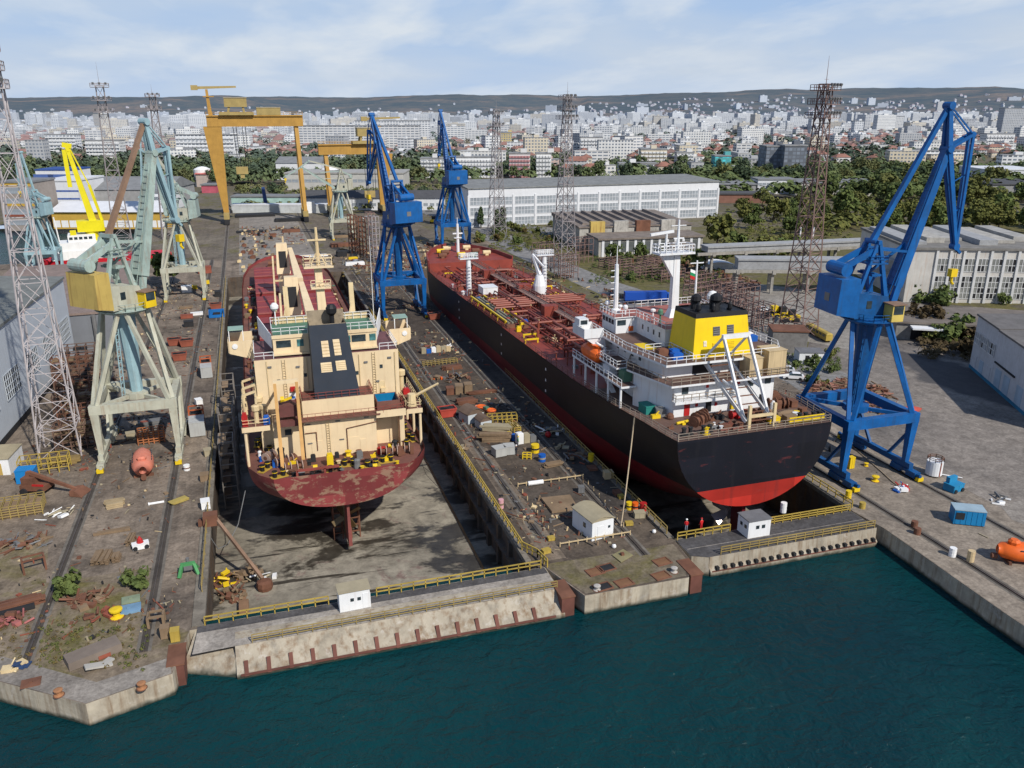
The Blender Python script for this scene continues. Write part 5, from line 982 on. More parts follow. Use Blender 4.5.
for s in (-1, 1):
 mb = MB(); x0, x1 = sorted((s * 13.4, s * 10.9)); mb.box(x0, x1, 15.5, 35, 21.6, 21.9); bp = mb.build('boat_platform', M_wht, tk)
 mb = MB(); mb.box(x0 + .1, x1 - .1, 15.6, 34.9, 21.905, 21.93); mb.build('platform_deck', M_brn, bp)
 for y in (16, 20.5, 25, 29.5, 34.5):
  mb = MB(); mb.tube((s * 13.2, y, 18), (s * 13.2, y, 21.6), .2, n=8); mb.build('pillar', M_wht, bp)
 mb = MB(); mb.rail([(s * 13.3, 15.6, 21.9), (s * 13.3, 34.9, 21.9)], 1.05, 1.6, .04); mb.build('railing', M_wht, bp)
 mb = MB()
 for y in (26.5, 32): mb.path([(s * 11.4, y, 21.9), (s * 11.2, y, 25.0), (s * 12.8, y, 26.0)], .2, 6)
 mb.build('davit', M_wht, bp)
 mb = MB(); mb.loft([[(s * 12.2 + r * math.cos(t), y, 23.6 + 1.1 * r * math.sin(t)) for t in [k * math.pi / 6 for k in range(13)]] for y, r in ((25.6, .2), (26.3, .9), (27.5, 1.25), (30.5, 1.25), (32, .9), (32.8, .2))]); mb.box(s * 12.2 - .7, s * 12.2 + .7, 27.3, 29.6, 24.4, 25.3); mb.build('rescue_boat', M_org, bp)
for x, y, a, b_, h, m, n in ((-11.8, 23, 1.4, 2.4, 1.2, M_wht, 'locker'), (-11.3, 18.5, 1.4, 2.0, 1.6, M_grn, 'green_case'), (-12, 30.5, 1, 1.2, 1.5, M_rust, 'winch')):
 mb = MB(); mb.box(x - a / 2, x + a / 2, y - b_ / 2, y + b_ / 2, 21.93, 21.93 + h); mb.box(x - a * .4, x + a * .4, y - b_ * .4, y + b_ * .4, 21.93 + h, 21.93 + h + .12); mb.build(n, m, tk)
mb = MB(); P0 = [(-4.7, 10.2, TD), (4.9, 10.2, TD), (4.9, 17.6, TD), (-4.7, 17.6, TD)]; P1 = [(-4.15, 11.0, TD + 5.9), (4.4, 11.0, TD + 5.9), (4.4, 17.2, TD + 5.9), (-4.15, 17.2, TD + 5.9)]; P2 = [(-4.1, 11.1, TD + 6.6), (4.35, 11.1, TD + 6.6), (4.35, 17.1, TD + 6.6), (-4.1, 17.1, TD + 6.6)]
for k in range(4): mb.poly([P0[k], P0[(k + 1) % 4], P1[(k + 1) % 4], P1[k]])
fu2 = mb.build('funnel', M_fyel, tk)
mb = MB()
for k in range(4): mb.poly([P1[k], P1[(k + 1) % 4], P2[(k + 1) % 4], P2[k]])
mb.poly([(p[0], p[1], TD + 6.4) for p in P2]); mb.build('funnel_cap', M_blk, fu2)
for x, y, r, h in ((-1.9, 15.2, .8, 2.6), (.6, 13.8, .95, 2.9), (-2.6, 13.2, .4, 1.2), (2.2, 15.6, .45, 1.4), (2.4, 12.8, .35, 1.1), (-.6, 12.4, .3, 1.0)):
 mb = MB(); mb.tube((x, y, TD + 5.9), (x, y + .2, TD + 5.9 + h * .7), r * .8, n=10); mb.lathe([(r * .7, 0), (r, .3), (r * .9, .9), (r * .3, 1.25)], (x, y - .2, TD + 5.8 + h * .62), 10); mb.build('exhaust_uptake', M_blk, fu2)
for x, z, w_, h, m in ((-.8, TD + 3.9, 1.1, 1.3, M_grey), (1.5, TD + 4.0, 1.1, 1.3, M_grey), (-.8, TD + 1.7, 1.3, 1.0, M_fyel), (1.5, TD + 1.8, 1.3, 1.0, M_fyel), (-2.7, TD + 2.2, .5, .8, M_white)):
 mb = MB(); yy = 10.2 + (z - TD) / 5.9 * .8; mb.obox((0, 0, 0), w_, .14, h, rx=R(-7.7)); lo = mb.build('louvre', m, fu2); lo.location = (x, yy - .03, z)
 mb = MB()
 for k in range(4): mb.obox((0, -.09, -h * .36 + k * h * .24), w_ * .9, .05, h * .06)
 s_ = mb.build('louvre_slats', M_dark if m is M_grey else paint('slat ochre', (.5, .33, .01), .5), lo); s_.rotation_euler = (R(-7.7), 0, 0)
mb = MB(); mb.lathe([(.12, 0), (.12, 3.4), (.6, 3.5), (.85, 3.95), (.85, 4.5), (.5, 5.05), (.1, 5.2)], (3.4, 19.2, TD + 2.8), 14); mb.build('satellite_dome', M_white, tk)
mb = MB(); mb.hexa([(-.9, 24.6, TE), (1.5, 24.6, TE), (1.5, 26.6, TE), (-.9, 26.6, TE), (-.3, 25.1, TE + 1.5), (.9, 25.1, TE + 1.5), (.9, 26.1, TE + 1.5), (-.3, 26.1, TE + 1.5)]); mb.beam((.3, 25.6, TE + 1.5), (.3, 25.6, TE + 10.2), 1.3, 1.1, w2=1.0); rm2 = mb.build('radar_mast', M_wht, tk)
mb = MB(); mb.box(-3.3, 2.9, 24.2, 27.0, TE + 10.2, TE + 10.5); mb.rail([(-3.2, 24.3, TE + 10.5), (2.8, 24.3, TE + 10.5), (2.8, 26.9, TE + 10.5), (-3.2, 26.9, TE + 10.5)], 1.2, 1.0, .06, closed=True); mb.hexa([(-2.6, 25.2, TE + 10.2), (-.3, 25.2, TE + 6.5), (-.3, 26, TE + 6.5), (-2.6, 26, TE + 10.2), (-3.0, 25.2, TE + 10.21), (-.3, 25.2, TE + 10.21), (-.3, 26, TE + 10.21), (-3.0, 26, TE + 10.21)]); mb.build('mast_platform', M_wht, rm2)
mb = MB(); mb.tube((.5, 25.6, TE + 10.5), (.5, 25.6, TE + 15.5), .3, .16, n=8); mb.beam((-4.6, 25.2, TE + 13.4), (-.6, 25.2, TE + 13.8), .4); mb.tube((-1.8, 25.2, TE + 10.5), (-1.8, 25.2, TE + 13.4), .2, n=6); mb.beam((-.8, 25.6, TE + 14.6), (1.8, 25.6, TE + 14.6), .14); mb.beam((-.3, 25.6, TE + 12.6), (1.5, 25.6, TE + 12.6), .2); mb.build('radar_scanner', M_wht, rm2)
mb = MB(); mb.tube((-7.2, 31.5, TE), (-7.2, 31.5, TE + 8.0), .45, .35, n=8)
for k in range(6): mb.beam((-8.2, 31.5, TE + 2.0 + k), (-7.2, 31.5, TE + 2.0 + k), .12)
mb.tube((-7.2, 31.5, TE + 8), (-7.2, 31.5, TE + 11), .1, .05, n=5); mb.lathe([(.8, 0), (.8, .5), (.3, .8)], (-7.2, 31.5, TE), 10); mb.build('signal_mast', M_wht, tk)
mb = MB(); mb.tube((3.8, 25, TE), (3.8, 25, TE + 9), .25, .15, n=6); mb.beam((2.6, 25, TE + 8.6), (5.0, 25, TE + 8.6), .15); mb.build('flag_mast', M_wht, tk)
mb = MB(); mb.poly([(2.7, 25, TE + 7.2), (3.7, 25.05, TE + 6.8), (3.7, 25.05, TE + 7.3), (2.7, 25, TE + 7.7)], 0); mb.poly([(2.7, 25, TE + 6.7), (3.7, 25.05, TE + 6.3), (3.7, 25.05, TE + 6.8), (2.7, 25, TE + 7.2)], 1); mb.poly([(2.7, 25, TE + 6.2), (3.7, 25.05, TE + 5.8), (3.7, 25.05, TE + 6.3), (2.7, 25, TE + 6.7)], 2); mb.build('flag', [M_white, paint('flag green', (.01, .22, .08), .7), M_red], tk)
for x, y, h, m, n in ((-4.2, 21.5, 2.4, M_grn, 'binnacle'), (-2.6, 27, 1.2, M_wht, 'compass'), (-6.4, 29.4, 1.6, M_wht, 'searchlight'), (-5.9, 32.5, 1.0, M_wht, 'searchlight'), (4, 21, 1.2, M_wht, 'small_dome'), (-8, 33, 1.8, M_wht, 'small_dome')):
 mb = MB(); mb.lathe([(.14, 0), (.14, h * .6), (.42, h * .65), (.42, h * .9), (.2, h)], (x, y, TE), 9); mb.build(n, m, tk)
for x0, x1, y0, y1, h in ((3.2, 5.4, 7.6, 10.2, 2.7), (6.4, 9.4, 7.7, 10.8, 3.5)):
 mb = MB(); mb.box(x0, x1, y0, y1, TC, TC + h); mb.box(x0 - .08, x1 + .08, y0 - .08, y1 + .08, TC + h, TC + h + .1); mb.build('stores_box', M_bcr, tk)
for x, y, m in ((-6.6, 11.6, M_tarp), (-5.8, 13.5, M_tarp), (-7.6, 14.2, M_rust), (9.5, 17, M_tarp), (10, 19, M_white)):
 mb = MB(); mb.box(x - .8, x + .8, y - .6, y + .6, TD, TD + .9); mb.box(x - .6, x + .6, y - .45, y + .45, TD + .9, TD + 1.0); mb.build('deck_box', m, tk)
mb = MB(); q = [(-7.0, 9.2), (-4.0, 9.2)]
fr = []
for x in (-.9, 3.1):
 mb = MB(); mb.beam((x, 1.4, TA + 1.0), (x - 2.2, 10.2, TC + 2.6), .38, .5); mb.build('slide_rail', M_rw, tk)
 mb = MB(); mb.beam((x + .1, 2.0, TA + .8), (x - 1.0, 7.0, TD + 4.0), .34, .4); mb.beam((x - 1.0, 7.0, TD + 4.0), (x - 2.2, 10.0, TC + 2.6), .28, .3); mb.beam((x - .3, 4.2, TC - .4), (x - 1.3, 6.0, TC + .6), .25); mb.build('frame_arm', M_wht, tk)
 mb = MB(); mb.beam((x + .3, 1.2, TA), (x + .3, 1.2, TA + 3.4), .42); mb.build('frame_post', M_crd, tk)
mb = MB(); mb.beam((-2.1, 7.0, TD + 4.0), (2.3, 7.0, TD + 4.0), .5, .6); mb.beam((-1.2, 5.5, TC + .4), (2.8, 5.5, TC + .4), .2); mb.build('frame_head', M_wht, tk)
mb = MB(); mb.beam((-.6, 1.2, TA + 1.8), (3.4, 1.2, TA + 1.8), .36); mb.build('frame_brace', M_crd, tk)
mb = MB()
for k in range(9): f = k / 8; mb.beam(Vector((-.9, 1.4, TA + 1.05)).lerp(Vector((-3.1, 10.2, TC + 2.65)), f), Vector((3.1, 1.4, TA + 1.05)).lerp(Vector((.9, 10.2, TC + 2.65)), f), .14)
mb.build('slide_rungs', M_rust, tk)
for k in range(40):
 x = r3.uniform(-11, 11); y = r3.uniform(.9, 7.4) if abs(x) < 8.5 else r3.uniform(3, 15); s_ = r3.uniform(.25, .75); mb = MB(); t_ = r3.random()
 if t_ < .4: mb.lathe([(s_, 0), (s_ * .6, .1), (s_ * .55, s_ * 1.2), (s_ * .8, s_ * 1.3)], (0, 0, 0), 8)
 elif t_ < .7: mb.tube((-s_ * 1.6, 0, .25), (s_ * 1.6, .3, .3), .2, n=7); mb.box(-s_ * .4, s_ * .4, -.35, .35, 0, .3)
 else: mb.box(-s_, s_, -s_ * .5, s_ * .5, 0, s_ * .8); mb.beam((0, 0, s_ * .8), (s_, .2, s_ * 1.4), .12)
 mb.build('mooring_fitting', r3.choice([M_rust, M_dark, M_rust, M_wood, M_rbr, M_wht, M_grey, M_yel, M_rust]), tk).location = (x, y, dz(y) + .02)
def twinch(x, y, rz, m=M_rust, s=1.0):
 mb = MB(); mb.tube((-1.6 * s, 0, .8 * s), (1.6 * s, 0, .8 * s), .55 * s, n=10); mb.box(-.5 * s, .5 * s, -.7 * s, .7 * s, 0, .8 * s); o = mb.build('mooring_winch', m, tk); o.location = (x, y, dz(max(y, 0)) + .02); o.rotation_euler = (0, 0, rz)
 for a in (-1.5, -.3, .9, 1.6):
  q = MB(); q.tube((a * s - .06, 0, .8 * s), (a * s + .06, 0, .8 * s), .95 * s, n=12); q.build('winch_flange', m, o)
twinch(-6.2, 5.0, .5, M_rust, .9); twinch(-5.2, 6.6, .5, M_rust, .8); twinch(2.2, 3.6, .1, M_rust, 1.1); twinch(8.4, 7.4, -.3, M_rust, .9); twinch(9.6, 9.4, 1.2, M_rust, .9); twinch(0.4, 5.6, 0, M_red, .7)
for x, y, a, b_, h, m, n in ((-10.6, 12.4, 1.5, 2.4, 1.3, M_teal, 'teal_chest'), (-9.6, 10.2, 1.3, 1.4, 1.2, M_grey, 'locker'), (-9.0, 8.2, 1.0, 1.0, .9, M_rust, 'drum'), (4.4, 2.6, 1.6, 1.0, .8, M_yel, 'yellow_chest'), (6.6, 2.0, 1.7, 1.1, 1.0, M_wood, 'crate'), (7.8, 4.2, 3.6, 1.2, .8, M_wood, 'rope_heap'), (10.4, 4.2, 1.1, .8, .9, M_rust, 'crate'), (5.0, 5.4, 2.6, 1.0, .9, M_wood, 'rope_heap'), (9.6, 2.6, 2.0, 1.2, .5, M_rust, 'hatch'), (-3.6, 2.6, 1.4, 1.2, .5, M_rust, 'hatch'), (6.9, 6.4, .8, .8, 1.6, M_wht, 'ventilator'), (11.0, 7.4, 1.0, 1.5, 1.0, M_rust, 'crate')):
 mb = MB(); mb.lathe([(.4, 0), (.55, .25), (.5, .7), (.2, 1.0)], (0, 0, 0), 9) if n in ('drum', 'rope_heap', 'ventilator') else (mb.box(-.5, .5, -.5, .5, 0, .82), mb.box(-.52, .52, -.52, .52, .82, 1))
 o = mb.build(n, m, tk); o.location = (x, y, dz(max(0, y)) + .02); o.scale = (a, b_, h); o.rotation_euler = (0, 0, r3.uniform(-.3, .3))
mb = MB(); mb.beam((5.4, .4, TA + .6), (11.2, .4, TA + .6), .25, .5); mb.beam((5.4, .4, TA + 1.1), (11.2, .4, TA + 1.1), .15); mb.build('yellow_fairlead', M_yel, tk)
for x in (-10, -7, 8.5, 10.8):
 mb = MB()
 for s in (-.5, .5): mb.lathe([(.28, 0), (.28, .8), (.36, .85), (.36, 1)], (s, 0, 0), 8)
 mb.box(-.9, .9, -.35, .35, -.02, .08); o = mb.build('bitts', M_dark, tk); o.location = (x, 1.6, 19)
mb = MB()
for k in range(4):
 a = k * math.pi / 2 + .4; mb.beam((.6 * math.cos(a), 5.2, 4.4 + .6 * math.sin(a)), (2.7 * math.cos(a), 4.9, 4.4 + 2.7 * math.sin(a)), 1.1, .14, w2=1.9, h2=.1, side=(math.sin(a) * .8, .6, -math.cos(a) * .8))
mb.tube((0, 4.6, 4.4), (0, 8.5, 4.4), .6, .9, n=10); mb.build('propeller', paint('polished bronze', (.42, .36, .34), .35, .2, metal=.5), tk)
mb = MB(); mb.hexa([(-.3, 1.2, .6), (.3, 1.2, .6), (.3, 4.2, .6), (-.3, 4.2, .6), (-.3, 1.6, 7.8), (.3, 1.6, 7.8), (.3, 4.2, 7.8), (-.3, 4.2, 7.8)]); mb.build('rudder', M_hullb, tk)
mb = MB()
for yq in (47, 75, 112):
 for k in range(3):
  h = 15.6 - k * 2.1; xs = -lerp_tab(tabT, yq)[0] - .02; mb.poly([(xs, yq, h), (xs, yq + .5, h), (xs, yq + .5, h + .5), (xs, yq, h + .5)])
mb.build('draught_marks', M_white, tk)
# ================================================================ dock gates
M_gdeck = ground_mat('gate deck', (.34, .31, .275), (.27, .245, .215), (.15, .14, .13), big=.12, patch=.3, streak=0, speck=.05, oil=.35)
M_gdark = ground_mat('gate asphalt', (.095, .092, .094), (.065, .063, .066), (.04, .04, .042), big=.12, patch=.3, streak=0, speck=.05, oil=.35)
M_gface = wall_mat('gate face concrete', (.42, .37, .29), (.30, .26, .20))
M_fend = paint('rusty fender', (.14, .055, .04), .85, .35, rust=.2)
M_yrail = paint('weathered yellow rail', (.42, .30, .06), .6, .25, rust=.35, rcol=(.22, .13, .05))
M_yold = paint('old yellow rail', (.30, .22, .075), .7, .3, rust=.4, rcol=(.17, .11, .06))
g1 = thing('dock_gate', 'long concrete dock gate closing the first dock, with rusty fender posts', 'dock gate', (-11.0, 80, 0))
mb = MB(); sec = [(5.2, -14), (5.2, 0), (2.2, .02), (0.15, -.05), (-.9, -1.1), (-2.1, -2.1), (-2.2, -2.9), (-.6, -14)]
mb.loft([[(x, y, z) for y, z in sec] for x in (5.0, 42.2)], caps=True); mb.build('gate_hull', M_gface, g1, recalc=True)
mb = MB(); mb.hexa([(-.3, .2, -3), (4.98, -2.1, -3), (4.98, 5.1, -3), (.9, 5.1, -3), (-.1, 1.6, -1.2), (4.98, -.6, -1.0), (4.98, 5.1, -.02), (.9, 5.1, -.02)]); mb.build('gate_end', M_gface, g1)
mb = MB(); mb.poly([(1.0, 3.75, .03), (42.1, 3.75, .03), (42.1, 5.1, .03), (1.0, 5.1, .03)], 0); mb.poly([(.6, .5, -.35), (5.0, .18, -.03), (42.15, .2, .0), (42.15, 3.74, .035), (1.0, 3.74, .035)], 1); mb.build('gate_deck', [M_gdark, M_gdeck], g1)
for k in range(15):
 x = 6.0 + k * 2.32; mb = MB(); mb.beam((x, -1.15, -1.15), (x, -2.25, -2.35), .42, .34, side=(1, 0, 0)); mb.build('fender', M_fend, g1)
mb = MB(); mb.beam((5.4, -2.2, -2.15), (41, -2.2, -2.15), .22, .18); mb.build('waling', M_fend, g1)
g2 = thing('dock_gate', 'shorter dock gate with a dark deck closing the second dock, two workers on it', 'dock gate', (50.1, 81.0, 0))
mb = MB(); mb.loft([[(x, y, z) for y, z in ((5.4, -14), (5.4, 0), (0, 0), (-.1, -1.5), (-.5, -1.9), (-.5, -14))] for x in (2.2, 28.2)], caps=True); mb.build('gate_hull', M_gface, g2, recalc=True)
mb = MB(); mb.hexa([(.1, .9, -3), (2.18, -.4, -3), (2.18, 5.3, -3), (.1, 5.3, -3), (.1, 1.0, -.03), (2.18, .1, -.03), (2.18, 5.3, -.03), (.1, 5.3, -.03)]); mb.build('gate_end', M_gface, g2)
mb = MB(); mb.poly([(.1, 1.0, .02), (2.1, .05, .02), (28.15, .05, .02), (28.15, 5.3, .02), (.1, 5.3, .02)]); mb.build('gate_deck', M_gdark, g2)
mb = MB(); mb.poly([(.4, 2.6, .03), (28.1, 2.5, .03), (28.1, 2.62, .03), (.4, 2.72, .03)]); mb.build('deck_kerb', M_gdeck, g2)
for k in range(22):
 x = 3.2 + k * 1.16; mb = MB(); mb.box(x - .2, x + .2, -.62, -.12, -1.75, -1.3); mb.build('fender', M_dark, g2)
mb = MB(); mb.beam((2.4, -.42, -1.9), (28, -.42, -1.9), .2, .16); mb.build('waling', M_fend, g2)
for x, y, lab in ((31.6, 79.4, 'rust brown steel pile at the west corner of the pier end'), (48.6, 79.2, 'rust brown steel pile at the east corner of the pier end'), (-11.9, 80.0, 'rust brown steel plate pile on the corner of the west quay')):
 t = thing('steel_pile', lab, 'pile', (x, y, 0)); mb = MB(); mb.box(-.8, .8, -1.4, 2.2, -5, -.05); mb.build('pile_body', M_fend, t); mb = MB(); mb.box(-.9, .9, -1.5, 2.3, -.05, .12); mb.build('pile_cap', M_rust, t)
# ================================================================ railings along the docks
def railing(label, pts, m, h=1.1, step=2.4, r=.05, rails=(1.0, .55)):
 mb = MB(); mb.rail(pts, h, step, r, rails=rails); o = mb.build('railing', m); return tag(o, label, 'railing')
railing('yellow railing along the west side of the first dock', [(-9.75, 92, .16), (-9.75, 290, .16)], M_yold, step=3)
railing('yellow railing along the pier edge above the first dock', [(29.75, 90, .16), (29.75, 170, .16), (29.75, 230, .16)], M_yrail, 1.2, 1.6, .07)
railing('short yellow railing turning the pier corner onto the first gate', [(29.7, 89.8, .16), (31.0, 87.4, .16), (31.4, 84.8, .16)], M_yrail, 1.2, .9, .07)
railing('brownish yellow railing along the pier edge beside the tanker', [(49.75, 88, .16), (49.75, 240, .16)], M_yold, 1.1, 1.8, .06)
railing('yellow railing along the quay beside the tanker stern', [(78.85, 86.8, .16), (78.85, 112, .16)], M_yrail, 1.1, 1.8, .06)
railing('yellow railing on the dock side of the first gate', [(-9.2, 85.0, .04), (4.4, 85.0, .04)], M_yrail, 1.1, 1.5, .06)
railing('yellow railing on the dock side of the first gate, beyond the white hut', [(10.0, 85.0, .04), (30.6, 85.0, .04)], M_yrail, 1.1, 1.5, .06)
railing('pale yellow railing on the water side of the first gate', [(-4.2, 80.2, .0), (31.0, 80.25, .0)], M_yold, 1.0, 1.6, .045, (1.0, .66, .33))
railing('yellow railing on the dock side of the second gate', [(50.4, 86.2, .04), (58.4, 86.2, .04)], M_yrail, 1.1, 1.4, .06)
railing('yellow railing on the dock side of the second gate, east of its hut', [(64.0, 86.2, .04), (78.0, 86.2, .04)], M_yrail, 1.1, 1.4, .06, (1.0, .66, .33))
railing('yellow railing on the water side of the second gate', [(54.0, 81.2, .03), (78.0, 81.15, .03)], M_yold, 1.1, 1.4, .055, (1.0, .66, .33))
# ================================================================ huts
M_hut = paint('hut white', (.72, .73, .74), .6, .08, rust=.08, rcol=(.35, .25, .18), streak=.25)
M_tan = paint('tan roof', (.40, .25, .135), .85, .25, dirt=.4, dcol=(.2, .14, .09))
M_groof = paint('grey roof', (.16, .16, .17), .85, .25, dirt=.3)
def hut(label, c, w_, d, h, rz, roof, arch=.3, win=(), door=None, wall=None, name='site_hut'):
 t = thing(name, label, 'hut', c, rz); wall = wall or M_hut
 mb = MB(); mb.box(-w_ / 2, w_ / 2, -d / 2, d / 2, 0, h); wl = mb.build('wall', wall, t)
 mb = MB(); n = 6; A = []
 for k in range(n + 1):
  x = -w_ / 2 - .12 + (w_ + .24) * k / n; A.append((x, h + arch * math.sin(math.pi * k / n)))
 mb.loft([[(x, y, z) for x, z in A] for y in (-d / 2 - .15, d / 2 + .15)]); mb.loft([[(x, y, z + .1) for x, z in reversed(A)] for y in (-d / 2 - .15, d / 2 + .15)])
 for y, s in ((-d / 2 - .15, 1), (d / 2 + .15, -1)): mb.poly([(x, y, z + .1) for x, z in A][::s] + [(x, y, z - .02) for x, z in reversed(A)][::s])
 if arch > .05:
  for y in (-d / 2 + .001, d / 2 - .001): mb.poly([(x, y, z) for x, z in A if abs(x) <= w_ / 2 + .2])
 mb.build('roof', roof, t)
 for ax, u, z, sw, sh in win:
  mb = MB()
  if ax == 'f': mb.box(u - sw / 2, u + sw / 2, -d / 2 - .04, -d / 2 + .02, z - sh / 2, z + sh / 2)
  else: mb.box(-w_ / 2 - .04, -w_ / 2 + .02, u - sw / 2, u + sw / 2, z - sh / 2, z + sh / 2)
  mb.build('window', M_win, t)
 if door is not None:
  ax, u, m = door; mb = MB()
  if ax == 'f': mb.box(u - .45, u + .45, -d / 2 - .04, -d / 2 + .02, .05, 2.0)
  else: mb.box(-w_ / 2 - .04, -w_ / 2 + .02, u - .45, u + .45, .05, 2.0)
  mb.build('door', m, t)
 return t
hut('white hut with a tan arched roof, near the end of the pier', (40.6, 92.1, .01), 3.4, 5.0, 2.7, R(10), M_tan, .55, (('f', 1.0, 1.6, .35, .35), ('s', -.6, 1.6, .6, .7)), ('f', -.4, M_hut))
hut('small white hut with two square windows on the first gate', (7.2, 83.9, .04), 3.5, 1.9, 2.5, R(2), M_tan, .02, (('f', -.3, 1.4, .4, .4), ('f', .5, 1.4, .4, .4)), ('f', 1.35, M_hut))
hut('small white hut with a grey roof and four windows on the second gate', (61.3, 85.0, .03), 3.4, 2.6, 2.5, R(0), M_groof, .02, (('f', -.3, 1.5, .5, .5), ('f', .6, 1.5, .5, .5), ('s', -.6, 1.5, .5, .5), ('s', .4, 1.5, .5, .5)))
hut('larger of two arched grey white shelters on the pier', (G(472, 421).x, G(472, 421).y + .5, .01), 3.4, 3.2, 1.7, R(18), paint('brown arched roof', (.16, .11, .08), .85, .3), 1.0, (), None, paint('pale blue grey end', (.48, .52, .55), .6, .1))
hut('smaller of two arched grey white shelters on the pier', (G(484, 428).x, G(484, 428).y + .5, .01), 2.2, 2.4, 1.5, R(12), paint('brown arched roof', (.16, .11, .08), .85, .3), .8, (), None, paint('pale blue grey end', (.48, .52, .55), .6, .1))
p = G(10, 474); hut('low white cabin with blue edge trim by the grey shed', (p.x - 3.2, p.y + 3, .01), 7.5, 6, 2.7, R(-6), M_tan, .1, (('f', -1, 1.5, .8, .8),), ('f', 2.2, M_ochre), M_hut)
p = G(814, 364); hut('white flat roofed hut among the bushes below the rusty mast', (p.x, p.y + 2, .01), 5.6, 4, 2.6, R(-20), M_groof, .02, (('f', 1.2, 1.5, .8, .8),), ('f', -1.0, M_dark))
p = G(716, 268); hut('small white tarpaulin shelter by the concrete frames', (p.x, p.y, .01), 12, 6, 1.4, R(-10), M_white, 1.2)
# ================================================================ generic yard goods
def crate(t, m, a, b, h, lid=None):
 mb = MB(); mb.box(-a / 2, a / 2, -b / 2, b / 2, .05, h * .94)
 for q in (-.46, 0, .46): mb.box(a * q - .05, a * q + .05, -b / 2 - .03, -b / 2 - .001, .05, h * .94)
 mb.build('body', m, t); mb = MB(); mb.box(-a / 2 - .04, a / 2 + .04, -b / 2 - .04, b / 2 + .04, h * .94, h); mb.build('lid', lid or m, t)
def cont(t, m, L_, W_=2.4, h=2.4, top=None):
 mb = MB(); n = int(L_ / .6)
 mb.box(-L_ / 2, L_ / 2, -W_ / 2, W_ / 2, .12, h)
 for k in range(n):
  x = -L_ / 2 + .3 + k * (L_ - .6) / max(1, n - 1)
  for s in (-1, 1): mb.box(x - .1, x + .1, s * W_ / 2 - .03 * (s < 0) * 1 + 0, s * W_ / 2 + .03 * (s > 0) + (.0 if s > 0 else 0), .2, h - .1) if False else mb.box(x - .1, x + .1, min(s * W_ / 2, s * (W_ / 2 + .04)), max(s * W_ / 2, s * (W_ / 2 + .04)), .2, h - .1)
 mb.build('body', m, t)
 mb = MB(); mb.box(-L_ / 2 - .03, L_ / 2 + .03, -W_ / 2 - .05, W_ / 2 + .05, h, h + .1); mb.build('roof', top or m, t)
 mb = MB(); mb.box(L_ / 2, L_ / 2 + .05, -W_ / 2 + .15, -.04, .25, h - .12); mb.box(L_ / 2, L_ / 2 + .05, .04, W_ / 2 - .15, .25, h - .12); mb.build('door', m, t)
def rack(t, m, a, b, h, n=4, lev=3, r=.07):
 mb = MB()
 for i in range(n + 1):
  x = -a / 2 + a * i / n
  for y in (-b / 2, b / 2): mb.beam((x, y, 0), (x, y, h), r * 2)
  for k in range(lev): mb.beam((x, -b / 2, h * (k + 1) / lev), (x, b / 2, h * (k + 1) / lev), r * 1.6)
 for k in range(lev):
  z = h * (k + 1) / lev
  for y in (-b / 2, b / 2): mb.beam((-a / 2, y, z), (a / 2, y, z), r * 1.6)
 mb.build('frame', m, t)
def pile(t, m, a, b, h, n, seed=0, along='x'):
 q = random.Random(seed); mb = MB(); per = max(2, int(b / .45)); lay = max(1, n // per)
 for k in range(n):
  l, j = divmod(k, per); y = -b / 2 + b * (j + .5) / per + q.uniform(-.08, .08); w_ = a * q.uniform(.8, 1.05)
  z = .12 + l * h / max(1, lay); mb.obox((q.uniform(-.15, .15) * a * .3, y, z), w_, b / per * .8, h / max(1, lay) * .85, q.uniform(-.06, .06))
 mb.build('stack', m, t)
def junk(t, ms, a, b, h, n, seed=0):
 q = random.Random(seed)
 for j, m in enumerate(ms):
  mb = MB()
  for k in range(n // len(ms)):
   x, y = q.uniform(-a / 2, a / 2), q.uniform(-b / 2, b / 2); z = q.uniform(0, h) * max(0, 1 - (2 * x / a) ** 2) * max(.1, 1 - (2 * y / b) ** 2)
   s = q.choice((0, 0, 1, 2))
   if s == 0: mb.obox((x, y, z + .1), q.uniform(.6, a * .55), q.uniform(.08, .3), q.uniform(.08, .25), q.uniform(0, 3.1), rx=q.uniform(-.3, .3), ry=q.uniform(-.3, .3))
   elif s == 1: mb.obox((x, y, z + .15), q.uniform(.4, 1.2), q.uniform(.4, 1.0), q.uniform(.1, .6), q.uniform(0, 3.1), rx=q.uniform(-.3, .3))
   else:
    an = q.uniform(0, 3.1); l = q.uniform(.8, a * .5); mb.tube((x, y, z + .1), (x + l * math.cos(an), y + l * math.sin(an), z + .1 + q.uniform(0, .5)), q.uniform(.06, .16), n=6)
  mb.build('scrap_piece' if j else 'heap', m, t)
def drumc(t, m, r, h, band=None):
 mb = MB(); mb.lathe([(r, 0), (r, h * .32), (r * 1.04, h * .34), (r, h * .36), (r, h * .66), (r * 1.04, h * .68), (r, h * .7), (r, h), (r * .9, h + .01)], (0, 0, 0), 12); o = mb.build('body', m, t)
 if band: mb = MB(); mb.lathe([(r * 1.05, h * .4), (r * 1.05, h * .6)], (0, 0, 0), 12); mb.build('band', band, t)
def boll(t, m):
 mb = MB(); mb.lathe([(.75, 0), (.75, .12), (.4, .2), (.38, .75), (.7, .85), (.72, 1.05), (.4, 1.15)], (0, 0, 0), 14); mb.build('body', m, t); mb = MB(); mb.lathe([(.9, -.01), (.9, .05)], (0, 0, 0), 14); mb.build('base_plate', M_rust, t)
def spot(px, py, label, cat, name, rz=0.0, z=.012, group=None):
 p = G(px, py, z); return thing(name, label, cat, (p.x, p.y, z), rz, group)
t = spot(144, 470, 'pinkish orange enclosed lifeboat standing on the ground under the mint crane', 'lifeboat', 'lifeboat', R(96))
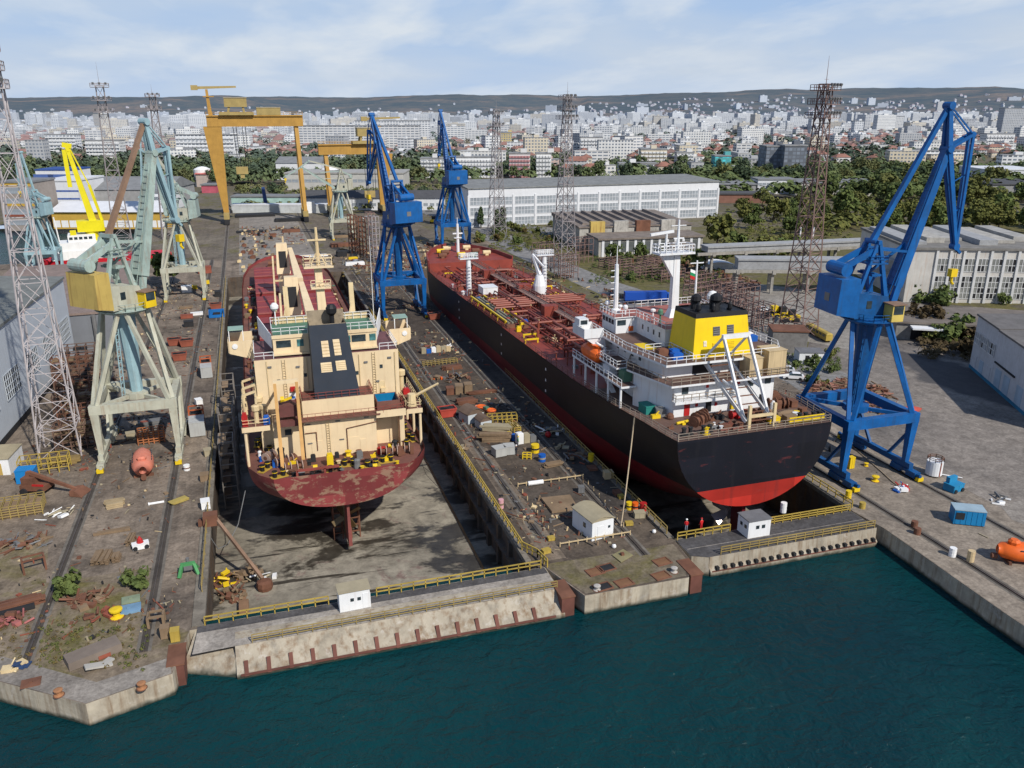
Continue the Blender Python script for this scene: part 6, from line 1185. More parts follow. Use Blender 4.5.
M_salm = paint('faded lifeboat orange', (.62, .20, .13), .55, .15, dirt=.25, dcol=(.5, .3, .24))
def lifeboat(t, m, s=1.0, can=True):
 S = []
 for x, r, z0 in ((-3.4, .45, .6), (-3.0, 1.0, .35), (-1.6, 1.35, .15), (.6, 1.4, .1), (2.2, 1.15, .2), (3.3, .6, .5), (3.9, .08, .9)):
  S.append([(x * s, s * r * math.cos(a), s * (1.25 + (1.15 if math.sin(a) > 0 else (1.25 - z0)) * math.sin(a) * (r / 1.4) ** .5)) for a in [k * math.pi / 8 for k in range(17)]])
 mb = MB(); mb.loft(S, caps=True); mb.build('hull', m, t, smooth=True)
 mb = MB(); mb.lathe([(.7, 0), (.75, .35), (.45, .6)], (-1.8 * s, 0, 2.25 * s), 8); cp = mb.build('conning_tower', m, t)
 for k in range(5): 
  for v in (-1, 1):
   mb = MB(); mb.obox(((-1.2 + k * .8) * s, v * 1.12 * s, 1.85 * s), .4 * s, .12, .25 * s, rx=v * -.5); mb.build('window', M_win, t)
 mb = MB(); mb.tube((-3.3 * s, 0, .5 * s), (-3.9 * s, 0, .5 * s), .35 * s, n=8); mb.build('propeller_guard', M_rust, t)
 mb = MB()
 for x in (-2.2, 2.0): mb.box((x - .15) * s, (x + .15) * s, -1.2 * s, 1.2 * s, 0, .35 * s)
 mb.build('cradle', M_rust, t)
lifeboat(t, M_salm, 1.2)
t = spot(1027, 562, 'bright orange enclosed lifeboat on a cradle at the edge of the east quay', 'lifeboat', 'lifeboat', R(-28)); lifeboat(t, M_org, 1.1)
def grey_bin(px, py, label, rz=0.05, open_=True, h=2.6, s=1.0):   # grey site container with an orange caged unit on its far end
 t = spot(px, py, label, 'site container', 'site_container', R(90) + rz)
 cont(t, paint('site grey', (.42, .43, .42), .6, .12, rust=.12, streak=.3), 4.0 * s, 2.5 * s, h * s)
 mb = MB(); a, b, z0 = 1.25 * s, 1.2 * s, h * s + .1
 for x in (2.3 * s, 4.6 * s):
  for y in (-b, b): mb.beam((x, y, .1), (x, y, z0 + .9), .2)
 for z in (.3, z0 - .1, z0 + .9):
  mb.beam((2.3 * s, -b, z), (4.6 * s, -b, z), .2); mb.beam((2.3 * s, b, z), (4.6 * s, b, z), .2); mb.beam((2.3 * s, -b, z), (2.3 * s, b, z), .2); mb.beam((4.6 * s, -b, z), (4.6 * s, b, z), .2)
 mb.build('orange_cage', paint('rusty orange', (.46, .11, .035), .7, .3, rust=.2), t)
 mb = MB(); mb.box(2.5 * s, 4.4 * s, -.95 * s, .95 * s, .1, z0 + .2); mb.tube((3.4 * s, -.5, z0 + .2), (3.4 * s, -.5, z0 + .9), .3, n=8); mb.build('engine', M_dark, t)
grey_bin(198, 433, 'pale grey site container with an orange caged engine, nearer of two by the first dock')
grey_bin(207, 376, 'pale grey site container with a rusty caged engine, farther of two by the first dock', s=.9)
def skip(px, py, label, m, rz=0.0, a=3.2, b=2.2, h=1.5, fill=True):
 t = spot(px, py, label, 'skip', 'skip', rz)
 mb = MB(); mb.hexa([(-a * .4, -b * .45, .1), (a * .4, -b * .45, .1), (a * .4, b * .45, .1), (-a * .4, b * .45, .1), (-a / 2, -b / 2, h), (a / 2, -b / 2, h), (a / 2, b / 2, h), (-a / 2, b / 2, h)])
 mb.build('body', m, t)
 mb = MB()
 for x0, x1, y0, y1 in ((-a / 2 - .08, a / 2 + .08, -b / 2 - .08, -b / 2 + .1), (-a / 2 - .08, a / 2 + .08, b / 2 - .1, b / 2 + .08), (-a / 2 - .08, -a / 2 + .1, -b / 2 + .1, b / 2 - .1), (a / 2 - .1, a / 2 + .08, -b / 2 + .1, b / 2 - .1)): mb.box(x0, x1, y0, y1, h, h + .22)
 mb.build('rim', m, t)
 if fill: mb = MB(); mb.box(-a * .42, a * .42, -b * .4, b * .4, h, h + .1); mb.obox((.2, .1, h + .2), a * .5, .3, .2, .5); mb.obox((-.5, -.2, h + .22), a * .4, .4, .2, -.7); mb.build('contents', M_dark, t)
 return t
M_rbin = paint('rusty red bin', (.26, .075, .045), .75, .35, rust=.35)
for px, py, lab in ((175, 345, 'rusty red cable rack, westernmost of the three under the mint crane ring'), (187, 346, 'rusty red cable rack, the middle one of three beside the crane tower'), (180, 360, 'rusty red cable rack standing in front of two others'), (216, 309, 'rusty red bin just beyond the blue open container'), (434, 319, 'rusty red bin between the pier cranes and the tanker hull'), (447, 416, 'bright red steel trestle on the pier, next to the arched shelters'), (579, 300, 'rusty red skip at the roadside, the farther of two'), (593, 310, 'dark red skip at the roadside, the nearer of two')):
 skip(px, py, lab, M_rbin if 'bright' not in lab else paint('trestle red', (.42, .06, .04), .7, .3, rust=.2), R(4))
t = spot(217, 317, 'blue open topped container by the west railing', 'container', 'container', R(0)); mb = MB()
for x in (-2, 1.8): mb.box(x, x + .2, -1.2, 1.2, .1, 2.0)
mb.box(-1.8, 1.8, -1.2, -1.05, .1, .9); mb.box(-1.8, 1.8, 1.05, 1.2, .1, 2.0); mb.box(-1.8, 1.8, -1.05, 1.05, .1, .3); mb.build('body', paint('bin blue', (.01, .14, .42), .6, .2), t); mb = MB(); mb.box(-.9, .9, -.8, .8, .3, 1.2); mb.build('machine', M_dark, t)
t = spot(28, 481, 'bright blue steel box beside the yellow frame', 'box', 'steel_box', R(-4)); crate(t, paint('bright box blue', (.01, .20, .52), .5, .15), 2.6, 2.0, 2.2)
t = spot(46, 471, 'yellow pipe rack frame under the tall lattice mast', 'rack', 'pipe_rack', R(3)); rack(t, M_yrail, 7.0, 2.5, 2.6, 5, 3, .07)
t = spot(66, 462, 'low heap of yellow brown rods at the foot of the lattice mast', 'heap', 'rod_heap', 0); pile(t, paint('rod brown', (.26, .18, .07), .8, .3), 4.5, 2.2, .8, 12, 4)
t = spot(40, 492, 'rusty brown wheeled jib crane with its boom lowered to the ground', 'mobile crane', 'mobile_crane', R(-22))
mb = MB(); mb.box(-2.2, 1.6, -1.2, 1.2, .7, 1.5); mb.box(-2.0, -.2, -1.0, 1.0, 1.5, 2.6); b_ = mb.build('chassis', M_rust, t)
for x in (-1.6, 1.0):
 for y in (-1.25, 1.25):
  mb = MB(); mb.tube((x, y - .18, .55), (x, y + .18, .55), .55, n=12); mb.build('wheel', M_dark, t)
mb = MB(); mb.beam((-1.2, 0, 3.2), (6.0, 0, .7), .5, .55, w2=.35); mb.beam((-1.4, 0, 2.5), (-1.2, 0, 3.3), .6); mb.build('boom', M_rust, t); mb = MB(); mb.hexa([(5.4, -1.2, .05), (7.4, -1.4, .05), (7.4, 1.4, .05), (5.4, 1.2, .05), (5.3, -1.0, .8), (6.2, -1.1, .9), (6.2, 1.1, .9), (5.3, 1.0, .8)]); mb.build('bucket', M_rust, t); mb = MB(); mb.box(-.2, 1.5, -1.22, -1.0, 1.5, 1.75); mb.build('red_panel', M_red, t)
t = spot(9, 514, 'long stack of yellow and brown scaffold frames at the west end of the yard', 'scaffold stack', 'scaffold_stack', R(5)); rack(t, M_yold, 9.0, 3.6, 1.9, 9, 5, .06); mb = MB(); mb.box(-4.3, 4.3, -1.6, 1.6, .05, 1.2); mb.build('boards', M_wood, t)
t = spot(55, 516, 'small heap of white broken pipework on bare ground', 'scrap heap', 'scrap_heap', R(10)); junk(t, [M_white, M_tan], 4.0, 2.2, .5, 16, 8)
t = spot(20, 545, 'grey mound of rubble left of the west crane rail', 'rubble heap', 'rubble_heap', 0); junk(t, [M_grey, M_wood, M_rust], 6, 3, .7, 60, 9)
t = spot(35, 570, 'two rusty red posts standing in the dirt', 'post frame', 'post_frame', .3); rack(t, M_rust, 2.4, 1.2, 1.8, 1, 1, .12)
t = spot(15, 607, 'long dark steel plate bundle with a red end by the weeds', 'plate bundle', 'plate_bundle', R(14)); pile(t, M_rust, 6, 2, .7, 14, 5); mb = MB(); mb.box(-2.5, 2.0, -1.7, -1.1, .1, .6); mb.build('dark_plate', M_dark, t)
t = spot(10, 623, 'pinkish red steel scrap at the edge of the weeds', 'scrap heap', 'scrap_heap', .2); junk(t, [paint('pink scrap', (.35, .12, .11), .8, .3), M_rust], 4, 2.2, 1.0, 26, 12)
t = spot(66, 594, 'round green bush growing beside the west crane rail', 'bush', 'bush'); BUSHES = [(t, 2.2, 1.9)]
t = spot(137, 587, 'round green bush in the middle of the west yard', 'bush', 'bush'); BUSHES.append((t, 2.0, 2.0))
t = spot(92, 600, 'tangled heap of brown scrap iron behind the yellow mooring bollard', 'scrap heap', 'scrap_heap', .4); junk(t, [M_rust, M_wood, M_rust], 4.0, 3.0, .9, 48, 21)
t = spot(98, 617, 'rusty red valve wheel and pipes on the quay', 'scrap heap', 'pipe_scrap', .1); junk(t, [M_rbin, M_rust], 2.8, 1.8, .5, 16, 22)
t = spot(117, 617, 'bright yellow mooring bollard on the west quay', 'bollard', 'mooring_bollard'); boll(t, M_yel); t.scale = (1.0,) * 3
t = spot(129, 610, 'pale blue grey concrete cover slab beside the yellow bollard', 'slab', 'cover_slab', .1); mb = MB(); mb.box(-1.3, 1.3, -.9, .9, 0, .25); mb.box(-.2, .2, -.1, .1, .25, .4); mb.build('slab', paint('blue slab', (.16, .28, .40), .8, .3), t)
t = spot(131, 600, 'pale green concrete cover slab', 'slab', 'cover_slab', .1); mb = MB(); mb.box(-1.0, 1.0, -.7, .7, 0, .2); mb.box(-.2, .2, -.1, .1, .2, .33); mb.build('slab', paint('green slab', (.22, .27, .18), .85, .3), t)
t = spot(94, 657, 'grey brown steel trough with an orange end lying on the quay head', 'trough', 'steel_trough', R(24)); mb = MB(); mb.hexa([(-2.6, -1, .05), (2.6, -1, .05), (2.6, 1, .05), (-2.6, 1, .05), (-2.6, -1, 1.0), (2.6, -1, 1.0), (2.6, 1, 1.0), (-2.6, 1, 1.0)]); mb.build('body', paint('taupe', (.2, .16, .13), .8, .25), t); mb = MB(); mb.box(.2, 1.4, -1.12, -1.02, .1, .5); mb.build('orange_strip', M_rbin, t)
t = spot(99, 668, 'pale broken slab leaning beside the trough', 'slab', 'broken_slab', R(20)); mb = MB(); mb.obox((0, 0, .35), 2.6, .9, .2, 0, ry=.25); mb.obox((.9, .3, .2), 1.2, .8, .18, .6); mb.build('slab', paint('pale concrete', (.42, .40, .36), .9, .2), t)
t = spot(17, 668, 'crumpled dark blue tarpaulin with a white sack at the quay edge', 'tarpaulin', 'tarpaulin', .2); junk(t, [paint('navy sheet', (.03, .06, .14), .7, .3), M_crd], 1.8, 1.2, .35, 16, 61)
for px, py, lab in ((59, 695, 'rusty cast mooring stump near the west quay corner'), (142, 688, 'rusty cast mooring stump on the quay corner by the dock gate')):
 t = spot(px, py, lab, 'bollard', 'mooring_stump'); t.scale = (.6,) * 3; boll(t, paint('rust orange', (.36, .17, .08), .8, .3, rust=.4))
t = spot(31, 683, 'small rust brown hatch plate in the quay concrete', 'hatch', 'hatch_plate', .1); mb = MB(); mb.box(-.9, .9, -.7, .7, 0, .1); mb.box(-.15, .15, -.1, .1, .1, .2); mb.build('plate', M_rust, t)
t = spot(112, 533, 'long single timber baulk lying across the yard', 'timber', 'timber_baulk', R(3)); mb = MB(); mb.obox((0, 0, .2), 4.6, .35, .35, 0); mb.obox((.2, .45, .18), 4.0, .3, .3, .03); mb.build('baulk', M_wood, t)
t = spot(115, 505, 'pale slatted timber pallet stack on the yard', 'pallet stack', 'pallet_stack', R(8)); pile(t, paint('pale wood', (.38, .29, .17), .85, .3), 2.6, 2.4, .5, 14, 31)
t = spot(131, 541, 'upright bundle of brown planks standing alone', 'timber', 'plank_bundle', R(86)); pile(t, M_wood, 2.8, .9, .7, 8, 32)
for k, (px, py, lab) in enumerate(((98, 560, 'westernmost of three brown timber stacks on the yard'), (107, 560, 'middle one of three brown timber stacks on the yard'), (117, 560, 'short timber block stack east of two longer stacks'))):
 t = spot(px, py, lab, 'timber', 'timber_stack', R(84)); pile(t, M_wood, 3.0 if k < 2 else 1.5, 1.0, .8, 10, 33 + k)
t = spot(141, 548, 'small white and red road machine on the west yard', 'machine', 'road_machine', .2); crate(t, M_white, 2.0, 1.0, .8); mb = MB(); mb.lathe([(.45, .8), (.3, 1.3), (.05, 1.7)], (0, .1, 0), 8); mb.build('red_hood', M_red, t)
for s in (-1, 1): mb = MB(); mb.tube((s * .7, -.6, .3), (s * .7, -.4, .3), .3, n=10); mb.build('wheel', M_dark, t)
t = spot(189, 573, 'green four legged lifting frame near the dock edge', 'lifting frame', 'lifting_frame', .05); mb = MB()
for s in (-1, 1): mb.beam((s * 1.6, -1.3, 0), (s * .9, 0, 1.9), .5); mb.beam((s * 1.6, 1.3, 0), (s * .9, 0, 1.9), .4)
mb.beam((-1.2, 0, 1.8), (1.2, 0, 1.8), .6); t.scale = (.7,) * 3; mb.build('frame', paint('machine green', (.07, .26, .09), .6, .25, rust=.15), t); mb = MB(); mb.box(-.7, .7, -.6, .6, .9, 1.6); mb.tube((0, .8, 1.9), (0, .8, 2.6), .3, n=8); mb.build('winch', M_grey, t)
t = spot(152, 441, 'stack of rusty orange steel frames behind the pinkish lifeboat', 'frame stack', 'frame_stack', R(4)); rack(t, paint('rust orange frame', (.36, .13, .05), .8, .3, rust=.25), 4.2, 2.6, 2.2, 5, 5, .09)
t = spot(151, 428, 'grey and red pallets behind the stacked orange frames', 'pallet stack', 'pallet_stack', .1); pile(t, M_grey, 4.2, 2.4, 1.2, 14, 41); mb = MB(); mb.box(-1.6, -.2, -1, 0, 1.2, 1.6); mb.build('crate', M_rbin, t)
t = spot(131, 438, 'small pale timber crate by the crane leg', 'crate', 'crate', .2); crate(t, M_tan, 1.5, 1.3, 1.1)
t = spot(187, 470, 'small white drum on the yard near the crane leg', 'drum', 'drum'); drumc(t, M_white, .5, .9, M_rust)
for k, (px, py, m, lab) in enumerate(((205, 480, M_wood, 'wooden cable crate on the dock edge, the farther of two'), (206, 508, M_white, 'white and brown locker on the west dock edge'), (208, 455, M_tan, 'small tan locker by the rusty davit foot'), (199, 405, M_white, 'small white bin between the two site containers'))):
 t = spot(px, py, lab, 'crate', 'crate', .1 * k); crate(t, m, 1.2, 1.5, 1.1 + .2 * (k % 2))
t = spot(179, 502, 'yellow sandbags strewn beside the crane rail', 'sandbags', 'sandbags', R(35)); pile(t, paint('sand yellow', (.40, .31, .09), .85, .2), 2.6, 1.2, .4, 8, 44)
t = spot(157, 504, 'short white pipe lying on the yard', 'pipe', 'pipe', R(5)); mb = MB(); mb.tube((-1, 0, .2), (1, 0, .2), .18, n=8); mb.tube((-1.15, 0, .2), (-1, 0, .2), .25, n=8); mb.build('pipe', M_white, t)
t = spot(157, 624, 'small timber trestle standing on the crane rail end', 'trestle', 'rail_stop', 0); rack(t, M_wood, 1.6, 1.2, 1.3, 1, 1, .14)
for px, py, lab in ((166, 637, 'tall timber stop block at the end of the inner rail'), (176, 640, 'yellow steel stop block near the end of the first gate')):
 t = spot(px, py, lab, 'stop block', 'stop_block'); crate(t, M_wood if 'timber' in lab else M_yrail, .9, .9, 1.4)
for k, (px, py, a, h) in enumerate(((80, 447, 6, 4.4), (84, 432, 6, 5.0), (81, 418, 7, 5.0), (84, 405, 7, 5.4), (82, 393, 8, 5.6), (80, 382, 8, 5.8), (79, 372, 9, 6.0))):
 t = spot(px - 3, py, ('front', 'second', 'third', 'fourth', 'fifth', 'sixth', 'rearmost')[k] + ' row of rusty scaffold racking beside the grey shed', 'racking', 'steel_racking', R(3), group='rusty racking beside the shed'); rack(t, M_rust if k % 2 else paint('old brown steel', (.15, .09, .065), .85, .35, rust=.3), a, 2.6, h, 5, 6, .09)
 q = random.Random(k); mb = MB()
 for j in range(16): z = h * q.randint(1, 5) / 6; x = q.uniform(-a * .4, a * .4); mb.box(x - q.uniform(.3, .9), x + .6, -1.1, 1.1, z + .08, z + q.uniform(.2, .6))
 mb.build('stored_goods', q.choice([M_rust, M_dark, M_wood]), t)
t = thing('edge_davit', 'rusty davit on the west dock edge with its long arm lowered into the dock', 'davit', (-9.3, 109.5, .16)); mb = MB(); mb.box(-.9, 1.0, -.8, .8, 0, 1.6); mb.box(-1.6, -.8, -.4, .4, 0, .8); mb.build('pedestal', M_rust, t); mb = MB(); mb.beam((.5, 0, 1.2), (6.2, -7.5, -5.4), .42, .42); mb.build('arm', M_rustp, t); mb = MB(); mb.lathe([(1.0, 0), (1.1, .5), (1.0, 1.1), (.5, 1.3)], (6.4, -7.8, -6.8), 10); mb.build('foot', M_rust, t)
t = thing('chain', 'slack mooring chain hanging from the red stern to the dock edge', 'chain', (-9.4, 106, .2)); mb = MB(); P = [(0, 0, 0), (.8, 1.2, -2.8), (2.0, 2.8, -3.2), (3.6, 4.6, -1.2), (5.0, 6.4, 3.0)]; mb.path(P, .07, 5); mb.build('chain', M_grey, t)
t = thing('floor_track', 'narrow rusty pipe track running along the dock floor', 'pipe', (-5.6, 92, -6.69)); mb = MB(); mb.box(-.25, .25, -5, 10, 0, .2); mb.box(-.6, .6, 4, 6.5, .2, .9); mb.build('track', paint('track brown', (.24, .14, .08), .85, .3), t)
for k, (px, py, lab, m1, m2) in enumerate(((233, 597, 'brown timber bundle on the dock floor, near the gate', M_wood, M_rust), (226, 582, 'heap of yellow and brown scrap on the dock floor', M_yel, M_rust), (249, 575, 'tall timber prop pile beside the floor pipe', M_wood, M_wood), (262, 580, 'scattered white sticks on the wet dock floor', M_white, M_tan))):
 p = G(px, py, -6.7); t = thing('scrap_pile', lab, 'scrap heap', (p.x, p.y, -6.68), .3 * k); junk(t, [m1, m2], 3.4, 2.6, 1.2, 30 if k < 3 else 10, 50 + k)
t = thing('staging', 'timber staging built around the rudder of the bulk carrier', 'staging', (9.4, 113.2, -6.7)); rack(t, M_rust, 3.8, 2.0, 5.6, 3, 5, .1)
for k in range(9):
 t = thing('keel_block', 'timber capped keel block under the bulk carrier', 'keel block', (9, 120 + k * 6, -6.7), 0, 'keel blocks under the bulk carrier'); mb = MB(); mb.box(-1.2, 1.2, -.6, .6, 0, .6); mb.build('base', M_cop, t); mb = MB(); mb.box(-1.1, 1.1, -.55, .55, .6, .8); mb.build('cap', M_wood, t)
for k, (y, lab) in enumerate(((130, 'nearest grey staging tower between dock wall and hull'), (139, 'second grey staging tower between dock wall and hull'), (148, 'third grey staging tower between dock wall and hull'), (158, 'farthest grey staging tower between dock wall and hull'))):
 t = thing('staging_tower', lab, 'staging', (-7.2, y, -6.7)); rack(t, paint('dull staging', (.2, .18, .16), .8, .3, rust=.3), 2.2, 4.2, 11.5 + 1.5 * (k % 2), 1, 6, .08); mb = MB()
 for j in range(5): mb.box(-1.05, .1, -2, 2, 2.3 * (j + 1), 2.3 * (j + 1) + .06)
 mb.build('boards', M_wood, t)
t = spot(486, 411, 'salmon orange two seat raft boat on the pier', 'boat', 'small_boat', R(118))
mb = MB(); mb.loft([[(x, r * math.cos(a), .5 + .45 * r * math.sin(a)) for a in [math.pi + k * math.pi / 8 for k in range(9)]] for x, r in ((-2.4, .5), (-1.6, 1.1), (0, .75), (1.4, 1.15), (2.2, .8), (2.8, .1))]); mb.build('hull', M_salm, t); mb = MB(); mb.lathe([(.8, .45), (.95, .6), (.8, .75), (.55, .6)], (-1.5, 0, 0), 12); mb.lathe([(.85, .45), (1.0, .6), (.85, .75), (.55, .6)], (1.3, 0, 0), 12); mb.build('rim', M_org, t); mb = MB(); mb.box(-.4, .4, -.4, .4, .4, .9); mb.build('engine', M_grn, t)
PIER = [  # px, py, label, category, name, kind, args
 (436, 352, 'row of pale cartons and a blue white case by the bridge wing', 'cartons', 'carton_row', 'row', [(M_tan, 1.3), (M_tarp, .8), (M_white, 1.2), (paint('buff', (.45, .36, .22), .8, .15), 1.4), (M_tan, 1.2), (M_bcr, 1.1)]),
 (450, 348, 'two white sacks beside the carton row', 'sacks', 'sacks', 'junk', ([M_white, M_bcr], 2.2, 1.4, .8, 10)),
 (440, 364, 'low yellow fence frame lying on the pier', 'frame', 'fence_panel', 'rack', (M_yold, 8, 1.2, .9, 9, 2)),
 (452, 369, 'stack of rusty grating panels before the yellow frame', 'grating stack', 'grating_stack', 'pile', (M_rust, 4.2, 1.8, .8, 12)),
 (438, 379, 'orange lid and scrap on the pier west side', 'scrap heap', 'scrap_heap', 'junk', ([M_org, M_wood, M_grey], 3.0, 1.8, .7, 14)),
 (456, 379, 'jumbled brown steel boxes, the rear group on the pier', 'scrap heap', 'scrap_heap', 'junk', ([M_rust, M_wood, M_grey], 5.5, 3.4, 1.3, 44)),
 (468, 392, 'upright brown steel case, right hand one of a pair on the pier', 'case', 'steel_case', 'crate', (M_wood, 1.6, 2.0, 1.9)),
 (459, 393, 'upright brown steel case, left hand one of a pair on the pier', 'case', 'steel_case', 'crate', (M_wood, 1.5, 2.2, 1.8)),
 (450, 394, 'dark rusty steel case standing beside a pair of brown cases', 'case', 'steel_case', 'crate', (M_rust, 1.5, 1.7, 1.5)),
 (466, 403, 'low rusty plate pallet behind the arched shelters', 'plate bundle', 'plate_bundle', 'pile', (M_rust, 4.2, 2.2, .9, 12)),
 (482, 393, 'fan of long brown bars lying along the pier', 'bar bundle', 'bar_bundle', 'pile', (M_rust, 6.5, 1.6, .4, 8)),
 (502, 421, 'yellow and black spiked rack behind the timber pile', 'rack', 'pipe_rack', 'rack', (M_yrail, 5.4, 1.6, 1.3, 6, 2)),
 (497, 431, 'stack of tan beams on the pier', 'beam stack', 'beam_stack', 'pile', (M_tan, 5.6, 1.7, 1.3, 12)),
 (495, 440, 'brown timber pile with yellow clamps in front of the tan beams', 'timber', 'timber_pile', 'pile', (M_wood, 5.8, 2.2, 1.3, 14)),
 (513, 430, 'yellow pipe stand at the end of the tan beams', 'stand', 'pipe_stand', 'rack', (M_yrail, 1.2, 4.5, 1.3, 1, 3)),
 (499, 455, 'pale grey crate, westernmost of two on the pier', 'crate', 'crate', 'crate', (paint('pale crate', (.40, .40, .38), .7, .15), 2.0, 1.8, 1.5)),
 (509, 453, 'pale grey crate, easternmost of two on the pier', 'crate', 'crate', 'crate', (paint('pale crate', (.40, .40, .38), .7, .15), 1.8, 1.8, 1.5)),
 (526, 442, 'tall stack of brown and white boxes on the pier', 'box stack', 'box_stack', 'row', [(M_white, 1.9), (M_tan, 1.6), (M_grey, 1.1)]),
 (514, 440, 'pair of blue drums next to the timber pile', 'drums', 'blue_drum', 'drum', (M_tarp, .5, 1.1)),
 (509, 438, 'yellow drum next to the timber pile', 'drum', 'drum', 'drum', (M_yel, .5, 1.1)),
 (527, 458, 'yellow cable stand on the bare pier', 'stand', 'cable_stand', 'rack', (M_yel, 1.4, 1.0, .8, 2, 2)),
 (535, 452, 'yellow and black drum stand with a tan cover', 'stand', 'drum_stand', 'drum', (M_yel, .7, 1.4, M_dark)),
 (542, 461, 'small steel frame with a blue reel', 'reel', 'cable_reel', 'drum', (M_tarp, .6, 1.2, M_tan)),
 (553, 466, 'low plank stack near the crane rail on the pier', 'timber', 'plank_stack', 'pile', (M_wood, 3.2, 1.2, .6, 8)),
 (548, 437, 'red buoy ball among white sacks by the tanker railing', 'buoy', 'red_buoy', 'ball', (M_red, .55)),
 (554, 432, 'white sacks and rags by the tanker railing', 'sacks', 'sacks', 'junk', ([M_white, M_grey, M_tan], 4.5, 2.6, .6, 26)),
 (561, 448, 'crumpled tan sheet on the pier', 'sheet', 'crumpled_sheet', 'junk', ([M_tan, M_tan], 1.8, 1.0, .4, 8)),
 (576, 459, 'brown and grey scrap scattered by the tanker railing', 'scrap heap', 'scrap_heap', 'junk', ([M_rust, M_grey, M_wood], 4.5, 2.6, .6, 26)),
 (591, 461, 'yellow drum standing at the tanker railing', 'drum', 'drum', 'drum', (M_yel, .5, 1.3)),
 (591, 467, 'dark rusty sheet trough at the tanker railing', 'trough', 'steel_trough', 'pile', (M_rust, 1.6, 3.2, .5, 4)),
 (608, 478, 'cream box at the tanker railing', 'box', 'box', 'crate', (M_bcr, 1.4, 1.2, 1.2)),
 (615, 490, 'long rusty girder piece beside the tanker railing', 'girder', 'girder_piece', 'pile', (M_rust, 1.2, 4.6, .7, 4)),
 (621, 498, 'small yellow block on the pier by the rope foot', 'block', 'yellow_block', 'crate', (M_yrail, .8, .8, .5)),
 (629, 509, 'yellow drum in the row by the railing corner', 'drum', 'drum', 'drum', (M_yel, .45, 1.1, M_dark)),
 (635, 510, 'orange drum in the row by the railing corner', 'drum', 'drum', 'drum', (M_org, .45, 1.2, M_dark)),
 (643, 511, 'red drum with a tan box at the railing corner', 'drum', 'drum', 'drum', (M_red, .5, 1.3)),
 (639, 517, 'tan wooden chest at the railing corner', 'chest', 'chest', 'crate', (M_tan, 1.5, 1.1, .9)),
 (654, 533, 'white bag near the east corner of the pier', 'bag', 'white_bag', 'ball', (M_white, .28)),
 (581, 492, 'small grey pump box inside the railed pit', 'pump', 'pump_box', 'crate', (M_grey, .9, .9, 1.0)),
 (608, 534, 'blue drum against the white hut', 'drum', 'drum', 'drum', (M_tarp, .45, 1.2)),
 (614, 548, 'white bag on the pier end', 'bag', 'white_bag', 'ball', (M_white, .3)),
 (501, 508, 'pink cloth covered post at the pier edge', 'post', 'wrapped_post', 'drum', (paint('pink cloth', (.6, .32, .34), .8, .15), .4, 1.4, M_wood)),
 (461, 449, 'brown pump on the west pier edge', 'pump', 'pump', 'junk', ([M_wood, M_tan], 1.2, 1.8, 1.0, 12)),
 (551, 540, 'yellow stop block on the pier rail end', 'stop block', 'stop_block', 'crate', (M_yrail, .9, .7, .5)),
 (546, 553, 'yellow post base near the pier corner', 'stop block', 'stop_block', 'crate', (M_yrail, 1.1, .7, .6)),
 (629, 525, 'yellow stop block at the end of the east pier rail', 'stop block', 'stop_block', 'crate', (M_yrail, 1.0, .7, .5)),
]
sd = 100
for px, py, lab, cat, name, kind, args in PIER:
 lab = lab.replace('right hand one', 'eastern one').replace('left hand one', 'western one'); sd += 1
 t = spot(px, py, lab, cat, name, random.Random(sd).uniform(-.25, .25) + (R(-8) if kind in ('pile', 'rack') else 0))
 if kind == 'row':
  x = -sum(1.2 for _ in args) / 2
  for m, h in args:
   mb = MB(); mb.box(x, x + 1.1, -.6, .6, .02, h); mb.box(x + .1, x + 1.0, -.5, .5, h, h + .06); mb.build('box', m, t); x += 1.2
 elif kind == 'junk': junk(t, *args, seed=sd)
 elif kind == 'rack': rack(t, *args)
 elif kind == 'pile': pile(t, *args, seed=sd)
 elif kind == 'crate': crate(t, *args)
 elif kind == 'drum': drumc(t, *args)
 elif kind == 'ball': mb = MB(); r = args[1]; mb.lathe([(r * .5, 0), (r * .95, r * .5), (r, r), (r * .8, r * 1.6), (r * .2, r * 2)], (0, 0, 0), 10); mb.build('body', args[0], t); mb = MB(); mb.tube((0, 0, r * 1.9), (0, 0, r * 2.3), r * .2, n=6); mb.build('eye', M_dark, t)
t = thing('pit_frame', 'row of low posts and pipes around the covered pit on the pier', 'pit surround', (0, 0, .01))
mb = MB(); c4 = [G(*q) for q in ((518, 487), (583, 478), (630, 535), (560, 547))]
for a, b_ in zip(c4, c4[1:] + c4[:1]):
 for k in range(8): q = a.lerp(b_, k / 8); mb.beam((q.x, q.y, 0), (q.x, q.y, .7), .12)
for a, b_ in ((c4[0], c4[1]), (c4[3], c4[2])): mb.beam((a.x, a.y, .5), (b_.x, b_.y, .5), .14)
mb.build('posts', M_bcr, t); mb = MB(); a = G(528, 486); b_ = G(543, 484); mb.tube((a.x, a.y, .4), (b_.x, b_.y, .4), .35, n=10); mb.build('white_pipe', M_white, t)
for lab, pts, m in (('brown plate leaning over the pit on the pier', ((541, 500), (570, 497), (578, 510), (552, 514)), M_wood), ('greenish diamond shaped plate on the pier head', ((612, 556), (623, 550), (633, 556), (621, 563)), paint('lichen plate', (.24, .21, .11), .85, .3))):
 P = [G(*q) for q in pts]; c = sum(P, Vector()) / 4; t = thing('steel_plate', lab, 'plate', (c.x, c.y, .02)); mb = MB(); mb.prism([((p - c).x, (p - c).y) for p in reversed(P)], .05, .4 if 'brown' in lab else .15); mb.build('plate', m, t); mb = MB(); mb.box(-.2, .2, -.2, .2, .4 if 'brown' in lab else .15, .5); mb.build('lug', M_rust, t)
